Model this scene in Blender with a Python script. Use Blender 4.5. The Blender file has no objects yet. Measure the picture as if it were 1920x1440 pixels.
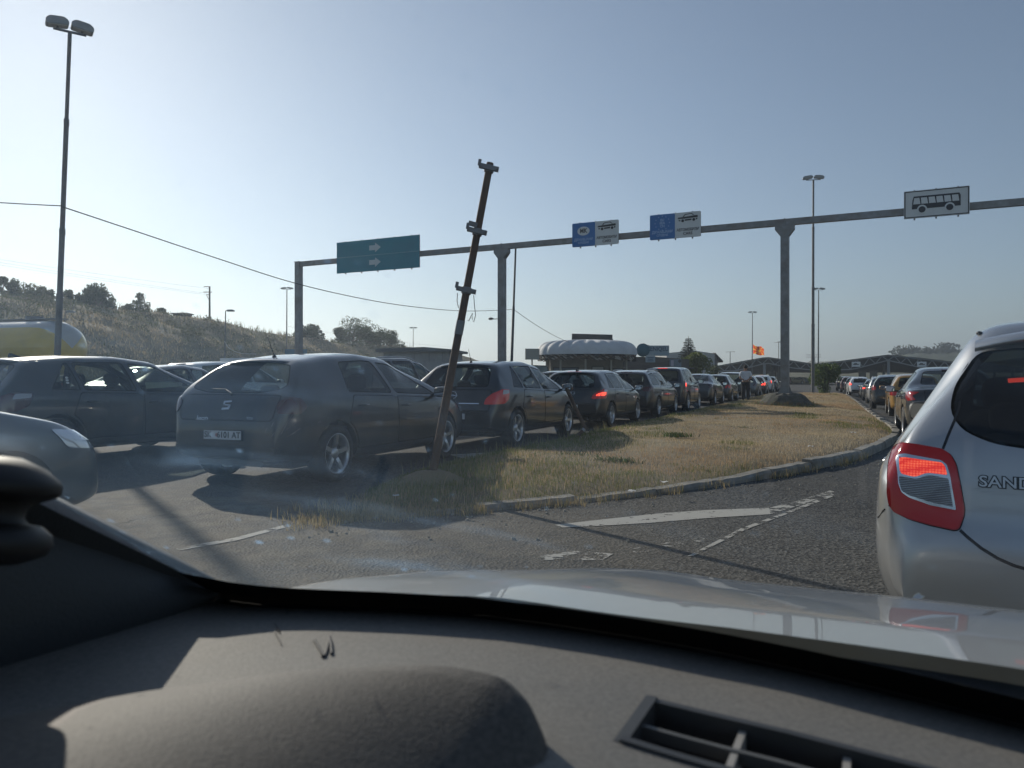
import bpy, bmesh, math, random
import numpy as np
from mathutils import Vector, Matrix
from mathutils.bvhtree import BVHTree
from mathutils.geometry import delaunay_2d_cdt

random.seed(7)
rng = np.random.default_rng(7)
S = bpy.context.scene
COL = S.collection
R = math.radians

# ------------------------------------------------------------------ camera, sky, sun, exposure
F, CX, HY, EYE = 1400.0, 960.0, 708.0, 1.15
ROAD = R(26.0)                       # heading of the road seen from the camera (to the right of +Y)
cd = bpy.data.cameras.new('camera')
cam = bpy.data.objects.new('camera', cd)
COL.objects.link(cam)
cam.location = (0, 0, EYE)
cam.rotation_euler = (R(90), 0, 0)
cd.sensor_width = 36.0
cd.lens = F / 1920 * 36
cd.shift_y = -(720 - HY) / 1920
cd.clip_start = 0.02
cd.clip_end = 6000
cd.dof.use_dof = True
cd.dof.focus_distance = 14.0
cd.dof.aperture_fstop = 10.0
S.camera = cam

HAZE_D = .0006
SUN_EL, SUN_AZ = R(23.5), R(-33.5)   # azimuth measured from +Y towards +X
W = bpy.data.worlds.new('World')
S.world = W
W.use_nodes = True
nt = W.node_tree
sky = nt.nodes.new('ShaderNodeTexSky')
sky.sky_type = 'NISHITA'
sky.sun_disc = False
sky.sun_elevation = SUN_EL
sky.sun_rotation = SUN_AZ
sky.altitude = 200
sky.air_density = 1.0
sky.dust_density = .25
sky.ozone_density = 2.5
bg = nt.nodes['Background']
hs = nt.nodes.new('ShaderNodeHueSaturation'); hs.inputs['Saturation'].default_value = .82
tn = nt.nodes.new('ShaderNodeMix'); tn.data_type = 'RGBA'; tn.blend_type = 'MULTIPLY'; tn.inputs[0].default_value = 1.0; tn.inputs[7].default_value = (.98, 1.0, 1.03, 1)
nt.links.new(sky.outputs[0], hs.inputs['Color']); nt.links.new(hs.outputs[0], tn.inputs[6]); nt.links.new(tn.outputs[2], bg.inputs[0])
bg.inputs[1].default_value = 0.086

ld = bpy.data.lights.new('sun', 'SUN')
ld.energy = 4.3
ld.angle = R(0.55)
ld.color = (1.0, 0.90, 0.77)
sun = bpy.data.objects.new('sun', ld)
COL.objects.link(sun)
sd = Vector((math.sin(SUN_AZ) * math.cos(SUN_EL), math.cos(SUN_AZ) * math.cos(SUN_EL), math.sin(SUN_EL)))
sun.rotation_euler = sd.to_track_quat('Z', 'Y').to_euler()
sun.location = (-20, 30, 30)

S.view_settings.view_transform = 'Standard'
S.view_settings.look = 'None'
S.view_settings.exposure = 0.0
S.view_settings.gamma = 1.0
S.cycles.use_denoising = True
S.cycles.max_bounces = 8
S.cycles.transparent_max_bounces = 24
S.cycles.diffuse_bounces = 3
S.cycles.glossy_bounces = 4
S.cycles.caustics_reflective = False
S.cycles.caustics_refractive = False
S.cycles.sample_clamp_indirect = 6.0

# ------------------------------------------------------------------ placing by what the camera would see
def P(px, py, D):
    return Vector(((px - CX) / F * D, D, EYE + (HY - py) / F * D))
def gz(x, y):
    """the ground falls very slightly ahead, more so under the right-hand lane"""
    s = np.clip(x * .407 + y * .914 - 10, 0, 62); lat = x * .914 - y * .407
    w = np.clip((lat + .6) / 2.6, 0, 1); w = w * w * (3 - 2 * w)
    return -s * (.003 + .010 * w)
def G(px, py, z=0.0):
    D = EYE * F / (py - HY)
    for _ in range(25): D = .5 * D + .5 * (EYE - z - float(gz((px - CX) / F * D, D))) * F / (py - HY)
    x = (px - CX) / F * D
    return Vector((x, D, z + float(gz(x, D))))
def V(*a): return Vector(a)
def C2W(r, f, z):                     # own car frame (right, forward, up) -> world
    return Vector((r * math.cos(ROAD) + f * math.sin(ROAD), -r * math.sin(ROAD) + f * math.cos(ROAD), z))
def PC(px, py, z):                    # pixel + height -> world
    return P(px, py, (EYE - z) * F / (py - HY))

# ------------------------------------------------------------------ materials
MATS = {}
def mat(name, base=(.5, .5, .5), rough=.6, metal=0.0, coat=0.0, coat_rough=.03, spec=.5,
        var=None, scale=8.0, bump=0.0, bscale=None, detail=6.0, emit=None, estr=0.0, rvar=0.0, dirt=None, dscale=3.0, damt=.5):
    if name in MATS: return MATS[name]
    m = bpy.data.materials.new(name); m.use_nodes = True
    t = m.node_tree; N = t.nodes; L = t.links
    b = N['Principled BSDF']
    b.inputs['Base Color'].default_value = (*base, 1)
    b.inputs['Roughness'].default_value = rough
    b.inputs['Metallic'].default_value = metal
    b.inputs['Coat Weight'].default_value = coat
    b.inputs['Coat Roughness'].default_value = coat_rough
    b.inputs['Specular IOR Level'].default_value = spec
    if emit:
        b.inputs['Emission Color'].default_value = (*emit, 1); b.inputs['Emission Strength'].default_value = estr
    tc = N.new('ShaderNodeTexCoord')
    out = None
    if var is not None:
        n = N.new('ShaderNodeTexNoise'); n.inputs['Scale'].default_value = scale; n.inputs['Detail'].default_value = detail
        n.inputs['Roughness'].default_value = .65
        L.new(tc.outputs['Object'], n.inputs['Vector'])
        r = N.new('ShaderNodeValToRGB')
        r.color_ramp.elements[0].position = .32; r.color_ramp.elements[1].position = .68
        r.color_ramp.elements[0].color = (*base, 1); r.color_ramp.elements[1].color = (*var, 1)
        L.new(n.outputs['Fac'], r.inputs[0]); out = r.outputs[0]
        if rvar:
            mr = N.new('ShaderNodeMapRange'); mr.inputs[3].default_value = max(0, rough - rvar); mr.inputs[4].default_value = min(1, rough + rvar)
            L.new(n.outputs['Fac'], mr.inputs[0]); L.new(mr.outputs[0], b.inputs['Roughness'])
    if dirt is not None:
        n = N.new('ShaderNodeTexNoise'); n.inputs['Scale'].default_value = dscale; n.inputs['Detail'].default_value = 9; n.inputs['Roughness'].default_value = .7
        L.new(tc.outputs['Object'], n.inputs['Vector'])
        r = N.new('ShaderNodeValToRGB'); r.color_ramp.elements[0].position = .45; r.color_ramp.elements[1].position = .75
        mm = N.new('ShaderNodeMath'); mm.operation = 'MULTIPLY'; mm.inputs[1].default_value = damt
        L.new(n.outputs['Fac'], r.inputs[0]); L.new(r.outputs[0], mm.inputs[0])
        mx = N.new('ShaderNodeMix'); mx.data_type = 'RGBA'
        L.new(mm.outputs[0], mx.inputs[0])
        if out is not None: L.new(out, mx.inputs[6])
        else: mx.inputs[6].default_value = (*base, 1)
        mx.inputs[7].default_value = (*dirt, 1)
        out = mx.outputs[2]
    if out is not None: L.new(out, b.inputs['Base Color'])
    if bump:
        n = N.new('ShaderNodeTexNoise'); n.inputs['Scale'].default_value = bscale or scale * 4; n.inputs['Detail'].default_value = 4
        L.new(tc.outputs['Object'], n.inputs['Vector'])
        bp = N.new('ShaderNodeBump'); bp.inputs['Strength'].default_value = bump; bp.inputs['Distance'].default_value = .01
        L.new(n.outputs['Fac'], bp.inputs['Height']); L.new(bp.outputs[0], b.inputs['Normal'])
    MATS[name] = m
    return m

def fresnel(N, L, ior):
    """the same reflectance from either side of a thin pane"""
    ge = N.new('ShaderNodeNewGeometry'); mr = N.new('ShaderNodeMapRange'); mr.inputs[3].default_value = ior; mr.inputs[4].default_value = 1 / ior
    L.new(ge.outputs['Backfacing'], mr.inputs[0]); fr = N.new('ShaderNodeFresnel'); L.new(mr.outputs[0], fr.inputs[0]); return fr
def glass_mat(name, tint, ior=1.5, rough=0.0):
    if name in MATS: return MATS[name]
    m = bpy.data.materials.new(name); m.use_nodes = True
    t = m.node_tree; N = t.nodes; L = t.links
    N.remove(N['Principled BSDF'])
    tr = N.new('ShaderNodeBsdfTransparent'); tr.inputs[0].default_value = (*tint, 1)
    gl = N.new('ShaderNodeBsdfGlossy'); gl.inputs['Roughness'].default_value = rough
    fr = fresnel(N, L, ior)
    mx = N.new('ShaderNodeMixShader')
    L.new(fr.outputs[0], mx.inputs[0]); L.new(tr.outputs[0], mx.inputs[1]); L.new(gl.outputs[0], mx.inputs[2])
    L.new(mx.outputs[0], N['Material Output'].inputs[0])
    MATS[name] = m
    return m

def paint(name, base, metal=.0, rough=.35, flake=0.0, dirt=(.16, .14, .11), damt=.25):
    return mat(name, base, rough=rough, metal=metal, coat=1.0, coat_rough=.04, dirt=dirt, dscale=2.3, damt=damt)

GLASS = glass_mat('car_glass', (.62, .68, .66), 1.52)
GLASS_DARK = glass_mat('tinted_car_glass', (.16, .18, .18), 1.52)
RUBBER = mat('tyre_rubber', (.018, .018, .019), .75, bump=.2, bscale=60, dirt=(.10, .09, .075), dscale=6, damt=.6)
BLACKP = mat('black_plastic', (.017, .018, .02), .5, bump=.15, bscale=300, dirt=(.07, .065, .06), damt=.4)
GLOSSB = mat('gloss_black', (.008, .008, .009), .12)
DARKIN = mat('dark_interior', (.022, .022, .024), .8)
SEATM = mat('seat_fabric', (.035, .035, .04), .9)
ALLOY = mat('alloy_wheel', (.62, .63, .65), .3, metal=.8, dirt=(.10, .09, .08), dscale=9, damt=.45)
STEELG = mat('wheel_trim_grey', (.35, .36, .37), .4, metal=.5, dirt=(.08, .07, .06), dscale=9, damt=.5)
DISC = mat('brake_disc', (.03, .03, .032), .6)
CHROME = mat('chrome', (.75, .76, .78), .12, metal=1.0)
MIRROR = mat('mirror_glass', (.85, .87, .88), .02, metal=1.0)
TAIL = mat('tail_light_red', (.30, .012, .012), .12, coat=1.0, emit=(1, .05, .03), estr=.06)
TAILDIM = mat('tail_light_dull', (.07, .008, .010), .12, coat=1.0)
TAILON = mat('tail_light_lit', (.5, .01, .01), .2, emit=(1.0, .07, .04), estr=2.2)
LAMPW = mat('headlight_lens', (.75, .77, .8), .05, metal=.6, coat=1.0)
LAMPSM = mat('smoked_lens', (.05, .048, .05), .1, coat=1.0)
PLATEW = mat('plate_white', (.72, .73, .74), .45)
INK = mat('plate_ink', (.012, .012, .014), .5)

# ------------------------------------------------------------------ mesh building
class MB:
    def __init__(self): self.v = []; self.f = []; self.m = []; self.sm = []
    def add(self, vs, fs, m=0, smooth=False):
        o = len(self.v); self.v += [tuple(v) for v in vs]
        for f in fs: self.f.append([i + o for i in f]); self.m.append(m); self.sm.append(smooth)
    def box(self, c, s, M=None, m=0, taper=1.0):
        x, y, z = s[0] / 2, s[1] / 2, s[2] / 2
        vs = [Vector((sx * x * (taper if sz > 0 else 1), sy * y * (taper if sz > 0 else 1), sz * z)) for sz in (-1, 1) for sy in (-1, 1) for sx in (-1, 1)]
        if M is not None: vs = [M @ v for v in vs]
        vs = [v + Vector(c) for v in vs]
        self.add(vs, [(0, 2, 3, 1), (4, 5, 7, 6), (0, 1, 5, 4), (2, 6, 7, 3), (0, 4, 6, 2), (1, 3, 7, 5)], m)
    def bar(self, a, b, w, h=None, m=0, up=(0, 0, 1)):
        a, b = Vector(a), Vector(b); h = h or w
        d = (b - a).normalized(); u = Vector(up)
        if abs(d.dot(u)) > .98: u = Vector((1, 0, 0))
        s = d.cross(u).normalized(); t = s.cross(d).normalized()
        vs = [p + s * (i * w / 2) + t * (j * h / 2) for p in (a, b) for i, j in ((-1, -1), (1, -1), (1, 1), (-1, 1))]
        self.add(vs, [(0, 1, 2, 3), (7, 6, 5, 4), (0, 4, 5, 1), (1, 5, 6, 2), (2, 6, 7, 3), (3, 7, 4, 0)], m)
    def tube(self, pts, r, n=10, m=0, cap=True, smooth=True):
        pts = [Vector(p) for p in pts]; k = len(pts)
        rs = r if hasattr(r, '__len__') else [r] * k
        vs = []; u = None
        for i, p in enumerate(pts):
            d = (pts[min(i + 1, k - 1)] - pts[max(i - 1, 0)]).normalized()
            if u is None:
                u = d.cross(Vector((0, 0, 1)) if abs(d.z) < .9 else Vector((1, 0, 0))).normalized()
            u = (u - d * u.dot(d)).normalized(); w = d.cross(u)
            for j in range(n):
                a = 2 * math.pi * j / n
                vs.append(p + u * (math.cos(a) * rs[i]) + w * (math.sin(a) * rs[i]))
        fs = [(i * n + j, i * n + (j + 1) % n, (i + 1) * n + (j + 1) % n, (i + 1) * n + j) for i in range(k - 1) for j in range(n)]
        self.add(vs, fs, m, smooth)
        if cap:
            self.add(vs[:n], [tuple(reversed(range(n)))], m); self.add(vs[-n:], [tuple(range(n))], m)
    def lathe(self, prof, n=32, M=None, m=0, axis='Z', smooth=True, close=False):
        # prof: (radius, height)
        vs = []
        for r, h in prof:
            for j in range(n):
                a = 2 * math.pi * j / n
                p = Vector((r * math.cos(a), r * math.sin(a), h))
                if axis == 'X': p = Vector((h, r * math.cos(a), r * math.sin(a)))
                if axis == 'Y': p = Vector((r * math.sin(a), h, r * math.cos(a)))
                vs.append(M @ p if M is not None else p)
        k = len(prof)
        rngk = range(k) if close else range(k - 1)
        fs = [(i * n + j, i * n + (j + 1) % n, ((i + 1) % k) * n + (j + 1) % n, ((i + 1) % k) * n + j) for i in rngk for j in range(n)]
        self.add(vs, fs, m, smooth)
    def prism(self, poly, h0, h1, fn, m=0):
        # poly 2D points, fn(u,v,h)->Vector
        n = len(poly)
        vs = [fn(u, v, h0) for u, v in poly] + [fn(u, v, h1) for u, v in poly]
        self.add(vs, [tuple(range(n - 1, -1, -1)), tuple(range(n, 2 * n))] + [(i, (i + 1) % n, n + (i + 1) % n, n + i) for i in range(n)], m)
    def grid(self, rows, m=0, smooth=True):
        k = len(rows); n = len(rows[0])
        self.add([p for r in rows for p in r], [(i * n + j, i * n + j + 1, (i + 1) * n + j + 1, (i + 1) * n + j) for i in range(k - 1) for j in range(n - 1)], m, smooth)
    def blob(self, c, s, n=12, k=8, M=None, m=0, p=1.0):
        vs = []; fs = []
        for i in range(k + 1):
            t = math.pi * i / k - math.pi / 2
            for j in range(n):
                a = 2 * math.pi * j / n
                f = lambda q: math.copysign(abs(q) ** p, q)
                v = Vector((f(math.cos(t)) * f(math.cos(a)) * s[0], f(math.cos(t)) * f(math.sin(a)) * s[1], f(math.sin(t)) * s[2]))
                if M is not None: v = M @ v
                vs.append(v + Vector(c))
        for i in range(k):
            for j in range(n): fs.append((i * n + j, i * n + (j + 1) % n, (i + 1) * n + (j + 1) % n, (i + 1) * n + j))
        self.add(vs, fs, m, True)
    def mesh(self, name, mats):
        me = bpy.data.meshes.new(name)
        me.from_pydata(self.v, [], self.f)
        for mm in (mats if isinstance(mats, (list, tuple)) else [mats]): me.materials.append(mm)
        me.polygons.foreach_set('material_index', self.m)
        me.polygons.foreach_set('use_smooth', self.sm)
        me.validate(); me.update()
        return me
    def build(self, name, mats, parent=None, loc=None, rot=None):
        return link(name, self.mesh(name, mats), parent, loc, rot)

def link(name, me, parent=None, loc=None, rot=None):
    o = bpy.data.objects.new(name, me); COL.objects.link(o)
    if parent is not None: o.parent = parent
    if loc is not None: o.location = loc
    if rot is not None: o.rotation_euler = rot
    return o
def tag(o, label=None, cat=None, group=None, kind=None):
    if label: o['label'] = label
    if cat: o['category'] = cat
    if group: o['group'] = group
    if kind: o['kind'] = kind
    return o
def thing(name, label, cat, loc=(0, 0, 0), rz=0.0, group=None):
    o = bpy.data.objects.new(name, None); COL.objects.link(o)
    o.empty_display_size = .2
    o.location = loc; o.rotation_euler = (0, 0, rz)
    return tag(o, label, cat, group)
def copy_tree(o, parent=None):
    c = o.copy(); COL.objects.link(c)
    if parent is not None: c.parent = parent
    for ch in list(o.children): copy_tree(ch, c)
    return c
def eval_mesh(o):
    dg = bpy.context.evaluated_depsgraph_get(); dg.update()
    return bpy.data.meshes.new_from_object(o.evaluated_get(dg), preserve_all_data_layers=False, depsgraph=dg)
def text_mesh(s, size, m, extrude=.002, align='CENTER', name='lettering', bold=0.0):
    c = bpy.data.curves.new('txt', 'FONT'); c.body = s; c.size = size; c.extrude = extrude; c.align_x = align; c.align_y = 'CENTER'
    c.resolution_u = 3; c.offset = bold
    o = bpy.data.objects.new('txt', c); COL.objects.link(o)
    me = eval_mesh(o); bpy.data.objects.remove(o); bpy.data.curves.remove(c)
    me.name = name; me.materials.clear(); me.materials.append(m)
    return me
def round_poly(pts, r, n=4):
    out = []; k = len(pts)
    for i in range(k):
        p = Vector(pts[i]); a = Vector(pts[i - 1]); b = Vector(pts[(i + 1) % k])
        la, lb = (a - p).length, (b - p).length
        rr = min(r, la * .45, lb * .45)
        p0 = p + (a - p).normalized() * rr; p1 = p + (b - p).normalized() * rr
        for j in range(n + 1):
            t = j / n
            out.append(tuple(p0 * (1 - t) ** 2 + p * 2 * t * (1 - t) + p1 * t * t))
    return out
def smooth_mesh(me, angle=35):
    bm = bmesh.new(); bm.from_mesh(me)
    for f in bm.faces: f.smooth = True
    for e in bm.edges: e.smooth = not (len(e.link_faces) == 2 and e.calc_face_angle(0) > R(angle))
    bm.to_mesh(me); bm.free()
    return me
# ------------------------------------------------------------------ car builder
def gsm(a, s):
    k = int(3 * s) + 1
    w = np.exp(-.5 * (np.arange(-k, k + 1) / max(s, 1e-6)) ** 2); w /= w.sum()
    a = np.asarray(a, float)
    p = np.concatenate([2 * a[0] - a[k:0:-1], a, 2 * a[-1] - a[-2:-k - 2:-1]])
    return np.convolve(p, w, 'valid')
def curve_fn(pts, s=.06):
    pts = np.array(pts, float)
    y = np.linspace(pts[0, 0], pts[-1, 0], 400)
    z = gsm(np.interp(y, pts[:, 0], pts[:, 1]), s / (y[1] - y[0]))
    return lambda q: np.interp(q, y, z)

class Form:
    """outer skin of one kind of car, y forward, x right, z up, ground at z = 0"""
    def __init__(s, sp):
        s.sp = sp; s.L, s.W, s.H = sp['L'], sp['W'], sp['H']
        top = np.array(sp['top'], float)
        d = np.concatenate([[0], np.cumsum(np.hypot(*np.diff(top, axis=0).T))])
        u = np.linspace(0, d[-1], 700)
        ty = gsm(np.interp(u, d, top[:, 0]), sp.get('sm', .045) / (u[1] - u[0])); tz = gsm(np.interp(u, d, top[:, 1]), sp.get('sm', .045) / (u[1] - u[0]))
        ty = np.maximum.accumulate(ty + np.arange(700) * 1e-6)
        s.ty, s.tz = ty, tz
        h = s.L / 2
        s.belt = curve_fn(sp['belt'], .1)
        s.bot = curve_fn(sp.get('bot', [(-h, .32), (-h + .35, .24), (-.9, .2), (.9, .2), (h - .4, .2), (h, .24)]), .06)
        s.plan = curve_fn(sp.get('plan', [(-h, .80), (-h + .06, .88), (-h + .25, .955), (-.9, 1), (.9, 1), (h - .55, .955), (h - .2, .86), (h - .06, .74), (h, .60)]), .05)
        s.roof = curve_fn(sp.get('roofw', [(-h, sp['hr'] * .97), (-.8, sp['hr']), (.6, sp['hr'] * .98), (h, sp['hr'] * .9)]), .1)
    def zt(s, y): return float(np.interp(y, s.ty, s.tz))
    def section(s, y, zt, ins=0.0, zb=None):
        hw = s.W / 2 * float(s.plan(y)) - ins
        zb = float(s.bot(y)) if zb is None else zb
        zt = zt - ins
        zs = min(float(s.belt(y)) - (.01 if ins else 0), zt - .05)
        zs = max(zs, zb + .08)
        k = min(1, max(0, (zt - zs - .06) / (s.H - float(s.belt(0)) - .12))); k = k * k * (3 - 2 * k)
        hr = float(s.roof(y)) - ins
        ye = (hw * .90) * (1 - k) + min(hr, hw * .9) * k
        ze = max(zs + .02, zt - (.03 + .035 * k))
        tuck = s.sp.get('tuck', .955)
        bulge = s.sp.get('bulge', 0.0)
        c = [(0, zb), (.8 * hw, zb), (tuck * hw, zb + .05), (hw * (.99 + bulge * .3), zb + .3 * (zs - zb)), (hw, zb + .55 * (zs - zb)), (.985 * hw, zs - .05), (.95 * hw, zs), (.5 * (.955 * hw + ye) + s.sp.get('swell', .012) * k, .5 * (zs + ze)), (ye, ze), (ye * .82, zt - .018 * (.4 + .6 * k)), (ye * .45, zt - .004), (0, zt)]
        cnt = [5, 3, 4, 4, 4, 3, 4, 4, 4, 4, 4]
        pts = []
        for i, n in enumerate(cnt):
            for j in range(n):
                t = j / n
                pts.append((c[i][0] * (1 - t) + c[i + 1][0] * t, c[i][1] * (1 - t) + c[i + 1][1] * t))
        pts.append(c[-1])
        p = np.array(pts)
        full = np.concatenate([p, p[-2:0:-1] * [-1, 1]])
        w = [.06, .24, .4, .24, .06]
        sm = sum(np.roll(full, q - 2, axis=0) * w[q] for q in range(5))
        return sm, zs, ze, ye
    def stations(s, n, y0=None, y1=None):
        d = np.concatenate([[0], np.cumsum(np.hypot(np.diff(s.ty), np.diff(s.tz) * .9))])
        u = np.linspace(0, d[-1], n)
        ys, zs = np.interp(u, d, s.ty), np.interp(u, d, s.tz)
        if y0 is not None:
            k = (ys > y0) & (ys < y1); ys, zs = ys[k], zs[k]
        return ys, zs
    def loft(s, n=110, ins=0.0, y0=None, y1=None, zb=None, m=0):
        b = MB(); ys, zs = s.stations(n, y0, y1); rows = []
        for y, z in zip(ys, zs):
            sec, *_ = s.section(y, z, ins, zb)
            rows.append([Vector((p[0], y, p[1])) for p in sec])
        k = len(rows[0]); N = len(rows)
        b.add([p for r in rows for p in r], [(i * k + j, i * k + (j + 1) % k, (i + 1) * k + (j + 1) % k, (i + 1) * k + j) for i in range(N - 1) for j in range(k)], m, True)
        b.f.append(list(range(k))[::-1]); b.m.append(m); b.sm.append(True)
        b.f.append(list(range((N - 1) * k, N * k))); b.m.append(m); b.sm.append(True)
        # orient outward
        return b
    def roof_edge(s, y):
        _, zs, ze, ye = s.section(y, s.zt(y)); return zs, ze, ye

def fix_normals(me):
    bm = bmesh.new(); bm.from_mesh(me); bmesh.ops.recalc_face_normals(bm, faces=bm.faces); bm.to_mesh(me); bm.free()

def boolean(me, cut):
    a = bpy.data.objects.new('a', me); c = bpy.data.objects.new('c', cut); COL.objects.link(a); COL.objects.link(c)
    md = a.modifiers.new('b', 'BOOLEAN'); md.operation = 'DIFFERENCE'; md.object = c; md.solver = 'EXACT'; md.material_mode = 'TRANSFER'
    out = eval_mesh(a)
    bpy.data.objects.remove(a); bpy.data.objects.remove(c)
    return out

class Skin:
    def __init__(s, me):
        me.calc_loop_triangles()
        co = np.empty(len(me.vertices) * 3, 'f'); me.vertices.foreach_get('co', co); s.co = co.reshape(-1, 3)
        no = np.empty(len(me.vertices) * 3, 'f'); me.vertices.foreach_get('normal', no); s.no = no.reshape(-1, 3)
        tr = np.empty(len(me.loop_triangles) * 3, 'i'); me.loop_triangles.foreach_get('vertices', tr); s.tr = tr.reshape(-1, 3)
        s.bvh = BVHTree.FromPolygons(s.co.tolist(), s.tr.tolist())
    def nrm(s, p, i):
        a, b, c = (s.co[k] for k in s.tr[i]); p = np.array(p)
        v0, v1, v2 = b - a, c - a, p - a
        d00, d01, d11, d20, d21 = v0 @ v0, v0 @ v1, v1 @ v1, v2 @ v0, v2 @ v1
        den = d00 * d11 - d01 * d01
        if abs(den) < 1e-14: return Vector(s.no[s.tr[i][0]]).normalized()
        v = min(1, max(0, (d11 * d20 - d01 * d21) / den)); w = min(1, max(0, (d00 * d21 - d01 * d20) / den)); u = max(0, 1 - v - w)
        n = s.no[s.tr[i][0]] * u + s.no[s.tr[i][1]] * v + s.no[s.tr[i][2]] * w
        return Vector(n).normalized()
    def cast(s, o, d):
        h, n, i, _ = s.bvh.ray_cast(o, d)
        if h is None:
            h, n, i, _ = s.bvh.find_nearest(o + d * 1.0)
        return h, s.nrm(h, i)

def pip(p, poly):
    x, y = p; c = False; j = len(poly) - 1
    for i in range(len(poly)):
        xi, yi = poly[i]; xj, yj = poly[j]
        if (yi > y) != (yj > y) and x < (xj - xi) * (y - yi) / (yj - yi) + xi: c = not c
        j = i
    return c

def patch(skin, poly, ray, name, mats, parent, off=.004, depth=.012, step=.06, border=0.0, flip=False):
    """a panel cut to outline poly (2D), laid on the skin: ray(u,v) -> origin, direction"""
    bp = []
    k = len(poly)
    for i in range(k):
        a, b = Vector(poly[i]), Vector(poly[(i + 1) % k]); n = max(1, int((b - a).length / step))
        bp += [tuple(a + (b - a) * j / n) for j in range(n)]
    nb = len(bp)
    us = [p[0] for p in bp]; vs_ = [p[1] for p in bp]
    ins = []
    u = min(us) + step / 2
    while u < max(us):
        v = min(vs_) + step / 2
        while v < max(vs_):
            if pip((u, v), bp) and min((u - q[0]) ** 2 + (v - q[1]) ** 2 for q in bp) > (step * .45) ** 2: ins.append((u, v))
            v += step
        u += step
    r = delaunay_2d_cdt([Vector(p) for p in bp + ins], [(i, (i + 1) % nb) for i in range(nb)], [], 1, 1e-6)
    pv, pf = r[0], r[2]
    hit = []; nor = []
    for p in pv:
        o, d = ray(p.x, p.y); h, n = skin.cast(o, d)
        hit.append(h); nor.append(n)
    o0, d0 = ray(pv[0].x, pv[0].y)
    b = MB(); custom = []
    P1 = [h + n * off for h, n in zip(hit, nor)]
    fs = []
    for f in pf:
        f = list(f)
        nn = (P1[f[1]] - P1[f[0]]).cross(P1[f[2]] - P1[f[0]])
        if nn.dot(d0) > 0: f.reverse()
        fs.append(f)
    b.add(P1, fs, 0, True); custom += nor
    # rim: outline edges of the triangulation
    ec = {}
    for f in fs:
        for i in range(len(f)):
            e = (f[i], f[(i + 1) % len(f)]); ec[e] = 1
    rim = [e for e in ec if (e[1], e[0]) not in ec]
    if depth:
        for a, c in rim:
            q = [P1[a], P1[c], hit[c] - nor[c] * (depth - off), hit[a] - nor[a] * (depth - off)]
            b.add(q, [(3, 2, 1, 0)], min(1, len(mats) - 1)); custom += [None] * 4
    if border:
        cen = {}
        for a, c in rim:
            for i in (a, c): cen.setdefault(i, []).append((a, c))
        outn = {}
        for i, es in cen.items():
            o = Vector((0, 0, 0))
            for a, c in es:
                t = (P1[c] - P1[a]).normalized(); o += t.cross(nor[i])
            outn[i] = o.normalized() if o.length > 1e-6 else Vector((0, 0, 1))
        for a, c in rim:
            q = [P1[i] + nor[i] * .0015 + outn[i] * s_ for s_ in (-border * .5, border * .5) for i in (a, c)]
            for kq in (2, 3): 
                i = (a, c)[kq - 2]; q[kq] = q[kq] - nor[i] * (off + .003)
            b.add(q, [(0, 1, 3, 2)], 1); custom += [nor[a], nor[c], nor[a], nor[c]]
    me = b.mesh(name, mats)
    if len(me.vertices) == len(custom):
        me.normals_split_custom_set_from_vertices([n if n is not None else (0, 0, 0) for n in custom])
    return link(name, me, parent)

_wheels = {}
def wheel_meshes(Rw, wd, style):
    key = (Rw, wd, style)
    if key in _wheels: return _wheels[key]
    rr = Rw * (.70 if style != 'steel' else .66)
    t = MB(); h = wd / 2
    t.lathe([(rr, -h * .9), (rr + .02, -h), (Rw - .035, -h * 1.02), (Rw - .008, -h * .86), (Rw, -h * .6), (Rw, h * .6), (Rw - .008, h * .86), (Rw - .035, h * 1.02), (rr + .02, h), (rr, h * .9)], 44, axis='X')
    for x in (-.45, 0, .45):
        t.lathe([(Rw + .0005, h * x - .006), (Rw + .0015, h * x), (Rw + .0005, h * x + .006)], 44, axis='X')
    tm = t.mesh('wheel', [RUBBER])
    r = MB()
    r.lathe([(rr + .002, -h * .9), (rr - .015, -h * .8), (rr - .02, h * .55), (rr - .012, h * .86), (rr + .004, h * .93), (rr - .002, h * .78)], 44, axis='X')
    r.lathe([(rr - .02, -.02), (.0, -.02)], 32, axis='X', m=1)
    r.lathe([(rr * .62, .0), (rr * .62, -.015)], 32, axis='X', m=1)
    n = {'five': 5, 'six': 6, 'ten': 10, 'twin': 5, 'steel': 7}[style]
    for i in range(n):
        for q in ((0,) if style != 'twin' else (-.16, .16)):
            a = 2 * math.pi * i / n + q
            w0, w1 = {'five': (.05, .042), 'six': (.04, .03), 'ten': (.022, .02), 'twin': (.026, .024), 'steel': (.06, .10)}[style]
            e, tn = Vector((0, math.cos(a), math.sin(a))), Vector((0, -math.sin(a), math.cos(a)))
            xs = [(h * .55, .045), (h * .72, rr * .5), (h * .78, rr - .008)]
            vs = []
            for k, (x, rad) in enumerate(xs):
                ww = w0 + (w1 - w0) * k / 2
                for s_ in (-1, 1):
                    vs.append(e * rad + tn * (s_ * ww / 2) + Vector((x, 0, 0)))
                for s_ in (1, -1):
                    vs.append(e * rad + tn * (s_ * ww / 2 * 1.25) + Vector((x - .03, 0, 0)))
            r.add(vs, [(k * 4 + j, k * 4 + (j + 1) % 4, (k + 1) * 4 + (j + 1) % 4, (k + 1) * 4 + j) for k in range(2) for j in range(4)] + [(8, 9, 10, 11)], 0)
    r.lathe([(.07, h * .3), (.062, h * .62), (.045, h * .7), (0, h * .7)], 20, axis='X')
    rm = r.mesh('rim', [ALLOY if style != 'steel' else STEELG, DISC])
    fix_normals(tm); fix_normals(rm)
    _wheels[key] = (tm, rm)
    return tm, rm

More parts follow.
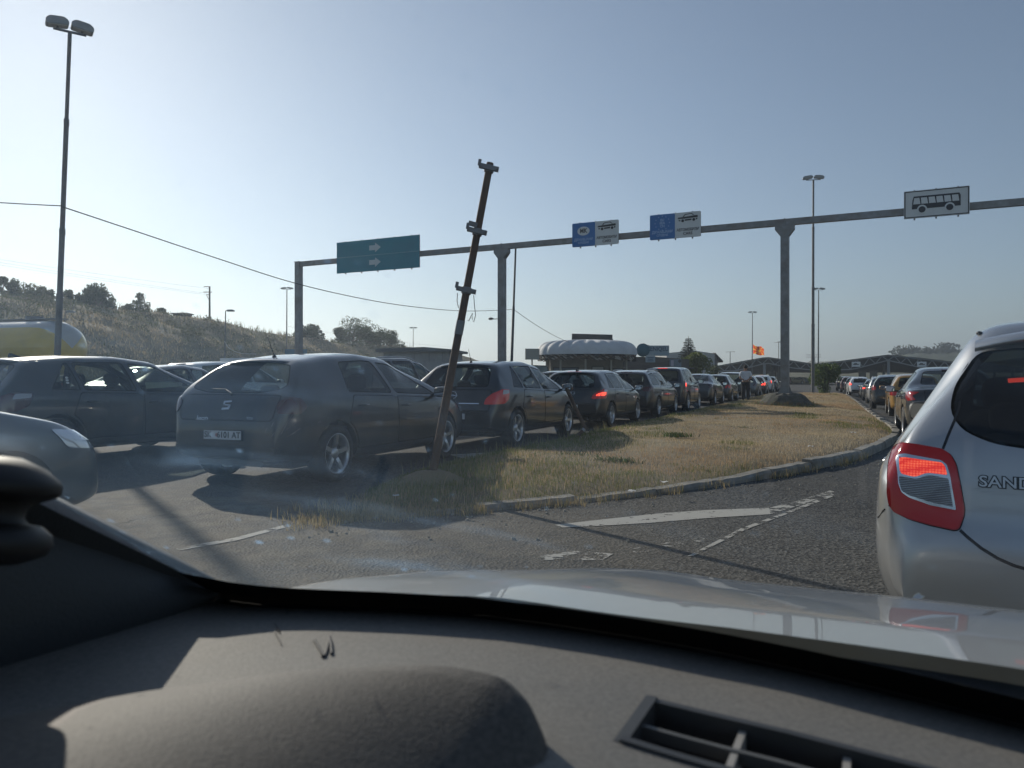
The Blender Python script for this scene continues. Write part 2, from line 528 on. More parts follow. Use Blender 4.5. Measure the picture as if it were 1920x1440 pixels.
def seat_mesh():
    if 'seat' in _wheels: return _wheels['seat']
    b = MB()
    def cushion(rows):
        b.grid([[Vector(p) for p in r] for r in rows])
    M = Matrix.Rotation(R(14), 4, 'X')
    b.blob((0, .12, .42), (.25, .27, .10), 16, 8, p=.45)
    b.blob((0, -.20, .72), (.24, .07, .33), 16, 10, M, p=.5)
    b.blob((0, -.30, 1.12), (.13, .05, .095), 14, 8, M, p=.55)
    for x in (-.06, .06): b.tube([(x, -.27, .98), (x, -.295, 1.06)], .008, 6)
    me = b.mesh('front_seat', [SEATM]); _wheels['seat'] = me
    return me
def bench_mesh(w):
    key = ('bench', round(w, 2))
    if key in _wheels: return _wheels[key]
    b = MB(); M = Matrix.Rotation(R(16), 4, 'X')
    b.blob((0, .15, .42), (w, .28, .10), 16, 8, p=.4)
    b.blob((0, -.16, .70), (w, .07, .26), 16, 10, M, p=.4)
    for x in (-w * .55, w * .55): b.blob((x, -.25, 1.02), (.13, .045, .075), 14, 8, M, p=.55)
    me = b.mesh('rear_seat', [SEATM]); _wheels[key] = me
    return me

FORMS = {}
def get_form(kind):
    if kind in FORMS: return FORMS[kind]
    sp = SPEC[kind]; fm = Form(sp)
    me = fm.loft(sp.get('n', 110)).mesh('skin', [MATS['paint_black'], DARKIN]); fix_normals(me)
    skin = Skin(me)
    ab, at, ct, cb = sp['ab'], sp['at'], sp['ct'], sp['cb']
    bz = fm.belt
    # window outlines -----------------------------------------------------------
    yf0, yf1 = sp['sf']; yr0, yr1 = sp['sr']      # side glass: front edge (bottom, top), rear edge (bottom, top)
    lo = lambda y: float(bz(y)) + .025
    hi = lambda y: fm.roof_edge(y)[1] - .03
    sides = []
    cuts = [None] + sp['pillars'] + [None]
    def edge(c, z, lead):                          # y of a pillar edge at top/bottom
        if c is None: return None
        y, lean, w = c
        return (y + (w / 2 if lead else -w / 2), y - lean + (w / 2 if lead else -w / 2))
    for i in range(len(cuts) - 1):
        fb, ft = (yf0, yf1) if cuts[i] is None else edge(cuts[i], 0, False)
        rb, rt = (yr0, yr1) if cuts[i + 1] is None else edge(cuts[i + 1], 0, True)
        if ft <= rt + .02: ft = rt + .02
        pts = []
        for t in np.linspace(0, 1, 8): y = rb + (fb - rb) * t; pts.append((y, lo(y)))
        for t in np.linspace(0, 1, 8): y = ft + (rt - ft) * t; pts.append((y, hi(y)))
        sides.append(round_poly(pts, sp.get('wr', .05), 3))
    rw = sp['rw']; zr0, zr1, wb, wt = rw
    def arc(z, w, k): return [(x, z + k * (1 - (x / w) ** 2)) for x in np.linspace(w, -w, 9)]
    rear = round_poly(sp['rear_poly'], .04, 3) if 'rear_poly' in sp else round_poly([(-wb, zr0), (wb, zr0)] + [(x, z) for x, z in arc(zr1, wt, .02)], .07, 4)
    zf0, zf1, fb_, ft_ = sp['fw']
    front = round_poly([(-fb_, zf0), (fb_, zf0)] + [(x, z) for x, z in arc(zf1, ft_, .02)], .05, 3)
    body = me.copy()
    cab = fm.loft(70, .055, cb - sp.get('cabr', .0), ab + .12, .42, m=0).mesh('cab', [DARKIN]); fix_normals(cab)
    body = boolean(body, cab)
    c1 = MB()
    for s_ in sides: c1.prism(s_, -1.6, 1.6, lambda u, v, h: Vector((h, u, v)))
    c1m = c1.mesh('c1', [MATS['paint_black']]); fix_normals(c1m)
    body = boolean(body, c1m)
    c2 = MB()
    c2.prism(rear, -fm.L / 2 - .5, min(-.5, ct + .6), lambda u, v, h: Vector((u, h, v)))
    c2.prism(front, max(0, at - .5), fm.L / 2 + .5, lambda u, v, h: Vector((u, h, v)))
    Rw = sp['wheel'][0]
    for ya in sp['axles']:
        for sx in (-1, 1):
            xo = fm.W / 2
            M = Matrix.Translation((sx * (xo - .1), ya, Rw))
            c2.lathe([(0, -.2), (Rw + .055, -.2), (Rw + .055, .2), (0, .2)], 36, M, axis='X', m=1)
    c2m = c2.mesh('c2', [DARKIN, DISC]); fix_normals(c2m)
    body = boolean(body, c2m)
    # smooth shading carried over from the whole skin
    bm = bmesh.new(); bm.from_mesh(body); bmesh.ops.triangulate(bm, faces=[f for f in bm.faces if len(f.verts) > 4]); bm.to_mesh(body); bm.free()
    body.polygons.foreach_set('use_smooth', [True] * len(body.polygons))
    vn = {}
    ln = []
    for p in body.polygons:
        for vi in p.vertices:
            if vi not in vn:
                h, n, i, d = skin.bvh.find_nearest(body.vertices[vi].co)
                vn[vi] = skin.nrm(h, i) if d < .002 else None
            n = vn[vi]
            ln.append(n if (n is not None and n.dot(p.normal) > .75) else p.normal.copy())
    body.normals_split_custom_set(ln)
    body.name = 'body'
    FORMS[kind] = dict(fm=fm, skin=skin, body=body, sides=sides, rear=rear, front=front, sp=sp)
    return FORMS[kind]

def side_ray(s_): return lambda u, v: (Vector((s_ * 1.5, u, v)), Vector((-s_, 0, 0)))
def rear_ray(L): return lambda u, v: (Vector((u, -L / 2 - 1, v)), Vector((0, 1, 0)))
def front_ray(L): return lambda u, v: (Vector((u, L / 2 + 1, v)), Vector((0, -1, 0)))
def corner_ray(L, W_, s_, ang, front=False):
    # plane facing outwards at angle ang from the end of the car towards its side
    e = 1 if front else -1
    d = Vector((-s_ * math.sin(ang), -e * math.cos(ang), 0)); t = Vector((s_ * math.cos(ang), -e * math.sin(ang) , 0))
    O = Vector((s_ * (W_ / 2 - .15), e * (L / 2 - .15), 0))
    return lambda u, v: (O + t * u + Vector((0, 0, v)) - d * 1.0, d)

PROTO = {}
def make_car(kind, name, label, cat, lod=2, pmat=None, tailm=None, wheel='five', group='cars waiting in the border queue', tint=False, extras=(), lit=False):
    if tailm is TAILON and lod == 2: lit = True; tailm = None
    key = (kind, lod, wheel, tint, lit, tuple(extras))
    root = thing(name, label, cat, group=group)
    if key in PROTO:
        src = PROTO[key]
        for ch in list(src.children): copy_tree(ch, root)
        for ch in root.children: recolor(ch, pmat, tailm)
        return root
    f = get_form(kind); sp, fm, skin = f['sp'], f['fm'], f['skin']
    L_, W_, H_ = fm.L, fm.W, fm.H
    PB = MATS['paint_black']
    gl = GLASS_DARK if tint else GLASS
    link('body', f['body'], root)
    st = .06 if lod == 2 else .15
    bd = .022
    for s_ in (-1, 1):
        for i, pl in enumerate(f['sides']):
            patch(skin, pl, side_ray(s_), 'side_window', [gl if (i == 0 or not tint) else GLASS_DARK, GLOSSB], root, off=-.004, depth=0, step=st, border=bd)
    patch(skin, f['rear'], rear_ray(L_), 'rear_window', [gl, GLOSSB], root, off=-.003, depth=0, step=st, border=bd)
    patch(skin, f['front'], front_ray(L_), 'windscreen', [GLASS, GLOSSB], root, off=-.003, depth=0, step=st, border=bd)
    # doors, handles, seams
    Rw = sp['wheel'][0]
    if lod == 2:
        for s_ in (-1, 1):
            for (y0, y1) in sp['doors']:
                zb0 = .34
                back = min(y0, y1); fr = max(y0, y1)
                ra = sp['axles'][0]
                pl = [(fr, zb0), (fr + .03, float(fm.belt(fr)) - .06), (fr - .03, float(fm.belt(fr)) - .005), (back, float(fm.belt(back)) - .005)]
                if back < ra + Rw + .1:
                    for a in np.linspace(60, 5, 6): pl.append((ra + (Rw + .085) * math.cos(R(a)), Rw + (Rw + .085) * math.sin(R(a))))
                    pl[3] = (back, float(fm.belt(back)) - .005)
                    pl.append((ra + Rw + .095, zb0))
                else: pl.append((back, zb0))
                d = patch(skin, round_poly(pl, .05, 3), side_ray(s_), 'door', [PB, GLOSSB], root, off=.0025, depth=.004, step=.05, border=.016)
                hy, hz = back + .16, float(fm.belt(back)) - .13
                h, n = skin.cast(Vector((s_ * 1.5, hy, hz)), Vector((-s_, 0, 0)))
                hb = MB()
                hb.tube([h + Vector((s_ * .0, -.09, 0)), h + Vector((s_ * .032, -.075, .004)), h + Vector((s_ * .036, .0, .006)), h + Vector((s_ * .032, .075, .004)), h + Vector((0, .09, 0))], [.008, .014, .015, .014, .008], 8)
                hb.build('handle', PB, d)
        if 'gate' in sp:
            patch(skin, round_poly(sp['gate'], .06, 4), rear_ray(L_), 'tailgate', [PB, GLOSSB], root, off=.002, depth=.004, step=.05, border=.016)
    # wheels
    tm, rm = wheel_meshes(sp['wheel'][0], sp['wheel'][1], wheel)
    for ya in sp['axles']:
        for s_ in (-1, 1):
            w = link('wheel', tm, root, (s_ * (W_ / 2 - sp['wheel'][1] / 2 - sp.get('inset', .012)), ya, Rw), (random.uniform(0, 6) if s_ > 0 else 0, 0, 0 if s_ > 0 else math.pi))
            link('rim', rm, w)
    # lamps
    for s_ in (-1, 1):
        t = sp['tail']
        pl = round_poly(t['poly'], .03, 3)
        lm = patch(skin, pl, corner_ray(L_, W_, s_, t['ang']), 'tail_light', [TAIL, GLOSSB], root, off=.012, depth=.02, step=.035 if lod == 2 else .12)
        if lit and lod == 2:
            cu = sum(p[0] for p in pl) / len(pl); cv = sum(p[1] for p in pl) / len(pl)
            patch(skin, [(cu + (p[0] - cu) * .62, cv + (p[1] - cv) * .40) for p in pl], corner_ray(L_, W_, s_, t['ang']), 'brake_lamp', [TAILON, GLOSSB], lm, off=.014, depth=.004, step=.05)
        if 'inner' in t and lod == 2:
            patch(skin, round_poly(t['inner'], .015, 3), corner_ray(L_, W_, s_, t['ang']), 'reversing_light', [mat('clear_lens', (.42, .43, .45), .15, coat=1.0), GLOSSB], lm, off=.014, depth=.012, step=.04)
        hp = round_poly(sp.get('head', [(-.16, .62), (.22, .66), (.30, .80), (-.05, .76)]), .03, 3)
        patch(skin, hp, corner_ray(L_, W_, s_, R(35), True), 'headlight', [LAMPW, GLOSSB], root, off=.006, depth=.015, step=.05 if lod == 2 else .15)
        # mirror
        my = sp['mirror'][0]; mz = sp['mirror'][1]
        h, n = skin.cast(Vector((s_ * 1.5, my, mz - .05)), Vector((-s_, 0, 0)))
        mo_ = sp.get('mout', 1.0)
        mb = MB()
        mb.bar(h + Vector((-s_ * .02, .03, .0)), h + Vector((s_ * .10 * mo_, -.01, .015)), .05, .035)
        mb.blob(h + Vector((s_ * .165 * mo_, .0, .055)), (.105, .075, .072), 14, 10, p=.6)
        mo = mb.build('door_mirror', [PB if sp.get('mpaint', True) else BLACKP], root)
        g = MB(); c = h + Vector((s_ * .165 * mo_, -.074, .055))
        pl = round_poly([(-.085, -.055), (.085, -.055), (.085, .055), (-.085, .055)], .04, 4)
        g.prism(pl, 0, .006, lambda u, v, q: c + Vector((u, -q, v)))
        g.build('mirror_glass', MIRROR, mo)
    if sp.get('third', True):
        z3 = sp['third_z']
        b3 = [(-.17, z3 - .014), (.17, z3 - .014), (.17, z3 + .014), (-.17, z3 + .014)]
        patch(skin, b3, rear_ray(L_), 'high_brake_light', [TAILDIM, GLOSSB], root, off=.012, depth=.03, step=.1)
    # plate and lower bumper
    pz = sp['plate_z']
    h, n = skin.cast(Vector((0, -L_ / 2 - 1, pz)), Vector((0, 1, 0)))
    b = MB(); b.box((0, 0, 0), (.52, .008, .112)); b.box((0, -.003, 0), (.50, .008, .092), m=1)
    pt = math.atan2(n.z, -n.y)
    b.build('number_plate', [BLACKP, PLATEW], root, (0, h.y - .012, pz), (-pt, 0, 0))
    if lod >= 1:
        bz0 = sp.get('bump', (.40, .27))
        patch(skin, round_poly([(-W_ / 2 * .74, bz0[1]), (W_ / 2 * .74, bz0[1]), (W_ / 2 * .80, bz0[0]), (-W_ / 2 * .80, bz0[0])], .05, 3), rear_ray(L_), 'bumper_trim', [BLACKP, BLACKP], root, off=.006, depth=.01, step=.08)
        sm_ = seat_mesh()
        for s_ in (-1, 1): link('front_seat', sm_, root, (s_ * .36, sp['seat'][0], sp['seat'][2]))
        link('rear_seat', bench_mesh(.56), root, (0, sp['seat'][1], sp['seat'][2]))
        db = MB(); yd = sp['ab'] - .12
        db.blob((0, yd, float(fm.belt(yd)) - .14), (W_ / 2 - .14, .3, .13), 20, 8, p=.5)
        db.lathe([(.17, -.012), (.185, 0), (.17, .012)], 24, Matrix.Translation((-.36, yd - .4, float(fm.belt(yd)) - .08)) @ Matrix.Rotation(R(65), 4, 'X'), close=True)
        db.build('dashboard', DARKIN, root)
        
        u = MB()
        u.box((0, 0, .24), (W_ * .72, L_ * .86, .10)); u.tube([(.45, -L_ / 2 + .05, .25), (.45, -L_ / 2 + .5, .26)], .028, 10)
        for ya in sp['axles']: u.tube([(-W_ / 2 + .2, ya, Rw), (W_ / 2 - .2, ya, Rw)], .035, 8)
        u.build('underbody', DISC, root)
    for ex in extras:
        EXTRA[ex](root, f)
    PROTO[key] = root
    for ch in root.children: recolor(ch, pmat, tailm)
    return root

def recolor(o, pmat, tailm):
    for sl in o.material_slots:
        m = sl.material
        if m is None: continue
        if pmat is not None and m.name.startswith('paint_'): sl.link = 'OBJECT'; sl.material = pmat
        if tailm is not None and m == TAIL: sl.link = 'OBJECT'; sl.material = tailm
    for c in o.children: recolor(c, pmat, tailm)

def place(root, pos, heading, kind=None, corner=None, sz=1.0):
    """corner 'rr'/'lr': pos is where that rear wheel meets the ground"""
    if corner:
        sp = SPEC[kind]; sx = 1 if corner[0] == 'r' else -1
        off = Vector((sx * (sp['W'] / 2 - .1), sp['axles'][0 if corner[1] == 'r' else 1], 0))
        off = Matrix.Rotation(-heading, 3, 'Z') @ off
        pos = Vector(pos) - off
    root.location = (pos[0], pos[1], pos[2] if len(pos) > 2 else 0)
    root.rotation_euler = (0, 0, -heading)
    if sz != 1.0: root.scale = (1, 1, sz)
    return root

def x_wiper(root, f):
    sp, fm, skin = f['sp'], f['fm'], f['skin']
    z0 = sp['rw'][0] - .03
    r = rear_ray(fm.L); pts = []
    for x, z in ((.02, z0), (-.10, z0 + .045), (-.30, z0 + .055)):
        h, n = skin.cast(*r(x, z)); pts.append(h + n * .022)
    b = MB(); b.tube(pts, [.016, .010, .006], 6); b.build('rear_wiper', BLACKP, root)
def x_antenna(root, f):
    fm = f['fm']; y = f['sp']['ct'] + .18; z = fm.zt(y)
    b = MB(); b.lathe([(.028, 0), (.02, .02), (.008, .03)], 12); b.tube([(0, 0, .02), (.01, -.12, .22)], [.006, .003], 6)
    b.build('antenna', BLACKP, root, (0, y, z - .003))
def x_fin(root, f):
    fm = f['fm']; y = f['sp']['ct'] + .22; z = fm.zt(y)
    b = MB(); b.prism([(-.11, 0), (.09, 0), (-.07, .055), (-.10, .055)], -.02, .02, lambda u, v, h: Vector((h * (1 - v * 9), u, v)))
    b.build('antenna_fin', BLACKP, root, (0, y, z - .006))
def x_spoiler(root, f):
    fm, skin = f['fm'], f['skin']; y0 = f['sp']['ct']; z = fm.zt(y0 + .06); w = fm.roof_edge(y0)[2] * .95
    b = MB(); rows = []
    for x in np.linspace(-w, w, 15):
        q = abs(x / w) ** 3; dz = -.03 * (x / w) ** 2 - .02 * q
        rows.append([Vector((x, y0 + .14, z + dz + .006)), Vector((x, y0 - .06 + .05 * q, z + dz - .012)), Vector((x, y0 - .13 + .09 * q, z + dz - .034)), Vector((x, y0 - .13 + .09 * q, z + dz - .048)), Vector((x, y0 - .02, z + dz - .055))])
    b.grid(rows); me = b.mesh('roof_spoiler', [MATS['paint_black']]); fix_normals(me); link('roof_spoiler', me, root)
def x_rails(root, f):
    fm = f['fm']; y0, y1 = f['sp']['ct'] + .2, f['sp']['at'] - .1
    for s_ in (-1, 1):
        pts = []
        for t in np.linspace(0, 1, 14):
            y = y0 + (y1 - y0) * t; zs, ze, ye = fm.roof_edge(y)
            lift = .05 * min(1, 6 * min(t, 1 - t)) ** .7
            pts.append((s_ * ye * .90, y, ze + .008 + lift))
        b = MB(); b.tube(pts, .017, 8); b.build('roof_rail', mat('rail_aluminium', (.45, .46, .48), .35, metal=.9), root)
EXTRA = {'wiper': x_wiper, 'antenna': x_antenna, 'fin': x_fin, 'spoiler': x_spoiler, 'rails': x_rails}

paint('paint_black', (.012, .013, .015))
PAINT = {
 'black': MATS['paint_black'],
 'navy': paint('paint_navy', (.012, .018, .032)),
 'ink': paint('paint_ink', (.016, .022, .03), metal=.3),
 'graphite': paint('paint_graphite', (.05, .055, .06), metal=.5, rough=.3),
 'grey': paint('paint_grey', (.14, .155, .165), metal=.6, rough=.32),
 'silver': paint('paint_silver', (.50, .51, .52), metal=.75, rough=.34, damt=.10),
 'white': paint('paint_white', (.75, .76, .76)),
 'gold': paint('paint_gold', (.45, .24, .045), metal=.3),
 'wine': paint('paint_wine', (.10, .012, .014)),
 'blue': paint('paint_blue', (.03, .06, .13), metal=.3),
 'beige': paint('paint_beige', (.36, .31, .24), metal=.4),
}

SPEC = {}
def spec(k, **kw): SPEC[k] = kw
spec('arch_hatch', L=4.32, W=1.77, H=1.46, hr=.545, n=130,
     top=[(-2.16, .42), (-2.155, .66), (-2.10, .88), (-2.04, .97), (-1.70, 1.29), (-1.55, 1.36), (-1.05, 1.425), (-.45, 1.46), (.15, 1.42), (.80, 1.17), (1.22, .98), (1.7, .87), (1.98, .74), (2.13, .56), (2.16, .40)],
     belt=[(-2.16, .93), (-1.6, .965), (-.8, .955), (.8, .90), (1.3, .87), (2.16, .7)],
     plan=[(-2.16, .74), (-2.10, .85), (-1.92, .945), (-1.6, .985), (-.9, 1), (.9, 1), (1.6, .955), (1.96, .86), (2.10, .74), (2.16, .60)],
     ab=1.22, at=.28, ct=-1.55, cb=-2.04, sf=(.98, .40), sr=(-1.10, -.96), pillars=[(-.12, .10, .08)], wr=.07,
     rear_poly=[(0, .985), (.35, .99), (.60, 1.03), (.64, 1.07), (.56, 1.19), (.48, 1.285), (.30, 1.31), (0, 1.32), (-.30, 1.31), (-.48, 1.285), (-.56, 1.19), (-.64, 1.07), (-.60, 1.03), (-.35, .99)],
     rw=(.99, 1.30, .60, .49), fw=(1.0, 1.36, .60, .48), axles=(-1.36, 1.22), wheel=(.315, .215), doors=[(-.10, .92), (-1.05, -.14)],
     gate=[(-.62, .70), (.62, .70), (.66, .97), (-.66, .97)],
     tail=dict(ang=R(24), poly=[(-.10, .78), (.10, .77), (.155, .84), (.10, .935), (-.02, .945), (-.12, .88)]),
     mirror=(.82, .95), third_z=1.345, plate_z=.55, seat=(.05, -.82, -.03), bump=(.44, .28))
spec('hatchback', L=4.25, W=1.755, H=1.46, hr=.59, n=120,
     top=[(-2.125, .42), (-2.12, .64), (-2.06, .84), (-2.02, .98), (-1.66, 1.36), (-1.56, 1.405), (-1.0, 1.45), (-.3, 1.462), (.30, 1.40), (.90, 1.10), (1.16, .98), (1.7, .86), (1.95, .73), (2.10, .55), (2.125, .40)],
     belt=[(-2.12, .97), (-1.5, .975), (-.8, .95), (.8, .90), (1.3, .87), (2.1, .7)],
     ab=1.16, at=.34, ct=-1.58, cb=-2.0, sf=(.95, .42), sr=(-1.42, -1.14), pillars=[(-.14, .09, .08), (-1.0, .06, .05)], wr=.05,
     rw=(1.0, 1.31, .60, .52), fw=(1.0, 1.36, .60, .50), axles=(-1.36, 1.25), wheel=(.315, .215), doors=[(-.10, .92), (-1.05, -.14)],
     gate=[(-.66, .62), (.66, .62), (.68, .96), (-.68, .96)],
     tail=dict(ang=R(38), poly=[(-.20, .72), (.14, .735), (.24, .80), (.27, .955), (.10, .965), (-.06, .90), (-.16, .82)], inner=[(.10, .88), (.25, .90), (.255, .945), (.12, .95)]),
     mirror=(.80, .96), third_z=1.375, plate_z=.53, seat=(.05, -.80, 0.0), bump=(.40, .27))
spec('estate', L=4.6, W=1.80, H=1.50, hr=.60, n=120,
     top=[(-2.3, .42), (-2.295, .66), (-2.25, .90), (-2.20, 1.0), (-1.96, 1.36), (-1.86, 1.42), (-1.2, 1.48), (-.3, 1.50), (.30, 1.43), (.95, 1.12), (1.22, 1.0), (1.8, .88), (2.1, .74), (2.27, .55), (2.3, .40)],
     belt=[(-2.3, .98), (-1.5, .98), (-.8, .955), (.8, .91), (1.3, .88), (2.3, .7)],
     ab=1.22, at=.36, ct=-1.88, cb=-2.2, sf=(1.0, .45), sr=(-1.95, -1.70), pillars=[(-.10, .06, .08), (-1.06, .06, .07)], wr=.05,
     rw=(1.02, 1.33, .62, .53), fw=(1.02, 1.39, .62, .52), axles=(-1.38, 1.32), wheel=(.325, .22), doors=[(-.06, .98), (-1.08, -.10)],
     gate=[(-.66, .66), (.66, .66), (.68, .98), (-.68, .98)],
     tail=dict(ang=R(32), poly=[(-.20, .82), (.16, .81), (.20, .96), (-.04, .965), (-.18, .93)]),
     mirror=(.86, .97), third_z=1.40, plate_z=.80, seat=(.10, -.85, 0.02), bump=(.40, .27))
spec('boxy_suv', L=3.95, W=1.72, H=1.60, hr=.64, n=110,
     top=[(-1.975, .42), (-1.97, .7), (-1.95, 1.02), (-1.83, 1.46), (-1.74, 1.55), (-1.0, 1.59), (-.2, 1.60), (.35, 1.54), (.92, 1.14), (1.12, 1.05), (1.65, .95), (1.82, .82), (1.95, .58), (1.975, .42)],
     belt=[(-1.97, 1.04), (-1.3, 1.04), (-.6, 1.0), (.8, .97), (1.2, .95), (1.97, .8)],
     ab=1.12, at=.42, ct=-1.76, cb=-1.95, sf=(.92, .48), sr=(-1.66, -1.56), pillars=[(-.08, .03, .09), (-.98, .03, .09)], wr=.05,
     rw=(1.07, 1.44, .60, .55), fw=(1.08, 1.48, .62, .55), axles=(-1.24, 1.22), wheel=(.34, .21), doors=[(-.04, .90), (-1.0, -.08)],
     gate=[(-.66, .55), (.66, .55), (.67, 1.04), (-.67, 1.04)],
     tail=dict(ang=R(36), poly=[(.10, .80), (.28, .80), (.26, 1.10), (.12, 1.10)]),
     mirror=(.80, 1.05), third_z=1.53, plate_z=.72, seat=(.10, -.72, .08), bump=(.46, .30), mpaint=False)
spec('saloon', L=4.72, W=1.82, H=1.45, hr=.585, n=120,
     top=[(-2.36, .42), (-2.355, .66), (-2.30, .92), (-2.22, 1.01), (-1.72, 1.04), (-1.52, 1.09), (-.95, 1.36), (-.75, 1.41), (-.2, 1.45), (.35, 1.385), (1.0, 1.08), (1.25, .98), (1.8, .87), (2.15, .74), (2.33, .55), (2.36, .40)],
     belt=[(-2.36, .96), (-1.6, .985), (-.8, .965), (.8, .91), (1.3, .87), (2.36, .7)],
     ab=1.25, at=.40, ct=-.86, cb=-1.62, sf=(1.02, .46), sr=(-1.22, -.78), pillars=[(-.10, .06, .08)], wr=.06,
     rw=(1.08, 1.345, .60, .50), fw=(1.0, 1.36, .62, .51), axles=(-1.40, 1.36), wheel=(.325, .22), doors=[(-.06, .98), (-1.1, -.10)],
     gate=[(-.56, .66), (.56, .66), (.58, .99), (-.58, .99)],
     tail=dict(ang=R(34), poly=[(-.10, .80), (.08, .78), (.24, .84), (.28, .93), (.10, .955), (-.12, .945), (-.02, .875)]),
     mirror=(.88, .96), third=True, third_z=1.375, plate_z=.78, seat=(.08, -.72, 0.0), bump=(.40, .27), cabr=.0)
spec('crossover', L=4.35, W=1.80, H=1.60, hr=.60, n=110,
     top=[(-2.175, .45), (-2.17, .7), (-2.12, .98), (-2.06, 1.08), (-1.76, 1.45), (-1.66, 1.50), (-1.1, 1.575), (-.3, 1.60), (.30, 1.52), (.95, 1.16), (1.2, 1.06), (1.75, .96), (2.0, .83), (2.15, .58), (2.175, .42)],
     belt=[(-2.17, 1.10), (-1.5, 1.10), (-.8, 1.06), (.8, 1.0), (1.3, .97), (2.17, .8)],
     ab=1.2, at=.36, ct=-1.68, cb=-2.05, sf=(.98, .45), sr=(-1.50, -1.25), pillars=[(-.10, .05, .09), (-1.0, .05, .08)], wr=.06,
     rw=(1.10, 1.42, .58, .50), fw=(1.08, 1.47, .62, .52), axles=(-1.33, 1.30), wheel=(.345, .225), doors=[(-.06, .96), (-1.06, -.10)],
     gate=[(-.66, .60), (.66, .60), (.66, 1.06), (-.66, 1.06)],
     tail=dict(ang=R(36), poly=[(-.10, .90), (.20, .88), (.28, .98), (.26, 1.13), (.12, 1.14), (-.08, 1.02)]),
     mirror=(.84, 1.06), third_z=1.475, plate_z=.82, seat=(.08, -.78, .09), bump=(.50, .30), mpaint=True)
spec('people_carrier', L=4.5, W=1.83, H=1.66, hr=.63, n=100,
     top=[(-2.25, .45), (-2.245, .7), (-2.22, 1.02), (-2.02, 1.52), (-1.92, 1.58), (-1.2, 1.64), (-.2, 1.66), (.45, 1.56), (1.2, 1.14), (1.45, 1.04), (1.85, .95), (2.1, .8), (2.22, .56), (2.25, .42)],
     belt=[(-2.25, 1.04), (-1.5, 1.05), (-.8, 1.02), (.9, .98), (1.4, .95), (2.25, .8)],
     ab=1.45, at=.50, ct=-1.94, cb=-2.2, sf=(1.15, .58), sr=(-1.95, -1.78), pillars=[(.02, .05, .09), (-.95, .04, .08)], wr=.06,
     rw=(1.06, 1.48, .64, .56), fw=(1.08, 1.50, .64, .54), axles=(-1.32, 1.42), wheel=(.33, .22), doors=[(.06, 1.08), (-.98, .02)],
     gate=[(-.68, .55), (.68, .55), (.68, 1.02), (-.68, 1.02)],
     tail=dict(ang=R(36), poly=[(.08, .88), (.26, .86), (.26, 1.26), (.14, 1.26)]),
     mirror=(1.0, 1.04), third_z=1.555, plate_z=.80, seat=(.2, -.72, .08), bump=(.46, .30))
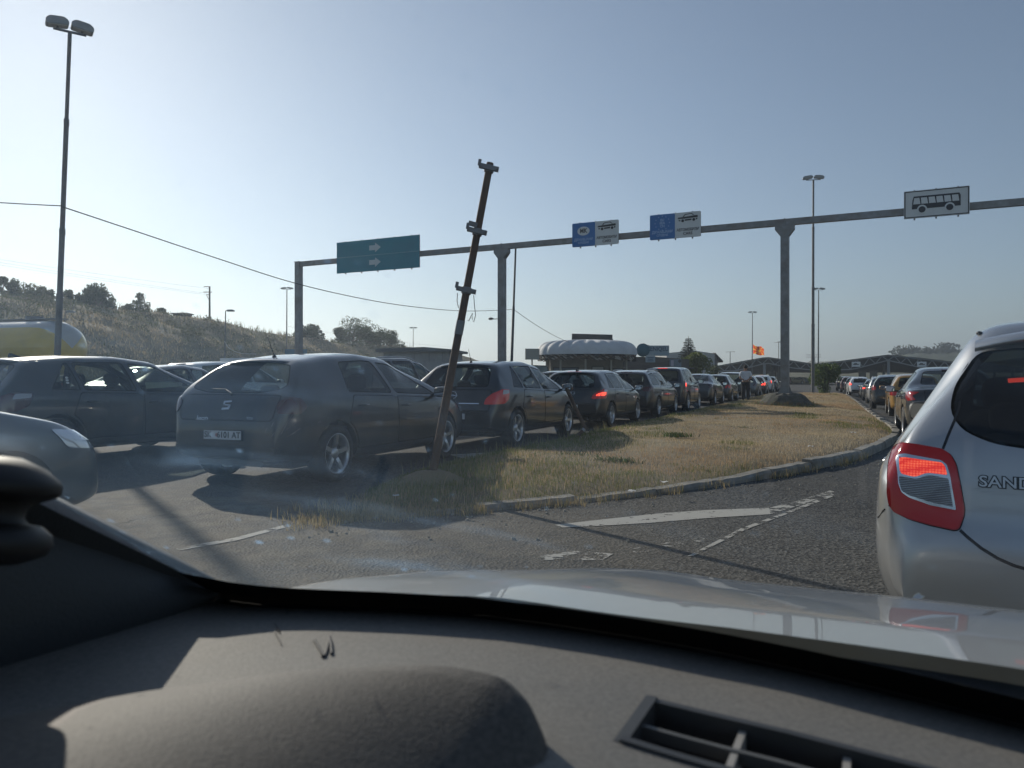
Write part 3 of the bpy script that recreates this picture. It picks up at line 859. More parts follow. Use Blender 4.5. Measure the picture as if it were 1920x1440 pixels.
# ------------------------------------------------------------------ ground
def asphalt():
    m = bpy.data.materials.new('asphalt'); m.use_nodes = True
    N = m.node_tree.nodes; L = m.node_tree.links; b = N['Principled BSDF']
    tc = N.new('ShaderNodeTexCoord'); O = tc.outputs['Object']
    def noise(sc, det=6, rough=.6):
        n = N.new('ShaderNodeTexNoise'); n.inputs['Scale'].default_value = sc; n.inputs['Detail'].default_value = det; n.inputs['Roughness'].default_value = rough
        L.new(O, n.inputs['Vector']); return n.outputs['Fac']
    def ramp(src, p0, p1, c0=(0, 0, 0), c1=(1, 1, 1)):
        r = N.new('ShaderNodeValToRGB'); r.color_ramp.elements[0].position = p0; r.color_ramp.elements[1].position = p1
        r.color_ramp.elements[0].color = (*c0, 1); r.color_ramp.elements[1].color = (*c1, 1); L.new(src, r.inputs[0]); return r.outputs[0]
    def mix(f, a, c):
        x = N.new('ShaderNodeMix'); x.data_type = 'RGBA'
        for i, q in ((0, f), (6, a), (7, c)):
            if isinstance(q, tuple): x.inputs[i].default_value = (*q, 1)
            elif isinstance(q, float): x.inputs[i].default_value = q
            else: L.new(q, x.inputs[i])
        return x.outputs[2]
    def math_(op, a, c):
        x = N.new('ShaderNodeMath'); x.operation = op; x.use_clamp = True
        for i, q in ((0, a), (1, c)):
            if isinstance(q, float): x.inputs[i].default_value = q
            else: L.new(q, x.inputs[i])
        return x.outputs[0]
    vo = N.new('ShaderNodeTexVoronoi'); vo.inputs['Scale'].default_value = 52; L.new(O, vo.inputs['Vector'])
    stone = ramp(vo.outputs['Color'], .25, .85, (.018, .018, .018), (.145, .142, .13))
    base = mix(ramp(noise(.35, 5), .38, .66), stone, mix(.5, stone, (.042, .043, .045)))
    base = mix(math_('MULTIPLY', ramp(noise(1.7, 8, .7), .5, .7), .35), base, (.10, .092, .075))
    # dusty shoulder near the broken end of the verge
    sep = N.new('ShaderNodeSeparateXYZ'); L.new(O, sep.inputs[0])
    mx = N.new('ShaderNodeMapRange'); mx.inputs[1].default_value = 1.6; mx.inputs[2].default_value = -1.0; L.new(sep.outputs[0], mx.inputs[0])
    my = N.new('ShaderNodeMapRange'); my.inputs[1].default_value = 8.6; my.inputs[2].default_value = 6.4; L.new(sep.outputs[1], my.inputs[0])
    reg = math_('MULTIPLY', mx.outputs[0], my.outputs[0])
    dn = ramp(noise(3.2, 9, .72), .36, .62)
    dust = math_('MULTIPLY', math_('ADD', math_('MULTIPLY', reg, .55), math_('MULTIPLY', math_('MULTIPLY', reg, dn), .6)), .85)
    base = mix(dust, base, mix(dn, (.12, .105, .078), (.20, .172, .125)))
    cr = N.new('ShaderNodeTexVoronoi'); cr.feature = 'DISTANCE_TO_EDGE'; cr.inputs['Scale'].default_value = .55
    wv = N.new('ShaderNodeMixRGB') if False else None
    nd = N.new('ShaderNodeTexNoise'); nd.inputs['Scale'].default_value = 1.5; nd.inputs['Detail'].default_value = 5; L.new(O, nd.inputs['Vector'])
    va = N.new('ShaderNodeVectorMath'); va.operation = 'ADD'; L.new(O, va.inputs[0]); L.new(nd.outputs['Color'], va.inputs[1]); L.new(va.outputs[0], cr.inputs['Vector'])
    crack = ramp(cr.outputs['Distance'], .004, .014, (1, 1, 1), (0, 0, 0))
    crm = math_('MULTIPLY', crack, ramp(noise(.45, 3), .48, .60))
    base = mix(math_('MULTIPLY', crm, .55), base, (.022, .021, .02))
    L.new(base, b.inputs['Base Color']); b.inputs['Roughness'].default_value = .86; b.inputs['Specular IOR Level'].default_value = .35
    bp = N.new('ShaderNodeBump'); bp.inputs['Strength'].default_value = .9; bp.inputs['Distance'].default_value = .012
    hsum = math_('SUBTRACT', math_('ADD', math_('MULTIPLY', vo.outputs['Distance'], .7), math_('MULTIPLY', noise(28, 6), .6)), math_('MULTIPLY', crm, .5))
    L.new(hsum, bp.inputs['Height']); L.new(bp.outputs[0], b.inputs['Normal'])
    return m
ASPH = asphalt()
gx = [-1500, -400, -150, -60, -30] + list(np.arange(-20, 60, 2.0)) + [70, 90, 150, 400, 2200]
gy = [-60, -20] + list(np.arange(0, 90, 2.0)) + [100, 130, 200, 500, 1200, 3000]
b = MB(); b.grid([[V(x, y, float(gz(x, y))) for x in gx] for y in gy])
tag(b.build('ground', ASPH), kind='structure')

# ------------------------------------------------------------------ verge between the two queues
near_px = [(690, 962), (760, 966), (840, 962), (920, 956), (1010, 949), (1100, 940), (1210, 928), (1320, 914), (1420, 899), (1500, 884), (1570, 870), (1620, 856), (1655, 841), (1676, 828), (1684, 818), (1678, 808), (1662, 797), (1645, 785), (1626, 771), (1610, 757), (1597, 748), (1588, 741)]
right_line = [G(*p) for p in near_px]
rl_end = right_line[-1]
U = V(math.sin(R(23.2)), math.cos(R(23.2)), 0); NV = V(math.cos(R(23.2)), -math.sin(R(23.2)), 0)
left0 = V(-1.28, 8.3, 0)
left_line = [left0 + U * t for t in (0, 2, 4, 6, 9, 12, 16, 20, 25, 30, 36, 42, 47)]
outline = [V(-1.25, 6.55, 0), V(-1.45, 7.3, 0)] + left_line + [rl_end + U * 2] + right_line[::-1]
poly2 = [(p.x, p.y) for p in outline]
def wob(x, y): return .035 * math.sin(x * 1.7 + y * .9) + .03 * math.sin(x * .6 - y * 1.3 + 1)
def edge_dist(x, y, pl=None):
    pl = pl or poly2; best = 1e9
    for i in range(len(pl)):
        ax, ay = pl[i]; bx, by = pl[(i + 1) % len(pl)]
        dx, dy = bx - ax, by - ay; t = max(0, min(1, ((x - ax) * dx + (y - ay) * dy) / (dx * dx + dy * dy + 1e-9)))
        best = min(best, math.hypot(x - ax - dx * t, y - ay - dy * t))
    return best
def verge_z(x, y):
    e = edge_dist(x, y) * (1 if x > 3 or y > 8.5 else .55)
    return .015 + .10 * min(1, e / .35) + (.03 + wob(x, y)) * min(1, e / 1.2) + float(gz(x, y))
inner = []
yy = 6.6
while yy < 55:
    st = .35 if yy < 18 else .8
    xx = -2.0
    while xx < 27:
        if pip((xx, yy), poly2) and edge_dist(xx, yy) > st * .4: inner.append((xx + random.uniform(-.08, .08), yy + random.uniform(-.08, .08)))
        xx += st
    yy += st
bp = []
for i in range(len(poly2)):
    a, c = Vector(poly2[i]), Vector(poly2[(i + 1) % len(poly2)]); n = max(1, int((c - a).length / .4))
    bp += [tuple(a + (c - a) * j / n) for j in range(n)]
r = delaunay_2d_cdt([Vector(p) for p in bp + inner], [(i, (i + 1) % len(bp)) for i in range(len(bp))], [], 1, 1e-6)
b = MB(); b.add([(p.x, p.y, verge_z(p.x, p.y)) for p in r[0]], [list(f) for f in r[2]], 0, True)
EARTH = mat('dry_verge_earth', (.20, .155, .095), .95, var=(.30, .24, .145), scale=2.2, bump=.8, bscale=40, dirt=(.10, .105, .045), dscale=.8, damt=.6)
me = b.mesh('verge', EARTH); fix_normals(me)
tag(link('verge', me), kind='structure')

# kerb stones along the near and right edge
CONC = mat('kerb_concrete', (.25, .235, .205), .9, var=(.36, .34, .30), scale=5, bump=.5, bscale=50, dirt=(.09, .078, .058), dscale=4, damt=.85)
b = MB(); pts = right_line; acc = []
for i in range(len(pts) - 1):
    n = max(1, int((pts[i + 1] - pts[i]).length / .12))
    acc += [pts[i].lerp(pts[i + 1], j / n) for j in range(n)]
acc.append(pts[-1]); run = []; k = 0
stone = []
d0 = 0
for i in range(len(acc)):
    stone.append(acc[i])
    if len(stone) >= 2: d0 += (stone[-1] - stone[-2]).length
    if d0 > .95 or i == len(acc) - 1:
        if len(stone) > 1:
            dz = random.uniform(-.035, .01); tilt = random.uniform(-.02, .02); gone = (acc[i].x < .35 and random.random() < .25)
            rows = []
            for j, p in enumerate(stone):
                q = stone[min(j + 1, len(stone) - 1)] - stone[max(j - 1, 0)]; q.normalize()
                nrm = V(q.y, -q.x, 0)
                if j == 0: p = p + q * .012
                if j == len(stone) - 1: p = p - q * .012
                h = .125 + dz + tilt * (j / len(stone)) + random.uniform(-.006, .006) - (.06 if gone else 0) - .075 * max(0, min(1, (3.4 - p.x) / 2.2))
                rows.append([p + nrm * .05 + V(0, 0, -.02), p + nrm * .045 + V(0, 0, h - .03), p + nrm * .025 + V(0, 0, h), p - nrm * .09 + V(0, 0, h + .004), p - nrm * .10 + V(0, 0, -.02)])
            b.grid(rows, smooth=False)
            b.add(rows[0], [(4, 3, 2, 1, 0)]); b.add(rows[-1], [(0, 1, 2, 3, 4)])
        stone = [acc[i]]; d0 = 0
me = b.mesh('kerb', CONC); fix_normals(me)
tag(link('kerb', me), kind='structure')

# worn white paint on the road
def worn_paint():
    m = bpy.data.materials.new('worn_road_paint'); m.use_nodes = True
    N = m.node_tree.nodes; L = m.node_tree.links; b = N['Principled BSDF']
    b.inputs['Base Color'].default_value = (.43, .42, .38, 1); b.inputs['Roughness'].default_value = .8
    tc = N.new('ShaderNodeTexCoord'); n = N.new('ShaderNodeTexNoise'); n.inputs['Scale'].default_value = 7; n.inputs['Detail'].default_value = 10; n.inputs['Roughness'].default_value = .75
    L.new(tc.outputs['Object'], n.inputs['Vector'])
    at = N.new('ShaderNodeAttribute'); at.attribute_name = 'wear'
    s_ = N.new('ShaderNodeMath'); s_.operation = 'SUBTRACT'; L.new(n.outputs['Fac'], s_.inputs[0]); L.new(at.outputs['Fac'], s_.inputs[1])
    r = N.new('ShaderNodeValToRGB'); r.color_ramp.elements[0].position = .0; r.color_ramp.elements[1].position = .035; L.new(s_.outputs[0], r.inputs[0])
    tr = N.new('ShaderNodeBsdfTransparent'); mx = N.new('ShaderNodeMixShader')
    L.new(r.outputs[0], mx.inputs[0]); L.new(tr.outputs[0], mx.inputs[1]); L.new(b.outputs[0], mx.inputs[2]); L.new(mx.outputs[0], N['Material Output'].inputs[0])
    return m
WORN = worn_paint()
def marking(polys):
    b = MB(); wear = []
    for pl, w in polys:
        b.add([G(x, y, .004) for x, y in pl], [tuple(range(len(pl)))]); wear += [w] * len(pl)
    me = b.mesh('road_marking', WORN); fix_normals(me)
    a = me.attributes.new('wear', 'FLOAT', 'POINT'); a.data.foreach_set('value', wear)
    tag(link('road_marking', me), kind='structure')
marking([([(1040, 984), (1110, 976), (1240, 962), (1330, 956), (1442, 952), (1444, 964), (1330, 971), (1220, 980), (1120, 986), (1055, 989)], .39),
         ([(1442, 952), (1500, 938), (1558, 919), (1566, 923), (1510, 944), (1444, 964)], .485),
         ([(1560, 926), (1566, 929), (1470, 966), (1400, 992), (1300, 1042), (1288, 1043), (1390, 990), (1460, 965)], .47),
         ([(1010, 1042), (1080, 1032), (1150, 1038), (1130, 1050), (1020, 1050)], .50),
         ([(1170, 1032), (1230, 1020), (1330, 1004), (1330, 1012), (1240, 1030), (1180, 1038)], .55),
         ([(330, 1028), (440, 1008), (530, 985), (535, 989), (445, 1013), (335, 1032)], .44),
         ([(840, 852), (930, 848), (960, 853), (880, 862)], .40),
         ([(850, 808), (980, 806), (940, 815), (890, 814)], .35)])

# loose stones and rubbish along the kerb
b = MB()
for i in range(300):
    t = random.random() ** 1.6; k = t * (len(right_line) - 9); a = right_line[int(k)].lerp(right_line[int(k) + 1], k % 1)
    off = abs(random.gauss(0, .45)) + .07
    tn = (right_line[int(k) + 1] - right_line[int(k)]).normalized(); p = a + V(tn.y, -tn.x, 0) * off
    s_ = random.choice([.006, .008, .008, .012, .018]) * random.uniform(.7, 1.3)
    vs = [V(math.cos(q) * s_ * random.uniform(.7, 1.2), math.sin(q) * s_ * random.uniform(.7, 1.2), -s_ * .3) + p for q in np.linspace(0, 5.2, 6)] + [V(math.cos(q) * s_ * .6, math.sin(q) * s_ * .6, s_ * random.uniform(.4, .8)) + p for q in np.linspace(0, 5.2, 6)]
    b.add(vs, [(6, 7, 8, 9, 10, 11)] + [(j, (j + 1) % 6, 6 + (j + 1) % 6, 6 + j) for j in range(6)])
tag(b.build('gravel', mat('gravel', (.26, .23, .18), .9, var=(.42, .39, .33), scale=3)), kind='stuff')

# ------------------------------------------------------------------ grass
def blades(name, pts, hmin, hmax, wid, cols, lean=.5, tilt=.35):
    """pts (n,3); cols function of index array -> (n,3)"""
    n = len(pts); pts = np.asarray(pts)
    h = rng.uniform(hmin, hmax, n) if np.isscalar(hmin) else hmin * rng.uniform(.6, 1.3, n)
    a = rng.uniform(0, 2 * np.pi, n); b_ = rng.uniform(0, 2 * np.pi, n)
    w = wid * rng.uniform(.6, 1.3, n) if np.isscalar(wid) else wid * rng.uniform(.7, 1.3, n)
    dx, dy = np.cos(a) * w / 2, np.sin(a) * w / 2
    ln = h * rng.uniform(0, lean, n)
    lx, ly = np.cos(b_) * ln, np.sin(b_) * ln
    Z = np.zeros(n)
    v = np.empty((n, 5, 3))
    v[:, 0] = pts + np.stack([-dx, -dy, Z - .01], 1); v[:, 1] = pts + np.stack([dx, dy, Z - .01], 1)
    v[:, 2] = pts + np.stack([dx * .7 + lx * .35, dy * .7 + ly * .35, h * .6], 1); v[:, 3] = pts + np.stack([-dx * .7 + lx * .35, -dy * .7 + ly * .35, h * .6], 1)
    v[:, 4] = pts + np.stack([lx, ly, h * .97], 1)
    me = bpy.data.meshes.new(name)
    me.vertices.add(n * 5); me.vertices.foreach_set('co', v.reshape(-1).astype('f'))
    base = np.arange(n)[:, None] * 5
    q = (base + np.array([[0, 1, 2, 3]])); t = (base + np.array([[3, 2, 4]]))
    loops = np.concatenate([q, t], 1).reshape(-1)
    me.loops.add(len(loops)); me.loops.foreach_set('vertex_index', loops.astype('i'))
    me.polygons.add(n * 2)
    ls = (np.arange(n)[:, None] * 7 + np.array([[0, 4]])).reshape(-1)
    me.polygons.foreach_set('loop_start', ls.astype('i'))
    me.update(calc_edges=True); me.validate()
    ca = me.attributes.new('tint', 'FLOAT_COLOR', 'POINT')
    c4 = np.ones((n, 5, 4)); c4[:, :, :3] = cols[:, None, :]
    ca.data.foreach_set('color', c4.reshape(-1).astype('f'))
    return me
def tint_mat(name, rough=.7, trans=.35):
    m = bpy.data.materials.new(name); m.use_nodes = True
    N = m.node_tree.nodes; L = m.node_tree.links; b = N['Principled BSDF']
    at = N.new('ShaderNodeAttribute'); at.attribute_name = 'tint'
    L.new(at.outputs['Color'], b.inputs['Base Color']); b.inputs['Roughness'].default_value = rough; b.inputs['Specular IOR Level'].default_value = .25
    if trans:
        t = N.new('ShaderNodeBsdfTranslucent'); L.new(at.outputs['Color'], t.inputs[0])
        mx = N.new('ShaderNodeMixShader'); mx.inputs[0].default_value = trans
        L.new(b.outputs[0], mx.inputs[1]); L.new(t.outputs[0], mx.inputs[2]); L.new(mx.outputs[0], N['Material Output'].inputs[0])
    return m
GRASSM = tint_mat('grass_blade')
px_ = rng.uniform(-2, 26, 900000); py_ = 6.4 + rng.uniform(0, 1, 900000) ** 1.7 * 48
# fast polygon test
def pip_np(x, y, pl):
    c = np.zeros(len(x), bool); j = len(pl) - 1
    for i in range(len(pl)):
        xi, yi = pl[i]; xj, yj = pl[j]
        with np.errstate(divide='ignore', invalid='ignore'):
            t = ((yi > y) != (yj > y)) & (x < (xj - xi) * (y - yi) / (yj - yi + 1e-12) + xi)
        c ^= t; j = i
    return c
def ed_np(x, y, pl):
    best = np.full(len(x), 1e9)
    for i in range(len(pl)):
        ax, ay = pl[i]; bx, by = pl[(i + 1) % len(pl)]
        dx, dy = bx - ax, by - ay; t = np.clip(((x - ax) * dx + (y - ay) * dy) / (dx * dx + dy * dy + 1e-9), 0, 1)
        best = np.minimum(best, np.hypot(x - ax - dx * t, y - ay - dy * t))
    return best
k = pip_np(px_, py_, poly2); px_, py_ = px_[k], py_[k]
e = ed_np(px_, py_, poly2)
vz = .015 + .10 * np.minimum(1, e / .35) + (.03 + .035 * np.sin(px_ * 1.7 + py_ * .9) + .03 * np.sin(px_ * .6 - py_ * 1.3 + 1)) * np.minimum(1, e / 1.2) + gz(px_, py_)
def fnoise(x, y, s, seed):
    r_ = np.random.default_rng(seed); o = 0
    for q in range(6):
        a = r_.uniform(0, 6.28); f = s * 1.6 ** (q - 2); o = o + np.sin((x * math.cos(a) + y * math.sin(a)) * f + r_.uniform(0, 6.28)) * np.sin((x * math.sin(a + 1) - y * math.cos(a + 1)) * f * .8 + r_.uniform(0, 6.28))
    return o / 2.2
# green strip: beside the left lane and round the leaning pole
lat = (px_ - left0.x) * NV.x + (py_ - left0.y) * NV.y
gn = np.clip(1.15 - lat / 1.5 + fnoise(px_, py_, 1.3, 3) * .45, 0, 1) * np.clip(1.3 - (py_ - 8) / 26, .35, 1)
gn = np.maximum(gn, np.clip(1.0 - np.hypot(px_ + .3, py_ - 7.4) / 2.4 + fnoise(px_, py_, 2, 5) * .3, 0, 1))
gn = np.maximum(gn, np.clip(.9 - ed_np(px_, py_, [(p.x, p.y) for p in right_line[:9]]) / .5 + fnoise(px_, py_, 2.5, 6) * .5, 0, .8))
gn = np.maximum(gn, np.clip((fnoise(px_, py_, 1.1, 9) - .62) * 4, 0, .85))
clump = fnoise(px_, py_, 3.2, 11)
h = (.028 + .013 * clump + .030 * gn ** 2) * np.where(rng.uniform(0, 1, len(px_)) < .06, 1.9, 1.0)
h = np.clip(h, .014, .3)
bare = rng.uniform(0, 1, len(px_)) < np.clip(.97 - .75 * np.clip(fnoise(px_, py_, 1.7, 31) * 1.6 - .55, 0, 1) * (1 - gn), .08, 1)
px_, py_, vz, gn, h, clump = (a[bare] for a in (px_, py_, vz, gn, h, clump))
n = len(px_)
tan0, tan1 = np.array([.42, .325, .20]), np.array([.68, .565, .39])
gr0, gr1 = np.array([.13, .155, .045]), np.array([.30, .30, .11])
u1 = rng.uniform(0, 1, (n, 1)); pick = (rng.uniform(0, 1, n) < gn * .95)[:, None]
rust = np.clip(fnoise(px_, py_, .9, 21) * .8 + .4, 0, 1)[:, None]
tanc = (tan0 + (tan1 - tan0) * u1) * (1 - rust * np.array([.06, .18, .27]))
cols = np.where(pick, gr0 + (gr1 - gr0) * u1, tanc)
wid = .0045 + np.clip(py_ - 8, 0, 45) * .00048
print('blades', n)
tag(link('grass', blades('grass', np.stack([px_, py_, vz], 1), h, 0, wid, cols)) if False else link('grass', blades('grass', np.stack([px_, py_, vz], 1), h, None, wid, cols)), kind='stuff')

# weeds in the kerb joints and the broken end
pts = []; hh = []; cc = []
for i in range(260):
    if random.random() < .45:
        a = V(random.gauss(-1.15, .3), random.gauss(6.45, .28), 0)
    else:
        t = random.random() ** 1.4 * 11; a = right_line[int(t)].lerp(right_line[int(t) + 1], t % 1) + V(random.gauss(.03, .05), random.gauss(-.07, .05), 0)
    for j in range(random.randint(8, 26)):
        pts.append((a.x + random.gauss(0, .04), a.y + random.gauss(0, .04), 0)); hh.append(random.uniform(.03, .11))
        g_ = random.random(); cc.append((.38 + .2 * g_, .28 + .17 * g_, .13 + .1 * g_) if random.random() < .8 else (.14, .16, .05))
# patch of dry weeds across the dusty tarmac
for i in range(70):
    t = random.random(); a = G(540 + 240 * t + random.gauss(0, 12), 985 - 22 * t + random.gauss(0, 5))
    for j in range(random.randint(8, 22)):
        pts.append((a.x + random.gauss(0, .05), a.y + random.gauss(0, .05), 0)); hh.append(random.uniform(.02, .07)); g_ = random.random(); cc.append((.36 + .2 * g_, .28 + .16 * g_, .12 + .1 * g_))
tag(link('weeds', blades('weeds', np.array(pts), np.array(hh), None, .005, np.array(cc), lean=.9)), kind='stuff')
# tall stalks by the left lane
pts = []; hh = []; cc = []
for i in range(160):
    a = left0 + U * random.uniform(0, 8) + NV * random.uniform(-.15, .5)
    for j in range(3): pts.append((a.x + random.gauss(0, .02), a.y + random.gauss(0, .02), .05)); hh.append(random.uniform(.08, .22)); cc.append((.24, .25, .12) if random.random() < .6 else (.45, .38, .22))
tag(link('grass_stalks', blades('grass_stalks', np.array(pts), np.array(hh), None, .006, np.array(cc), lean=.5)), kind='stuff')

# scraps of litter in the grass
for i, (px, py, c_) in enumerate(((1185, 922, 'white'), (1245, 905, 'white'), (925, 872, 'white'), (1020, 868, 'pale'), (1520, 838, 'white'), (1405, 846, 'pale'), (742, 930, 'white'), (1310, 872, 'pale'), (1600, 812, 'white'))):
    g0 = G(px, py, .14); b = MB(); r_ = random.Random(60 + i); s_ = r_.uniform(.025, .05)
    rows = [[V((u - .5) * 2 * s_, (v - .5) * 1.3 * s_, r_.uniform(0, .6) * s_) for u in (0, .35, .7, 1)] for v in (0, .5, 1)]
    b.grid(rows); o = b.build('paper_scrap', mat('paper_scrap', (.62, .62, .6), .8) if c_ == 'white' else mat('pale_scrap', (.42, .40, .36), .8), None, g0, (0, 0, r_.uniform(0, 3)))
    tag(o, 'small crumpled pale scrap of litter lying on the grass verge', 'litter', 'scraps of litter on the verge', 'thing')

# ------------------------------------------------------------------ hills
from mathutils import noise as mnoise
def hillside(name, ridge, m, depth=35, back=40, nx=90, ny=22, amp=.8, foot=0.0):
    px = np.array([r_[0] for r_ in ridge]); py = np.array([r_[1] for r_ in ridge]); dd = np.array([r_[2] for r_ in ridge])
    rows = []
    ts = list(np.linspace(0, 1, ny)) + [1.15, 1.6]
    for t in ts:
        row = []
        for q in np.linspace(px[0], px[-1], nx):
            D = np.interp(q, px, dd); p = P(q, np.interp(q, px, py), D)
            dirv = V(p.x, p.y, 0).normalized()
            if t <= 1:
                z = foot + (p.z - foot) * (1 - (1 - t) ** 1.5); pos = V(p.x, p.y, 0) - dirv * depth * (1 - t)
            else:
                z = p.z * (1 - .4 * (t - 1)); pos = V(p.x, p.y, 0) + dirv * back * (t - 1)
            if 0.02 < t: z += amp * (mnoise.noise(V(pos.x * .09, pos.y * .09, 1)) + .5 * mnoise.noise(V(pos.x * .3, pos.y * .3, 4))) * min(1, t * 2) * (.35 if t > .95 else 1)
            row.append(V(pos.x, pos.y, z))
        rows.append(row)
    b = MB(); b.grid(rows); me = b.mesh(name, m); fix_normals(me)
    if sum(p.normal.z for p in me.polygons) < 0: me.flip_normals()
    tag(link(name, me), kind='structure')
    return rows
HILLM = mat('scrub_slope', (.30, .235, .15), .95, var=(.17, .15, .085), scale=.16, detail=10, bump=1.0, bscale=2.5, dirt=(.055, .062, .03), dscale=.35, damt=.75)
ridge = [(-700, 500, 52), (-400, 520, 60), (-150, 538, 68), (0, 556, 74), (120, 570, 80), (200, 578, 86), (270, 588, 92), (350, 599, 99), (420, 608, 105), (500, 624, 115), (560, 634, 124), (640, 643, 138), (740, 649, 150), (860, 668, 175), (980, 692, 200), (1100, 705, 230)]
HR = hillside('hill', ridge, HILLM, depth=34, nx=150, ny=26)
# scrub cover of the slope: dry stalks and green clumps
pts = []; hh = []; cc = []; ww = []
for i in range(26000):
    a = random.random() * (len(HR) - 4) ; q = random.random() * (len(HR[0]) - 40) + 18
    i0, j0 = int(a), int(q); p = HR[i0][j0].lerp(HR[i0 + 1][j0], a % 1).lerp(HR[i0][j0 + 1].lerp(HR[i0 + 1][j0 + 1], a % 1), q % 1)
    g_ = 1.3 * mnoise.noise(V(p.x * .07, p.y * .07, 7)) + .7 * mnoise.noise(V(p.x * .25, p.y * .25, 2)) + random.gauss(0, .15)
    pts.append(p); hh.append(random.uniform(.10, .34)); ww.append(random.uniform(.05, .13))
    u_ = random.random()
    cc.append((.09 + .07 * u_, .10 + .07 * u_, .045 + .03 * u_) if g_ > .05 else (.34 + .18 * u_, .27 + .15 * u_, .16 + .11 * u_))
for i in range(1500):
    q = random.random() * (len(HR[0]) - 40) + 18; j0 = int(q); p = HR[25][j0].lerp(HR[25][j0 + 1], q % 1)
    pts.append(p + V(0, random.uniform(-1, 1), -.05)); hh.append(random.uniform(.3, 1.1)); ww.append(.09); u_ = random.random()
    cc.append((.09 + .1 * u_, .09 + .09 * u_, .035 + .04 * u_))
tag(link('scrub', blades('scrub', np.array([tuple(p) for p in pts]), np.array(hh), None, np.array(ww), np.array(cc), lean=.6)), kind='stuff')
FARM = mat('far_dry_hill', (.15, .135, .085), .95, var=(.07, .08, .045), scale=.06, detail=10, dirt=(.045, .055, .032), dscale=.12, damt=.7)
hillside('far_hill', [(1180, 700, 380), (1300, 694, 390), (1450, 690, 400), (1520, 684, 400), (1570, 681, 400), (1660, 688, 390), (1800, 684, 380), (2100, 676, 370)], FARM, depth=190, back=100, nx=60, ny=14, amp=2)
FARG = mat('far_green_hill', (.035, .05, .022), .95, var=(.065, .075, .035), scale=.10, detail=10, bump=1, bscale=.4)
hillside('wooded_hill', [(1640, 690, 520), (1680, 671, 520), (1700, 664, 520), (1760, 662, 520), (1800, 658, 520), (1900, 640, 500), (2150, 620, 480)], FARG, depth=120, back=100, nx=80, ny=12, amp=3)
hillside('distant_hill', [(1440, 700, 900), (1500, 684, 900), (1560, 676, 900), (1640, 690, 900)], FARM, depth=200, back=200, nx=30, ny=8, amp=5)

# ------------------------------------------------------------------ trees and shrubs
LEAFM = tint_mat('leaves', .6, .4)
WOODM = mat('bark', (.10, .075, .05), .9, var=(.16, .125, .09), scale=6)
def crown(name, clumps, n, leaf, c0, c1, seed=1, up=.3):
    r_ = np.random.default_rng(seed); vs = []; cols = []
    w = np.array([c[3] ** 2 for c in clumps]); w = w / w.sum()
    ks = r_.choice(len(clumps), n, p=w)
    d = r_.normal(size=(n, 3)); d /= np.linalg.norm(d, axis=1)[:, None]; rad = r_.uniform(.25, 1, n) ** .5
    cen = np.array([c[:3] for c in clumps])[ks]; rr = np.array([c[3] for c in clumps])[ks]
    p = cen + d * (rr * rad)[:, None] * np.array([1, 1, .85])
    a = r_.normal(size=(n, 3)); a /= np.linalg.norm(a, axis=1)[:, None]
    bb = np.cross(a, r_.normal(size=(n, 3))); bb /= np.linalg.norm(bb, axis=1)[:, None]
    s_ = leaf * r_.uniform(.6, 1.4, n)[:, None]
    v = np.stack([p - a * s_, p + bb * s_ * .5, p + a * s_, p - bb * s_ * .5], 1)
    me = bpy.data.meshes.new(name)
    me.from_pydata(v.reshape(-1, 3).tolist(), [], (np.arange(n)[:, None] * 4 + np.arange(4)).tolist())
    ctone = np.random.default_rng(seed + 5).uniform(0, 1, len(clumps))[ks]
    u_ = np.clip(.5 * r_.uniform(0, 1, n) + .5 * ctone, 0, 1)[:, None]
    c = np.array(c0) + (np.array(c1) - np.array(c0)) * u_
    ca = me.attributes.new('tint', 'FLOAT_COLOR', 'POINT'); c4 = np.ones((n, 4, 4)); c4[:, :, :3] = c[:, None, :]
    ca.data.foreach_set('color', c4.reshape(-1).astype('f')); me.materials.append(LEAFM)
    return me
cl = []
for i in range(420):
    a = random.random() * 24; q = random.random() * (len(HR[0]) - 40) + 18; i0, j0 = int(a), int(q)
    p = HR[i0][j0].lerp(HR[i0 + 1][j0], a % 1).lerp(HR[i0][j0 + 1].lerp(HR[i0 + 1][j0 + 1], a % 1), q % 1)
    if mnoise.noise(V(p.x * .07, p.y * .07, 7)) + random.gauss(0, .2) < -.05: continue
    cl.append((p.x, p.y, p.z + .1, random.uniform(.25, .95)))
tag(link('undergrowth', crown('undergrowth', cl, 22000, .11, (.05, .062, .028), (.19, .18, .10), 17)), kind='stuff')
GRASSMS = (GRASSM,)
for nm in ('grass', 'weeds', 'grass_stalks', 'scrub'): bpy.data.objects[nm].data.materials.append(GRASSM)
def tree(name, label, pos, h, w, n, leaf, c0, c1, seed, trunk=.25, group=None, cat='tree'):
    t = thing(name, label, cat, pos, group=group); r_ = random.Random(seed)
    cl = []
    for i in range(r_.randint(9, 14)):
        a = r_.uniform(0, 6.28); q = r_.uniform(.1, .8); zz = r_.uniform(trunk + .08, .9)
        f = math.sin(min(1, (1.05 - zz) * 1.5) * 1.57)
        cl.append((math.cos(a) * w / 2 * q * f, math.sin(a) * w / 2 * q * f, zz * h, w * r_.uniform(.14, .26)))
    link('crown', crown('crown', cl, n, leaf, c0, c1, seed), t)
    b = MB(); b.tube([(0, 0, -.1), (0, 0, h * trunk), (.02 * h, 0, h * .6)], [w * .04 + .03, w * .03 + .02, .02], 8)
    for c in cl[:6]: b.tube([(0, 0, h * trunk), (c[0] * .5, c[1] * .5, (h * trunk + c[2]) / 2), c[:3]], [w * .02 + .012, w * .012 + .008, .006], 5)
    b.build('trunk', WOODM, t)
    return t
DG0, DG1 = (.022, .036, .012), (.075, .10, .03)
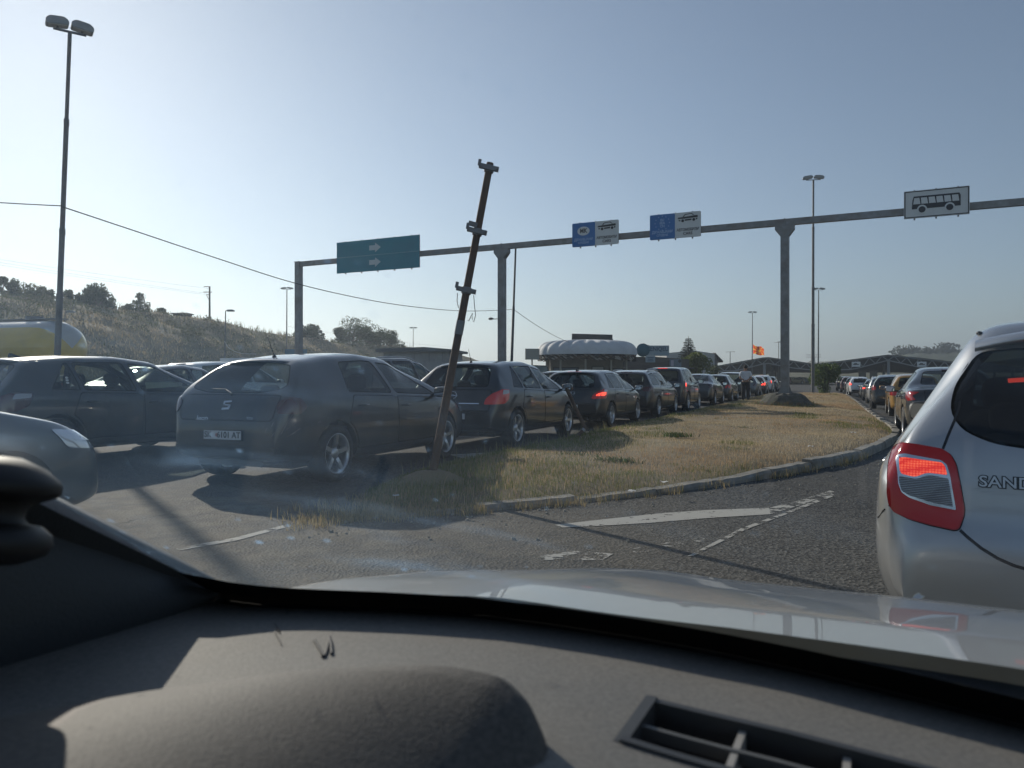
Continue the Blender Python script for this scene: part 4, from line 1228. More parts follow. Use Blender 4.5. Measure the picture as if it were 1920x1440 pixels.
def ridge_at(px, up=0):
    D = np.interp(px, [r_[0] for r_ in ridge], [r_[2] for r_ in ridge]); p = P(px, np.interp(px, [r_[0] for r_ in ridge], [r_[1] for r_ in ridge]), D); p.z -= .3
    return p
SHR = [(5, 2.3, 1.2, 'tall narrow dark shrub at the left end of the hill crest'), (22, 1.6, 1.6, 'low dark shrub next to the tall narrow one on the hill crest'), (48, 1.5, 2.2, 'round dark shrub on the crest above the yellow tank'), (75, 1.3, 1.8, 'small bushy shrub on the crest left of the big lamp post'), (95, 1.2, 1.6, 'small shrub touching the left side of the big lamp post'), (130, 1.5, 1.6, 'sparse twiggy shrub just right of the big lamp post'), (150, 1.1, 1.9, 'low shrub on the crest between twiggy shrub and broad bush'), (180, 1.9, 3.6, 'broad dense bush, the largest on the left crest'), (203, 1.1, 1.6, 'small shrub at the right foot of the broad bush'), (240, .8, 1.1, 'tiny shrub beside the spiky young tree on the crest'), (263, 2.0, 1.9, 'spiky young tree standing alone on the crest'), (305, .9, 1.5, 'low bush left of the small hut on the crest'), (570, 1.4, 2.6, 'round bush on the crest behind the left gantry post'), (585, 1.6, 2.6, 'dark bush just right of the left gantry post'), (640, 1.6, 3.0, 'leafy bush at the left of the clump above the shed'), (662, 2.6, 5.0, 'tall leafy bush in the clump above the shed'), (690, 2.7, 4.6, 'wide leafy bush in the middle of the clump above the shed'), (712, 2.3, 4.2, 'dark green bush in the clump above the shed'), (733, 1.7, 3.2, 'last bush on the right of the clump above the shed')]
for i, (px, h_, w_, lb) in enumerate(SHR):
    p = ridge_at(px); sc = .8 + p.y / 160
    tree('shrub', lb, p, h_ * sc, w_ * sc, 2600 if w_ > 2.4 else 1100, .16 if w_ > 2.4 else .13, DG0, DG1, 40 + i, trunk=.1, group='shrubs along the hill crest', cat='shrub')
# conifer and broadleaf trees by the hall, the bush at the end of the verge
cp = G(1291, 722); cp = V((1291 - CX) / F * 95, 95, 0)
con = thing('conifer', 'dark pointed conifer rising behind the leafy tree', 'tree', cp)
hC = (708 - 630) / F * 95 + 1.15
r_ = np.random.default_rng(4); b = MB(); n = 0
for lv in range(26):
    z = hC * (.18 + .80 * lv / 26); rad = 2.35 * (1 - lv / 26.5) ** .85
    for q in range(9):
        a = lv * 1.3 + q * 6.28 / 9 + r_.uniform(-.25, .25); rr = rad * r_.uniform(.65, 1.12)
        e = V(math.cos(a), math.sin(a), 0); s_ = V(-e.y, e.x, 0)
        for t in np.linspace(.25, 1, 6):
            c = e * rr * t + V(0, 0, z - .32 * rr * t + .12 * t * t * rr)
            wv = .16 * rr * (1.1 - t) + .10
            for sg in (-1, 1):
                b.add([c, c + s_ * sg * wv + e * .10 - V(0, 0, .06), c + s_ * sg * wv * .5 + e * .22 - V(0, 0, .10), c + e * .16 + V(0, 0, .03)], [(0, 1, 2, 3)])
b.build('crown', mat('needles', (.022, .034, .018), .7, var=(.045, .06, .028), scale=2), con)
b = MB(); b.tube([(0, 0, -.1), (0, 0, hC * .5), (0, 0, hC)], [.22, .12, .02], 8); b.build('trunk', WOODM, con)
tree('leafy_tree', 'light green leafy tree in front of the conifer', V((1307 - CX) / F * 82, 82, 0), 3.95, 4.3, 3400, .14, (.055, .085, .02), (.17, .20, .05), 91, trunk=.15)
tree('leafy_tree', 'darker small tree at the right edge of the leafy tree', V((1338 - CX) / F * 88, 88, 0), 2.6, 2.6, 1200, .13, (.035, .055, .018), (.10, .13, .04), 93, trunk=.15)
tree('round_bush', 'dense green bush on the far end of the verge behind the tall lamp post', G(1547, 739), 2.55, 3.5, 3800, .10, (.045, .075, .02), (.15, .20, .06), 92, trunk=.05, cat='bush')
for i, (px, D, h_, w_, lb) in enumerate([(1700, 480, 9, 26, 'first dark tree mass on the left of the wooded hill'), (1735, 490, 8, 26, 'dark tree mass in the middle of the wooded hill'), (1772, 480, 10, 30, 'dark tree mass right of the middle on the wooded hill')]):
    zt = np.interp(px, [1680, 1700, 1760, 1800], [671, 664, 662, 658]); p = P(px, zt + 4, 520); p.z -= 4
    tree('hill_tree', lb, p, h_, w_, 700, 1.3, (.02, .03, .015), (.05, .06, .028), 70 + i, trunk=.05, group='trees on the wooded hill')
# small weeds standing out on the verge
for i, (px, py, lb) in enumerate([(1268, 818, 'dark green weed tuft in the dry grass, the biggest one'), (1383, 806, 'small green weed tuft right of the biggest one'), (1345, 802, 'small dull weed tuft farthest from the camera'), (1150, 868, 'flat weed tuft in the greener grass near the bent post'), (1075, 858, 'weed tuft close to the foot of the bent post')]):
    g0 = G(px, py, .12); t = thing('weed', lb, 'plant', g0, group='green weeds in the dry grass')
    pp = np.stack([rng.normal(0, .13, 160), rng.normal(0, .10, 160), np.zeros(160)], 1)
    c = np.stack([rng.uniform(.08, .14, 160), rng.uniform(.10, .17, 160), rng.uniform(.04, .07, 160)], 1)
    me = blades('leaves', pp, np.full(160, .07), None, .02, c, lean=1.1); me.materials.append(GRASSM); link('leaves', me, t)
# ------------------------------------------------------------------ gantry
GALV = mat('galvanised_steel', (.30, .31, .32), .5, metal=.6, var=(.20, .205, .21), scale=3, dirt=(.16, .10, .07), dscale=2.2, damt=.55)
GALVD = mat('weathered_steel', (.20, .205, .21), .55, metal=.5, var=(.13, .135, .14), scale=4, dirt=(.15, .09, .06), dscale=3, damt=.5)
BV = V(math.cos(ROAD), -math.sin(ROAD), 0)            # along the beam, to the right
g0 = V(10.51, 28.75, 0)
gantry = thing('sign_gantry', 'grey steel gantry on square posts carrying lane signs over the queues', 'gantry', g0, -ROAD)
def post(x, zb, ztop, w, cap=True):
    b = MB(); b.box((x, 0, (zb + ztop) / 2), (w, w, ztop - zb)); b.box((x, 0, zb + .02), (w + .22, w + .22, .05))
    for sx in (-1, 1):
        b.prism([(w / 2, zb + .045), (w / 2 + .1, zb + .045), (w / 2, zb + .35)], -.012, .012, lambda u, v, h: V(x + sx * u, h, v))
        for sy in (-1, 1): b.lathe([(.02, zb + .045), (.02, zb + .08)], 6, Matrix.Translation((x + sx * (w / 2 + .07), sy * (w / 2 + .07), 0)))
    if cap:
        b.prism([(-w / 2, ztop - .42), (w / 2, ztop - .42), (w / 2 + .20, ztop - .16), (w / 2 + .20, ztop), (-w / 2 - .20, ztop), (-w / 2 - .20, ztop - .16)], -w / 2 - .01, w / 2 + .01, lambda u, v, h: V(x + u, h, v))
    me = b.mesh('post', GALV); fix_normals(me); return link('post', me, gantry)
ZB = 7.0
post(0, .52, ZB, .30); post(-12.2, .02, ZB, .30); post(-24.2, .02, ZB + .22, .30, False); post(12.2, .02, ZB, .30)
b = MB()
for x0, x1 in ((-24.03, -12.22), (-12.18, -.02), (.02, 12.35)):
    b.box(((x0 + x1) / 2, 0, ZB + .125), (x1 - x0, .22, .24))
for x in (-12.2, 0): 
    b.box((x, 0, ZB + .125), (.034, .27, .29), m=0)
b.box((-24.2, 0, ZB + .24), (.36, .34, .03))
b.build('beam', GALV, gantry)
b = MB(); b.blob((0, 0, 0), (.14, .07, .06), 12, 6); b.bar((.12, 0, -.02), (.35, 0, -.02), .03)
b.build('lamp', GALVD, gantry, (-12.72, -.1, 3.85)); 
# stone pedestal of the right post
b = MB(); r_ = random.Random(3); rows = []
for i, (rad, z) in enumerate([(1.22, -.1), (1.05, .12), (.86, .30), (.72, .46), (.55, .54), (.30, .56), (0.02, .56)]):
    rows.append([V(math.cos(a) * rad * (1 + r_.uniform(-.06, .06)), math.sin(a) * rad * .95 * (1 + r_.uniform(-.06, .06)), z + r_.uniform(-.02, .02)) for a in np.linspace(0, 2 * math.pi, 28, endpoint=False)])
for q in rows: q.append(q[0])
b.grid(rows, smooth=False); me = b.mesh('pedestal', mat('pedestal_stone', (.05, .048, .044), .95, var=(.13, .125, .11), scale=7, bump=1, bscale=20, dirt=(.06, .07, .03), dscale=6, damt=.8)); fix_normals(me)
link('pedestal', me, gantry)
pp = []
for i in range(1500):
    a = random.uniform(0, 6.28); q = random.uniform(1.0, 1.4); pp.append((math.cos(a) * q, math.sin(a) * q, max(.05, .52 - (q - .6) * .8) - .02))
cols = np.stack([rng.uniform(.10, .30, 1500), rng.uniform(.11, .26, 1500), rng.uniform(.04, .12, 1500)], 1)
me = blades('tufts', np.array(pp), np.full(1500, .12), None, .012, cols, lean=.9); me.materials.append(GRASSM)
tf = link('tufts', me, gantry); tf['kind'] = 'stuff'

TEAL = mat('faded_teal_board', (.02, .27, .36), .45, var=(.025, .22, .31), scale=.8)
SBLUE = mat('sign_blue', (.02, .16, .46), .45, var=(.028, .17, .47), scale=2)
SWHITE = mat('sign_white', (.72, .75, .76), .5, var=(.65, .68, .69), scale=2)
SINK = mat('sign_ink', (.015, .018, .025), .5)
SEDGE = mat('sign_back', (.22, .225, .23), .5, metal=.5)
SPALE = mat('sign_pale_blue', (.38, .55, .78), .5)
def sign_root(name, label, t, z):
    c = g0 + BV * t + V(-math.sin(ROAD), -math.cos(ROAD), 0) * .24
    return thing(name, label, 'sign', (c.x, c.y, z), -ROAD, 'signs on the gantry')
def board(root, w, h, m, name='board', x0=0, edge=True, y=0.0, r=.05):
    b = MB(); pl = round_poly([(x0 - w / 2, -h / 2), (x0 + w / 2, -h / 2), (x0 + w / 2, h / 2), (x0 - w / 2, h / 2)], r, 4)
    b.prism(pl, .0, .05, lambda u, v, q: V(u, y + q, v))
    b.m[0] = 0; b.m[1] = 1
    for i in range(2, len(b.m)): b.m[i] = 1
    me = b.mesh(name, [m, SEDGE]); fix_normals(me); return link(name, me, root)
def plate2d(root, polys, m, name, y=-.004, th=.006):
    o = None
    for pl in polys:
        b = MB(); b.prism(pl, 0, th, lambda u, v, q: V(u, y - q, v))
        me = b.mesh(name, m); fix_normals(me); o = link(name, me, root)
    return o
def sign_text(root, s, size, x, z, m, name='lettering', y=-.006, sx=1.0, bold=0.0):
    me = text_mesh(s, size, m, .002, name=name, bold=bold)
    o = link(name, me, root, (x, y, z), (R(90), 0, 0)); o.scale = (sx, 1, 1); return o
def ell(cx, cz, a, c, n=28): return [(cx + a * math.cos(q), cz + c * math.sin(q)) for q in np.linspace(0, 2 * math.pi, n, endpoint=False)]
def brackets(root, w, h, n):
    for i in range(n):
        b = MB(); x = -w / 2 + w * (i + .5) / n; b.box((x, .085, -.01), (.05, .06, h + .09)); b.build('bracket', SEDGE, root)
# big teal board
t = sign_root('direction_sign', 'big empty teal board with two white arrows', -19.0, 7.22)
board(t, 4.98, 1.57, TEAL, r=.02)
plate2d(t, [[(-2.46, -.012), (2.46, -.012), (2.46, .012), (-2.46, .012)]], mat('sign_line', (.25, .48, .55), .5), 'divider')
ar = lambda cx, cz: [(cx - .34, cz - .12), (cx + .02, cz - .12), (cx + .02, cz - .235), (cx + .36, cz), (cx + .02, cz + .235), (cx + .02, cz + .12), (cx - .34, cz + .12)]
for cz in (.36, -.36): plate2d(t, [ar(-.12, cz)], mat('arrow_white', (.55, .65, .68), .5), 'arrow')
brackets(t, 4.98, 1.57, 5)
def car_pict(cx, cz, s):
    W_ = [(-.52, .02), (-.50, .09), (-.28, .10), (.50, .15), (.52, .07), (.50, .035), (-.2, .01)]
    roof = [(-.27, .11), (-.15, .24), (.20, .27), (.34, .15), (.30, .15), (.17, .235), (-.13, .205), (-.20, .115)]
    lowr = [(-.48, -.03), (-.40, -.035), (-.36, -.10), (-.46, -.10)], [(-.16, -.03), (.20, -.01), (.19, -.09), (-.15, -.105)], [(.42, .0), (.50, .0), (.49, -.07), (.41, -.08)]
    sc = lambda pl: [(cx + x * s, cz + z * s) for x, z in pl]
    return [sc(W_), sc(roof), *[sc(p) for p in lowr], ell(cx - .26 * s, cz - .09 * s, .075 * s, .075 * s, 16), ell(cx + .31 * s, cz - .07 * s, .075 * s, .075 * s, 16)]
def lane_sign(label, tt, z, eu):
    t = sign_root('lane_sign', label, tt, z); w, h = 2.08, 1.02
    board(t, w, h, SWHITE, r=.06)
    plate2d(t, [round_poly([(-w / 2, -h / 2), (.0, -h / 2), (.0, h / 2), (-w / 2, h / 2)], .05)], SBLUE, 'blue_panel')
    if not eu:
        plate2d(t, [ell(-.52, .15, .28, .19)], SWHITE, 'oval', y=-.011); sign_text(t, 'MK', .27, -.52, .15, SINK, y=-.02, sx=.85, bold=.008)
    else:
        for i, s_ in enumerate(('EU', 'EEA', 'CH')): sign_text(t, s_, .135, -.52, .27 - i * .125, SPALE, y=-.013, bold=.004)
        st = []
        for i in range(12):
            a = i * math.pi / 6; cx, cz = -.52 + .30 * math.cos(a), .15 + .28 * math.sin(a)
            st.append([(cx + (.032 if k % 2 == 0 else .013) * math.sin(k * math.pi / 5), cz + (.032 if k % 2 == 0 else .013) * math.cos(k * math.pi / 5)) for k in range(10)])
        plate2d(t, st, SPALE, 'star', y=-.011, th=.003)
    sign_text(t, 'ДРЖАВЈАНИ', .155, -.52, -.215, SPALE, y=-.013, sx=.86, bold=.003)
    sign_text(t, 'CITIZENS', .125, -.52, -.35, SPALE, y=-.013, sx=.92, bold=.002)
    plate2d(t, car_pict(.52, .24, .78), SINK, 'car_symbol')
    sign_text(t, 'АВТОМОБИЛИ', .155, .52, -.20, SINK, sx=.80, bold=.003); sign_text(t, 'CARS', .155, .52, -.355, SINK, bold=.003)
    brackets(t, w, h, 3)
lane_sign('blue and white lane sign reading MK with a car symbol', -7.63, 7.30, False)
lane_sign('blue and white lane sign with a ring of stars reading EU EEA CH', -4.20, 7.33, True)
t = sign_root('bus_sign', 'white sign with a thin dark border and a black bus', 5.06, 7.32)
board(t, 2.02, .98, SWHITE, r=.03)
o, i_ = .035, .06
def frame(w, h, a, c):
    return [[(-w / 2 + a, -h / 2 + a), (w / 2 - a, -h / 2 + a), (w / 2 - c, -h / 2 + c), (-w / 2 + c, -h / 2 + c)], [(-w / 2 + a, h / 2 - a), (-w / 2 + c, h / 2 - c), (w / 2 - c, h / 2 - c), (w / 2 - a, h / 2 - a)], [(-w / 2 + a, -h / 2 + a), (-w / 2 + c, -h / 2 + c), (-w / 2 + c, h / 2 - c), (-w / 2 + a, h / 2 - a)], [(w / 2 - a, -h / 2 + a), (w / 2 - a, h / 2 - a), (w / 2 - c, h / 2 - c), (w / 2 - c, -h / 2 + c)]]
plate2d(t, frame(2.02, .98, .02, .05), SINK, 'border')
plate2d(t, [[(-.76, -.17), (.74, -.17), (.74, .20), (.70, .28), (-.70, .28), (-.74, .14)]], SINK, 'bus_body')
win = []
for k in range(6):
    x0 = -.715 + k * .238; x1 = x0 + .205; sl = .035
    win.append([(x0 + (.02 if k else 0), .0), (x1 + .02, .0), (x1 + .02 - sl, .22), (x0 + (0 if k else .03), .22)])
plate2d(t, win, SWHITE, 'bus_window', y=-.011, th=.003)
plate2d(t, [ell(-.44, -.19, .155, .155), ell(.41, -.19, .155, .155)], SWHITE, 'wheel_arch', y=-.011, th=.003)
plate2d(t, [ell(-.44, -.20, .11, .11), ell(.41, -.20, .11, .11)], SINK, 'bus_wheel', y=-.015, th=.003)
brackets(t, 2.02, .98, 3)

# ------------------------------------------------------------------ leaning rusty sign pole
RUST = mat('rusty_steel', (.085, .062, .05), .75, metal=.2, var=(.16, .10, .065), scale=5, bump=.4, bscale=60, dirt=(.24, .12, .05), dscale=3, damt=.5)
pb = G(808, 905, .10); pt = P(919, 306, pb.y + .05)
lp = thing('leaning_pole', 'rusty leaning sign pole with empty clamps and dangling wire', 'pole', pb)
ax = (pt - pb); Lp = ax.length; ax.normalize()
b = MB(); b.tube([V(0, 0, 0) - ax * .2, ax * (Lp * .3), ax * (Lp * .66), ax * Lp], [.043, .041, .038, .036], 14)
b.tube([ax * (Lp - .01), ax * (Lp + .004)], .033, 14)
b.build('shaft', RUST, lp)
side = V(.965, -.05, -.22).normalized()
for py, dbl in ((317, 0), (436, 1), (546, 0)):
    f = (905 - py) / (905 - 306); c = ax * (Lp * f)
    b = MB(); M3 = Matrix((side, ax.cross(side).normalized() * -1, ax)).transposed().to_4x4()
    b.lathe([(.048, -.035), (.050, -.03), (.050, .03), (.048, .035)], 16, Matrix.Translation(c) @ M3)
    b.bar(c - side * .10 - V(0, .06, 0), c + side * .10 - V(0, .05, 0), .045, .045)
    b.bar(c - side * .10 - V(0, .06, 0) + ax * .0, c - side * .10 - V(0, .06, 0) + ax * .06, .03, .03)
    if dbl: b.bar(c + V(-.085, -.04, .085), c + V(.0, -.04, .06), .04, .045)
    for sx in (-1, 1): b.tube([c + side * (.085 * sx) - V(0, .10, 0), c + side * (.085 * sx) + V(0, .02, 0)], .012, 6)
    b.build('clamp', mat('clamp_steel', (.20, .205, .215), .5, metal=.5, dirt=(.16, .09, .05), dscale=20, damt=.5), lp)
c = ax * (Lp * .59)
b = MB()
for x0, pts in ((0, [(.08, -.02), (.09, -.14), (.10, -.22), (.08, -.29), (.065, -.25), (.07, -.20), (.03, -.28), (.02, -.27)]), (1, [(-.08, 0), (-.085, -.08), (-.07, -.15)])):
    b.tube([c + V(x, -.06, z) for x, z in pts], .004, 6)
b.build('wire', mat('wire', (.10, .10, .11), .5), lp)
b = MB(); f0, f1 = (905 - 628) / 599, (905 - 602) / 599
b.tube([ax * (Lp * f0), ax * (Lp * f1)], .0435, 14, cap=False); b.build('tape', mat('pale_tape', (.20, .205, .21), .6), lp)
b = MB(); r_ = random.Random(8)
rows = [[V(math.cos(a) * rad * (1 + r_.uniform(-.15, .15)), math.sin(a) * rad * .8 * (1 + r_.uniform(-.15, .15)), z) for a in np.linspace(0, 6.283, 18, endpoint=False)] for rad, z in ((.42, -.08), (.30, .04), (.16, .11), (.05, .13))]
for q in rows: q.append(q[0])
b.grid(rows); me = b.mesh('soil_mound', EARTH); fix_normals(me); link('soil_mound', me, lp)

# bent post by the left lane
bp0, bp1, bp2 = P(1071, 833, 12.9), P(1097, 803, 13.0), P(1062, 728, 13.2)
bp0.z = .03
t = thing('bent_post', 'thin dark steel post bent over beside the left queue', 'post', (bp0.x, bp0.y, 0))
o = V(bp0.x, bp0.y, 0)
b = MB(); b.tube([bp0 - o, (bp0 - o).lerp(bp1 - o, .9), bp1 - o, (bp1 - o).lerp(bp2 - o, .1), bp2 - o], .034, 8); b.build('shaft', RUST, t)
b = MB(); b.tube([(bp0 - o).lerp(bp1 - o, .82), (bp0 - o).lerp(bp1 - o, .94)], .037, 8); b.build('band', mat('post_band', (.4, .4, .4), .6), t)

# ------------------------------------------------------------------ lamp posts
LAMPH = mat('lamp_housing', (.30, .31, .32), .45, metal=.3, var=(.24, .25, .26), scale=5)
LENS = mat('lamp_glass', (.55, .56, .55), .2)
def lamp_post(label, foot, top, style='double', r0=.10, steps=True, hl=.55, rz=0.0, name='lamp_post', group='lamp posts over the border queue'):
    foot, top = Vector(foot), Vector(top); o = V(foot.x, foot.y, foot.z)
    t = thing(name, label, 'lamp post', o, group=group); d = top - foot
    b = MB()
    if steps:
        for f0, f1, r1 in ((0, .33, 1.0), (.33, .5, .86), (.5, .78, .74), (.78, 1, .58)):
            b.tube([d * f0, d * f1], [r0 * r1, r0 * r1], 12)
        for f0, r1 in ((.33, 1.05), (.5, .92), (.78, .8)): b.tube([d * f0 - V(0, 0, .12), d * f0 + V(0, 0, .05)], r0 * r1, 12)
    else: b.tube([V(0, 0, 0), d * .5, d], [r0, r0 * .8, r0 * .55], 10)
    b.lathe([(r0 * 1.9, 0), (r0 * 1.9, .04), (r0 * 1.05, .05)], 10)
    b.build('shaft', GALVD, t)
    rx = Matrix.Rotation(rz, 4, 'Z')
    def head(c, sx, l, w=.26, h=.14, roll=0.0):
        b = MB(); M = Matrix.Translation(c) @ rx @ Matrix.Rotation(roll, 4, 'Y')
        pl = round_poly([(-l / 2, -h / 2), (l / 2, -h / 2), (l / 2, h * .1), (l * .3, h / 2), (-l * .3, h / 2), (-l / 2, h * .1)], .05, 3)
        b.prism(pl, -w / 2, w / 2, lambda u, v, q: M @ V(u, q, v))
        hd = b.build('lamp_head', LAMPH, t)
        b = MB(); b.box((0, 0, 0), (l * .8, w * .8, .02), (M @ Matrix.Translation((0, 0, -h / 2 - .008))).to_3x3().to_4x4(), 0)
        b.v = [tuple(Vector(v) + (M @ Matrix.Translation((0, 0, -h / 2 - .008))).translation) for v in b.v]
        b.build('lamp_glass', LENS, hd)
    ex = rx.to_3x3() @ V(1, 0, 0)
    if style == 'double':
        b = MB(); b.bar(d - ex * hl * .75 + V(0, 0, .03), d + ex * hl * .75 + V(0, 0, .03), .05, .05)
        for s_ in (-1, 1): b.bar(d + ex * hl * .55 * s_ + V(0, 0, .03), d + ex * hl * .55 * s_ + V(0, 0, .16), .04)
        b.build('cross_arm', GALVD, t)
        head(d - ex * hl * .58 + V(0, 0, .22), -1, hl * 1.05, w=.30, h=.20, roll=R(-7)); head(d + ex * hl * .58 + V(0, 0, .22), 1, hl * 1.05, w=.30, h=.20, roll=R(7))
    elif style == 'single':
        b = MB(); b.tube([d, d + V(0, 0, .06), d + ex * .15 + V(0, 0, .08)], .03, 8); b.build('cross_arm', GALVD, t)
        head(d + ex * .42 + V(0, 0, .08), 1, .62, w=.26, h=.15)
    return t
f = V((103 - CX) / F * 20.5, 20.5, 0); tp = P(131, 62, 19.6)
lamp_post('tall stepped lamp post at the left with a big twin floodlight against the sun', f, tp, 'double', .082, hl=.50, rz=R(35))
f = G(1524, 742); tp = P(1525, 338, f.y)
lamp_post('tall twin-head lamp post on the verge right of the gantry post', f, tp, 'double', .115, hl=.66, rz=R(-12))
for px, py, D, lb in ((1535, 544, 105, 'lower twin-head lamp post just behind the tall one on the verge'), (1411, 587, 150, 'thin twin-head lamp post beside the orange flag'), (538, 543, 105, 'twin-head lamp post left of the left gantry post'), (775, 616, 170, 'small twin-head lamp post above the grey shed')):
    lamp_post(lb, V((px - 1 - CX) / F * D, D, 0), P(px, py, D), 'double', .11, steps=False, hl=.80, rz=R(-5))
lamp_post('short single-arm lamp post in front of the slope', V((420 - CX) / F * 62, 62, 0), P(423, 584, 62), 'single', .075, steps=False)
lamp_post('thin single-arm lamp post half hidden by the right gantry post', V((1465 - CX) / F * 140, 140, 0), P(1465, 642, 140), 'single', .09, steps=False, rz=R(180))
lamp_post('small single-arm lamp post beside the tank on the slope', V((122 - CX) / F * 55, 55, 0), P(122, 586, 55), 'single', .05, steps=False)
# thin dark pole behind the middle gantry post
f = V((957 - CX) / F * 46, 46, 0); tp = P(967, 462, 46)
t = thing('dark_pole', 'thin dark pole leaning slightly right of the middle gantry post', 'pole', f)
b = MB(); d = tp - f; b.tube([V(0, 0, 0), d * .6, d * .6, d], [.10, .085, .07, .06], 10); b.build('shaft', mat('dark_pole', (.05, .052, .056), .6), t)
# wooden utility pole on the hill
f = ridge_at(393); f.z -= .2; tp = P(393, 537, f.y)
t = thing('utility_pole', 'wooden utility pole with crossarms on the hill crest', 'utility pole', f)
d = tp - f; b = MB(); b.tube([V(0, 0, 0), d], [.16, .11], 8); b.build('shaft', WOODM, t)
for z, x0, x1 in ((0.04, -.78, .1), (.78, -.85, .35), (1.15, -.45, .1)):
    b = MB(); b.bar(d + V(x0, 0, -z), d + V(x1, 0, -z), .10, .10); b.build('crossarm', WOODM, t)
b = MB(); b.bar(d + V(-.42, 0, -1.2), d + V(-.05, 0, -1.9), .06); b.build('brace', WOODM, t)
# loudspeaker post on the slope
f = ridge_at(603); tp = P(603, 628, f.y)
t = thing('loudspeaker_post', 'short post with round loudspeakers on the crest', 'post', f)
d = tp - f; b = MB(); b.tube([V(0, 0, -.5), d], .06, 8); b.build('shaft', GALVD, t)
b = MB(); b.blob(d + V(-.18, 0, .55), (.34, .25, .34), 12, 8); b.blob(d + V(.28, 0, .1), (.32, .25, .26), 12, 8); b.bar(d, d + V(-.1, 0, .5), .08); b.build('loudspeaker', mat('speaker_dark', (.05, .055, .06), .6), t)

# cables
WIRE = mat('cable', (.035, .036, .038), .6)
def cable(label, pts, r, n=14, sag=0.0):
    b = MB(); acc = []
    for i in range(len(pts) - 1):
        a, c = pts[i], pts[i + 1]
        for j in range(n):
            t = j / n; p = a.lerp(c, t); p.z -= sag * 4 * t * (1 - t) * (c - a).length; acc.append(p)
    acc.append(pts[-1]); b.tube(acc, r, 6); tag(b.build('overhead_cable', WIRE), label, 'cable', 'overhead cables')
cable('long sagging black cable from the left lamp post to the thin dark pole', [P(-60, 376, 19), P(116, 386, 19.9)], .014, sag=.004)
a_, b_ = P(118, 388, 19.9), P(962, 580, 45.5)
acc = []
for px, py, D in ((118, 388, 19.9), (250, 432, 22), (400, 482, 24.5), (557, 532, 28), (700, 564, 32), (800, 578, 36), (870, 583, 40), (930, 582, 44), (962, 580, 46)): acc.append(P(px, py, D))
b = MB()
fine = []
for i in range(len(acc) - 1):
    p0, p1, p2, p3 = acc[max(i - 1, 0)], acc[i], acc[i + 1], acc[min(i + 2, len(acc) - 1)]
    for j in range(8):
        t = j / 8; fine.append(.5 * ((2 * p1) + (p2 - p0) * t + (2 * p0 - 5 * p1 + 4 * p2 - p3) * t * t + (3 * p1 - p0 - 3 * p2 + p3) * t ** 3))
fine.append(acc[-1]); b.tube(fine, .016, 6); tag(b.build('overhead_cable', WIRE), 'black cable drooping from the left lamp post to the thin dark pole', 'cable', 'overhead cables')
bpy.data.objects['overhead_cable']['label'] = 'short piece of cable left of the tall left lamp post'
cable('cable falling from the thin dark pole to the white dome', [P(963, 580, 46), P(1086, 648, 70)], .016, sag=.012)
for k, lb in enumerate(('uppermost thin power line reaching the utility pole', 'middle thin power line reaching the utility pole', 'lowest thin power line reaching the utility pole')):
    cable(lb, [P(-30, 482 + k * 5, 80), P(392 - k * 4, 541 + (k > 0) * 7 + k * 2, 103)], .011, sag=.004)
cable('thin power line running right from the loudspeaker post', [P(540, 612, 130), P(860, 652, 180)], .014, sag=.006)
# pale hose on the slope
b = MB(); b.tube([P(x, y, 60) for x, y in ((421, 640), (428, 652), (440, 659), (455, 663), (480, 664))], .03, 6)
tag(b.build('hose', mat('pale_hose', (.5, .5, .48), .6)), 'pale curved pipe hanging on the short lamp post', 'pipe')

# ------------------------------------------------------------------ buildings
WALLG = mat('grey_wall', (.42, .43, .44), .85, var=(.36, .37, .38), scale=1.5, dirt=(.13, .12, .11), dscale=1.2, damt=.5)
ROOFD = mat('dark_roof', (.08, .08, .085), .8)
WALLD = mat('dark_boarding', (.07, .068, .066), .8, var=(.10, .095, .09), scale=1)
WALLW = mat('pale_wall', (.48, .48, .46), .8, var=(.40, .40, .39), scale=.7)
GLAZ = mat('window_dark', (.03, .035, .04), .1)
def local(D, px): return V((px - CX) / F * D, D, 0)
# grey shed
D = 44; t = thing('shed', 'low grey shed with a flat roof and barred window behind the queue', 'shed', local(D, 780), R(-8))
b = MB(); b.box((0, 2, 1.33), (3.9, 4, 2.66)); b.build('wall', WALLG, t)
b = MB(); b.prism([(-2.35, 2.66), (2.25, 2.66), (2.25, 2.80), (.55, 2.94), (-2.35, 2.86)], -.35, 4.3, lambda u, v, q: V(u, q, v)); me = b.mesh('roof', ROOFD if False else mat('shed_roof', (.17, .175, .18), .7)); fix_normals(me); link('roof', me, t)
for x, w in ((-1.5, .55), (-.62, .8)):
    b = MB(); b.box((x, -.012, 1.85), (w, .03, .62)); wn = b.build('window', GLAZ, t)
    b = MB()
    for k in range(6): b.box((x - w / 2 + w * (k + .5) / 6, -.05, 1.85), (.025, .02, .64))
    b.build('bars', mat('bars', (.4, .41, .42), .5), wn)
b = MB()
for x in (-1.95, -.1, .8, 1.6): b.box((x, -.012, 1.33), (.04, .024, 2.6))
b.build('panel_joints', mat('shed_trim', (.28, .285, .29), .7), t)
b = MB(); b.box((1.2, -.014, 1.05), (.85, .03, 2.05)); b.build('door', mat('shed_door', (.33, .34, .35), .6), t)
# hut on the hill
p = ridge_at(342); t = thing('hill_hut', 'tiny flat-roofed hut on the hill crest', 'hut', p)
b = MB(); b.box((0, 0, .4), (1.85, 1.6, 1.0)); b.build('wall', WALLD, t); b = MB(); b.box((0, 0, .95), (2.25, 2.0, .12)); b.build('roof', ROOFD, t)
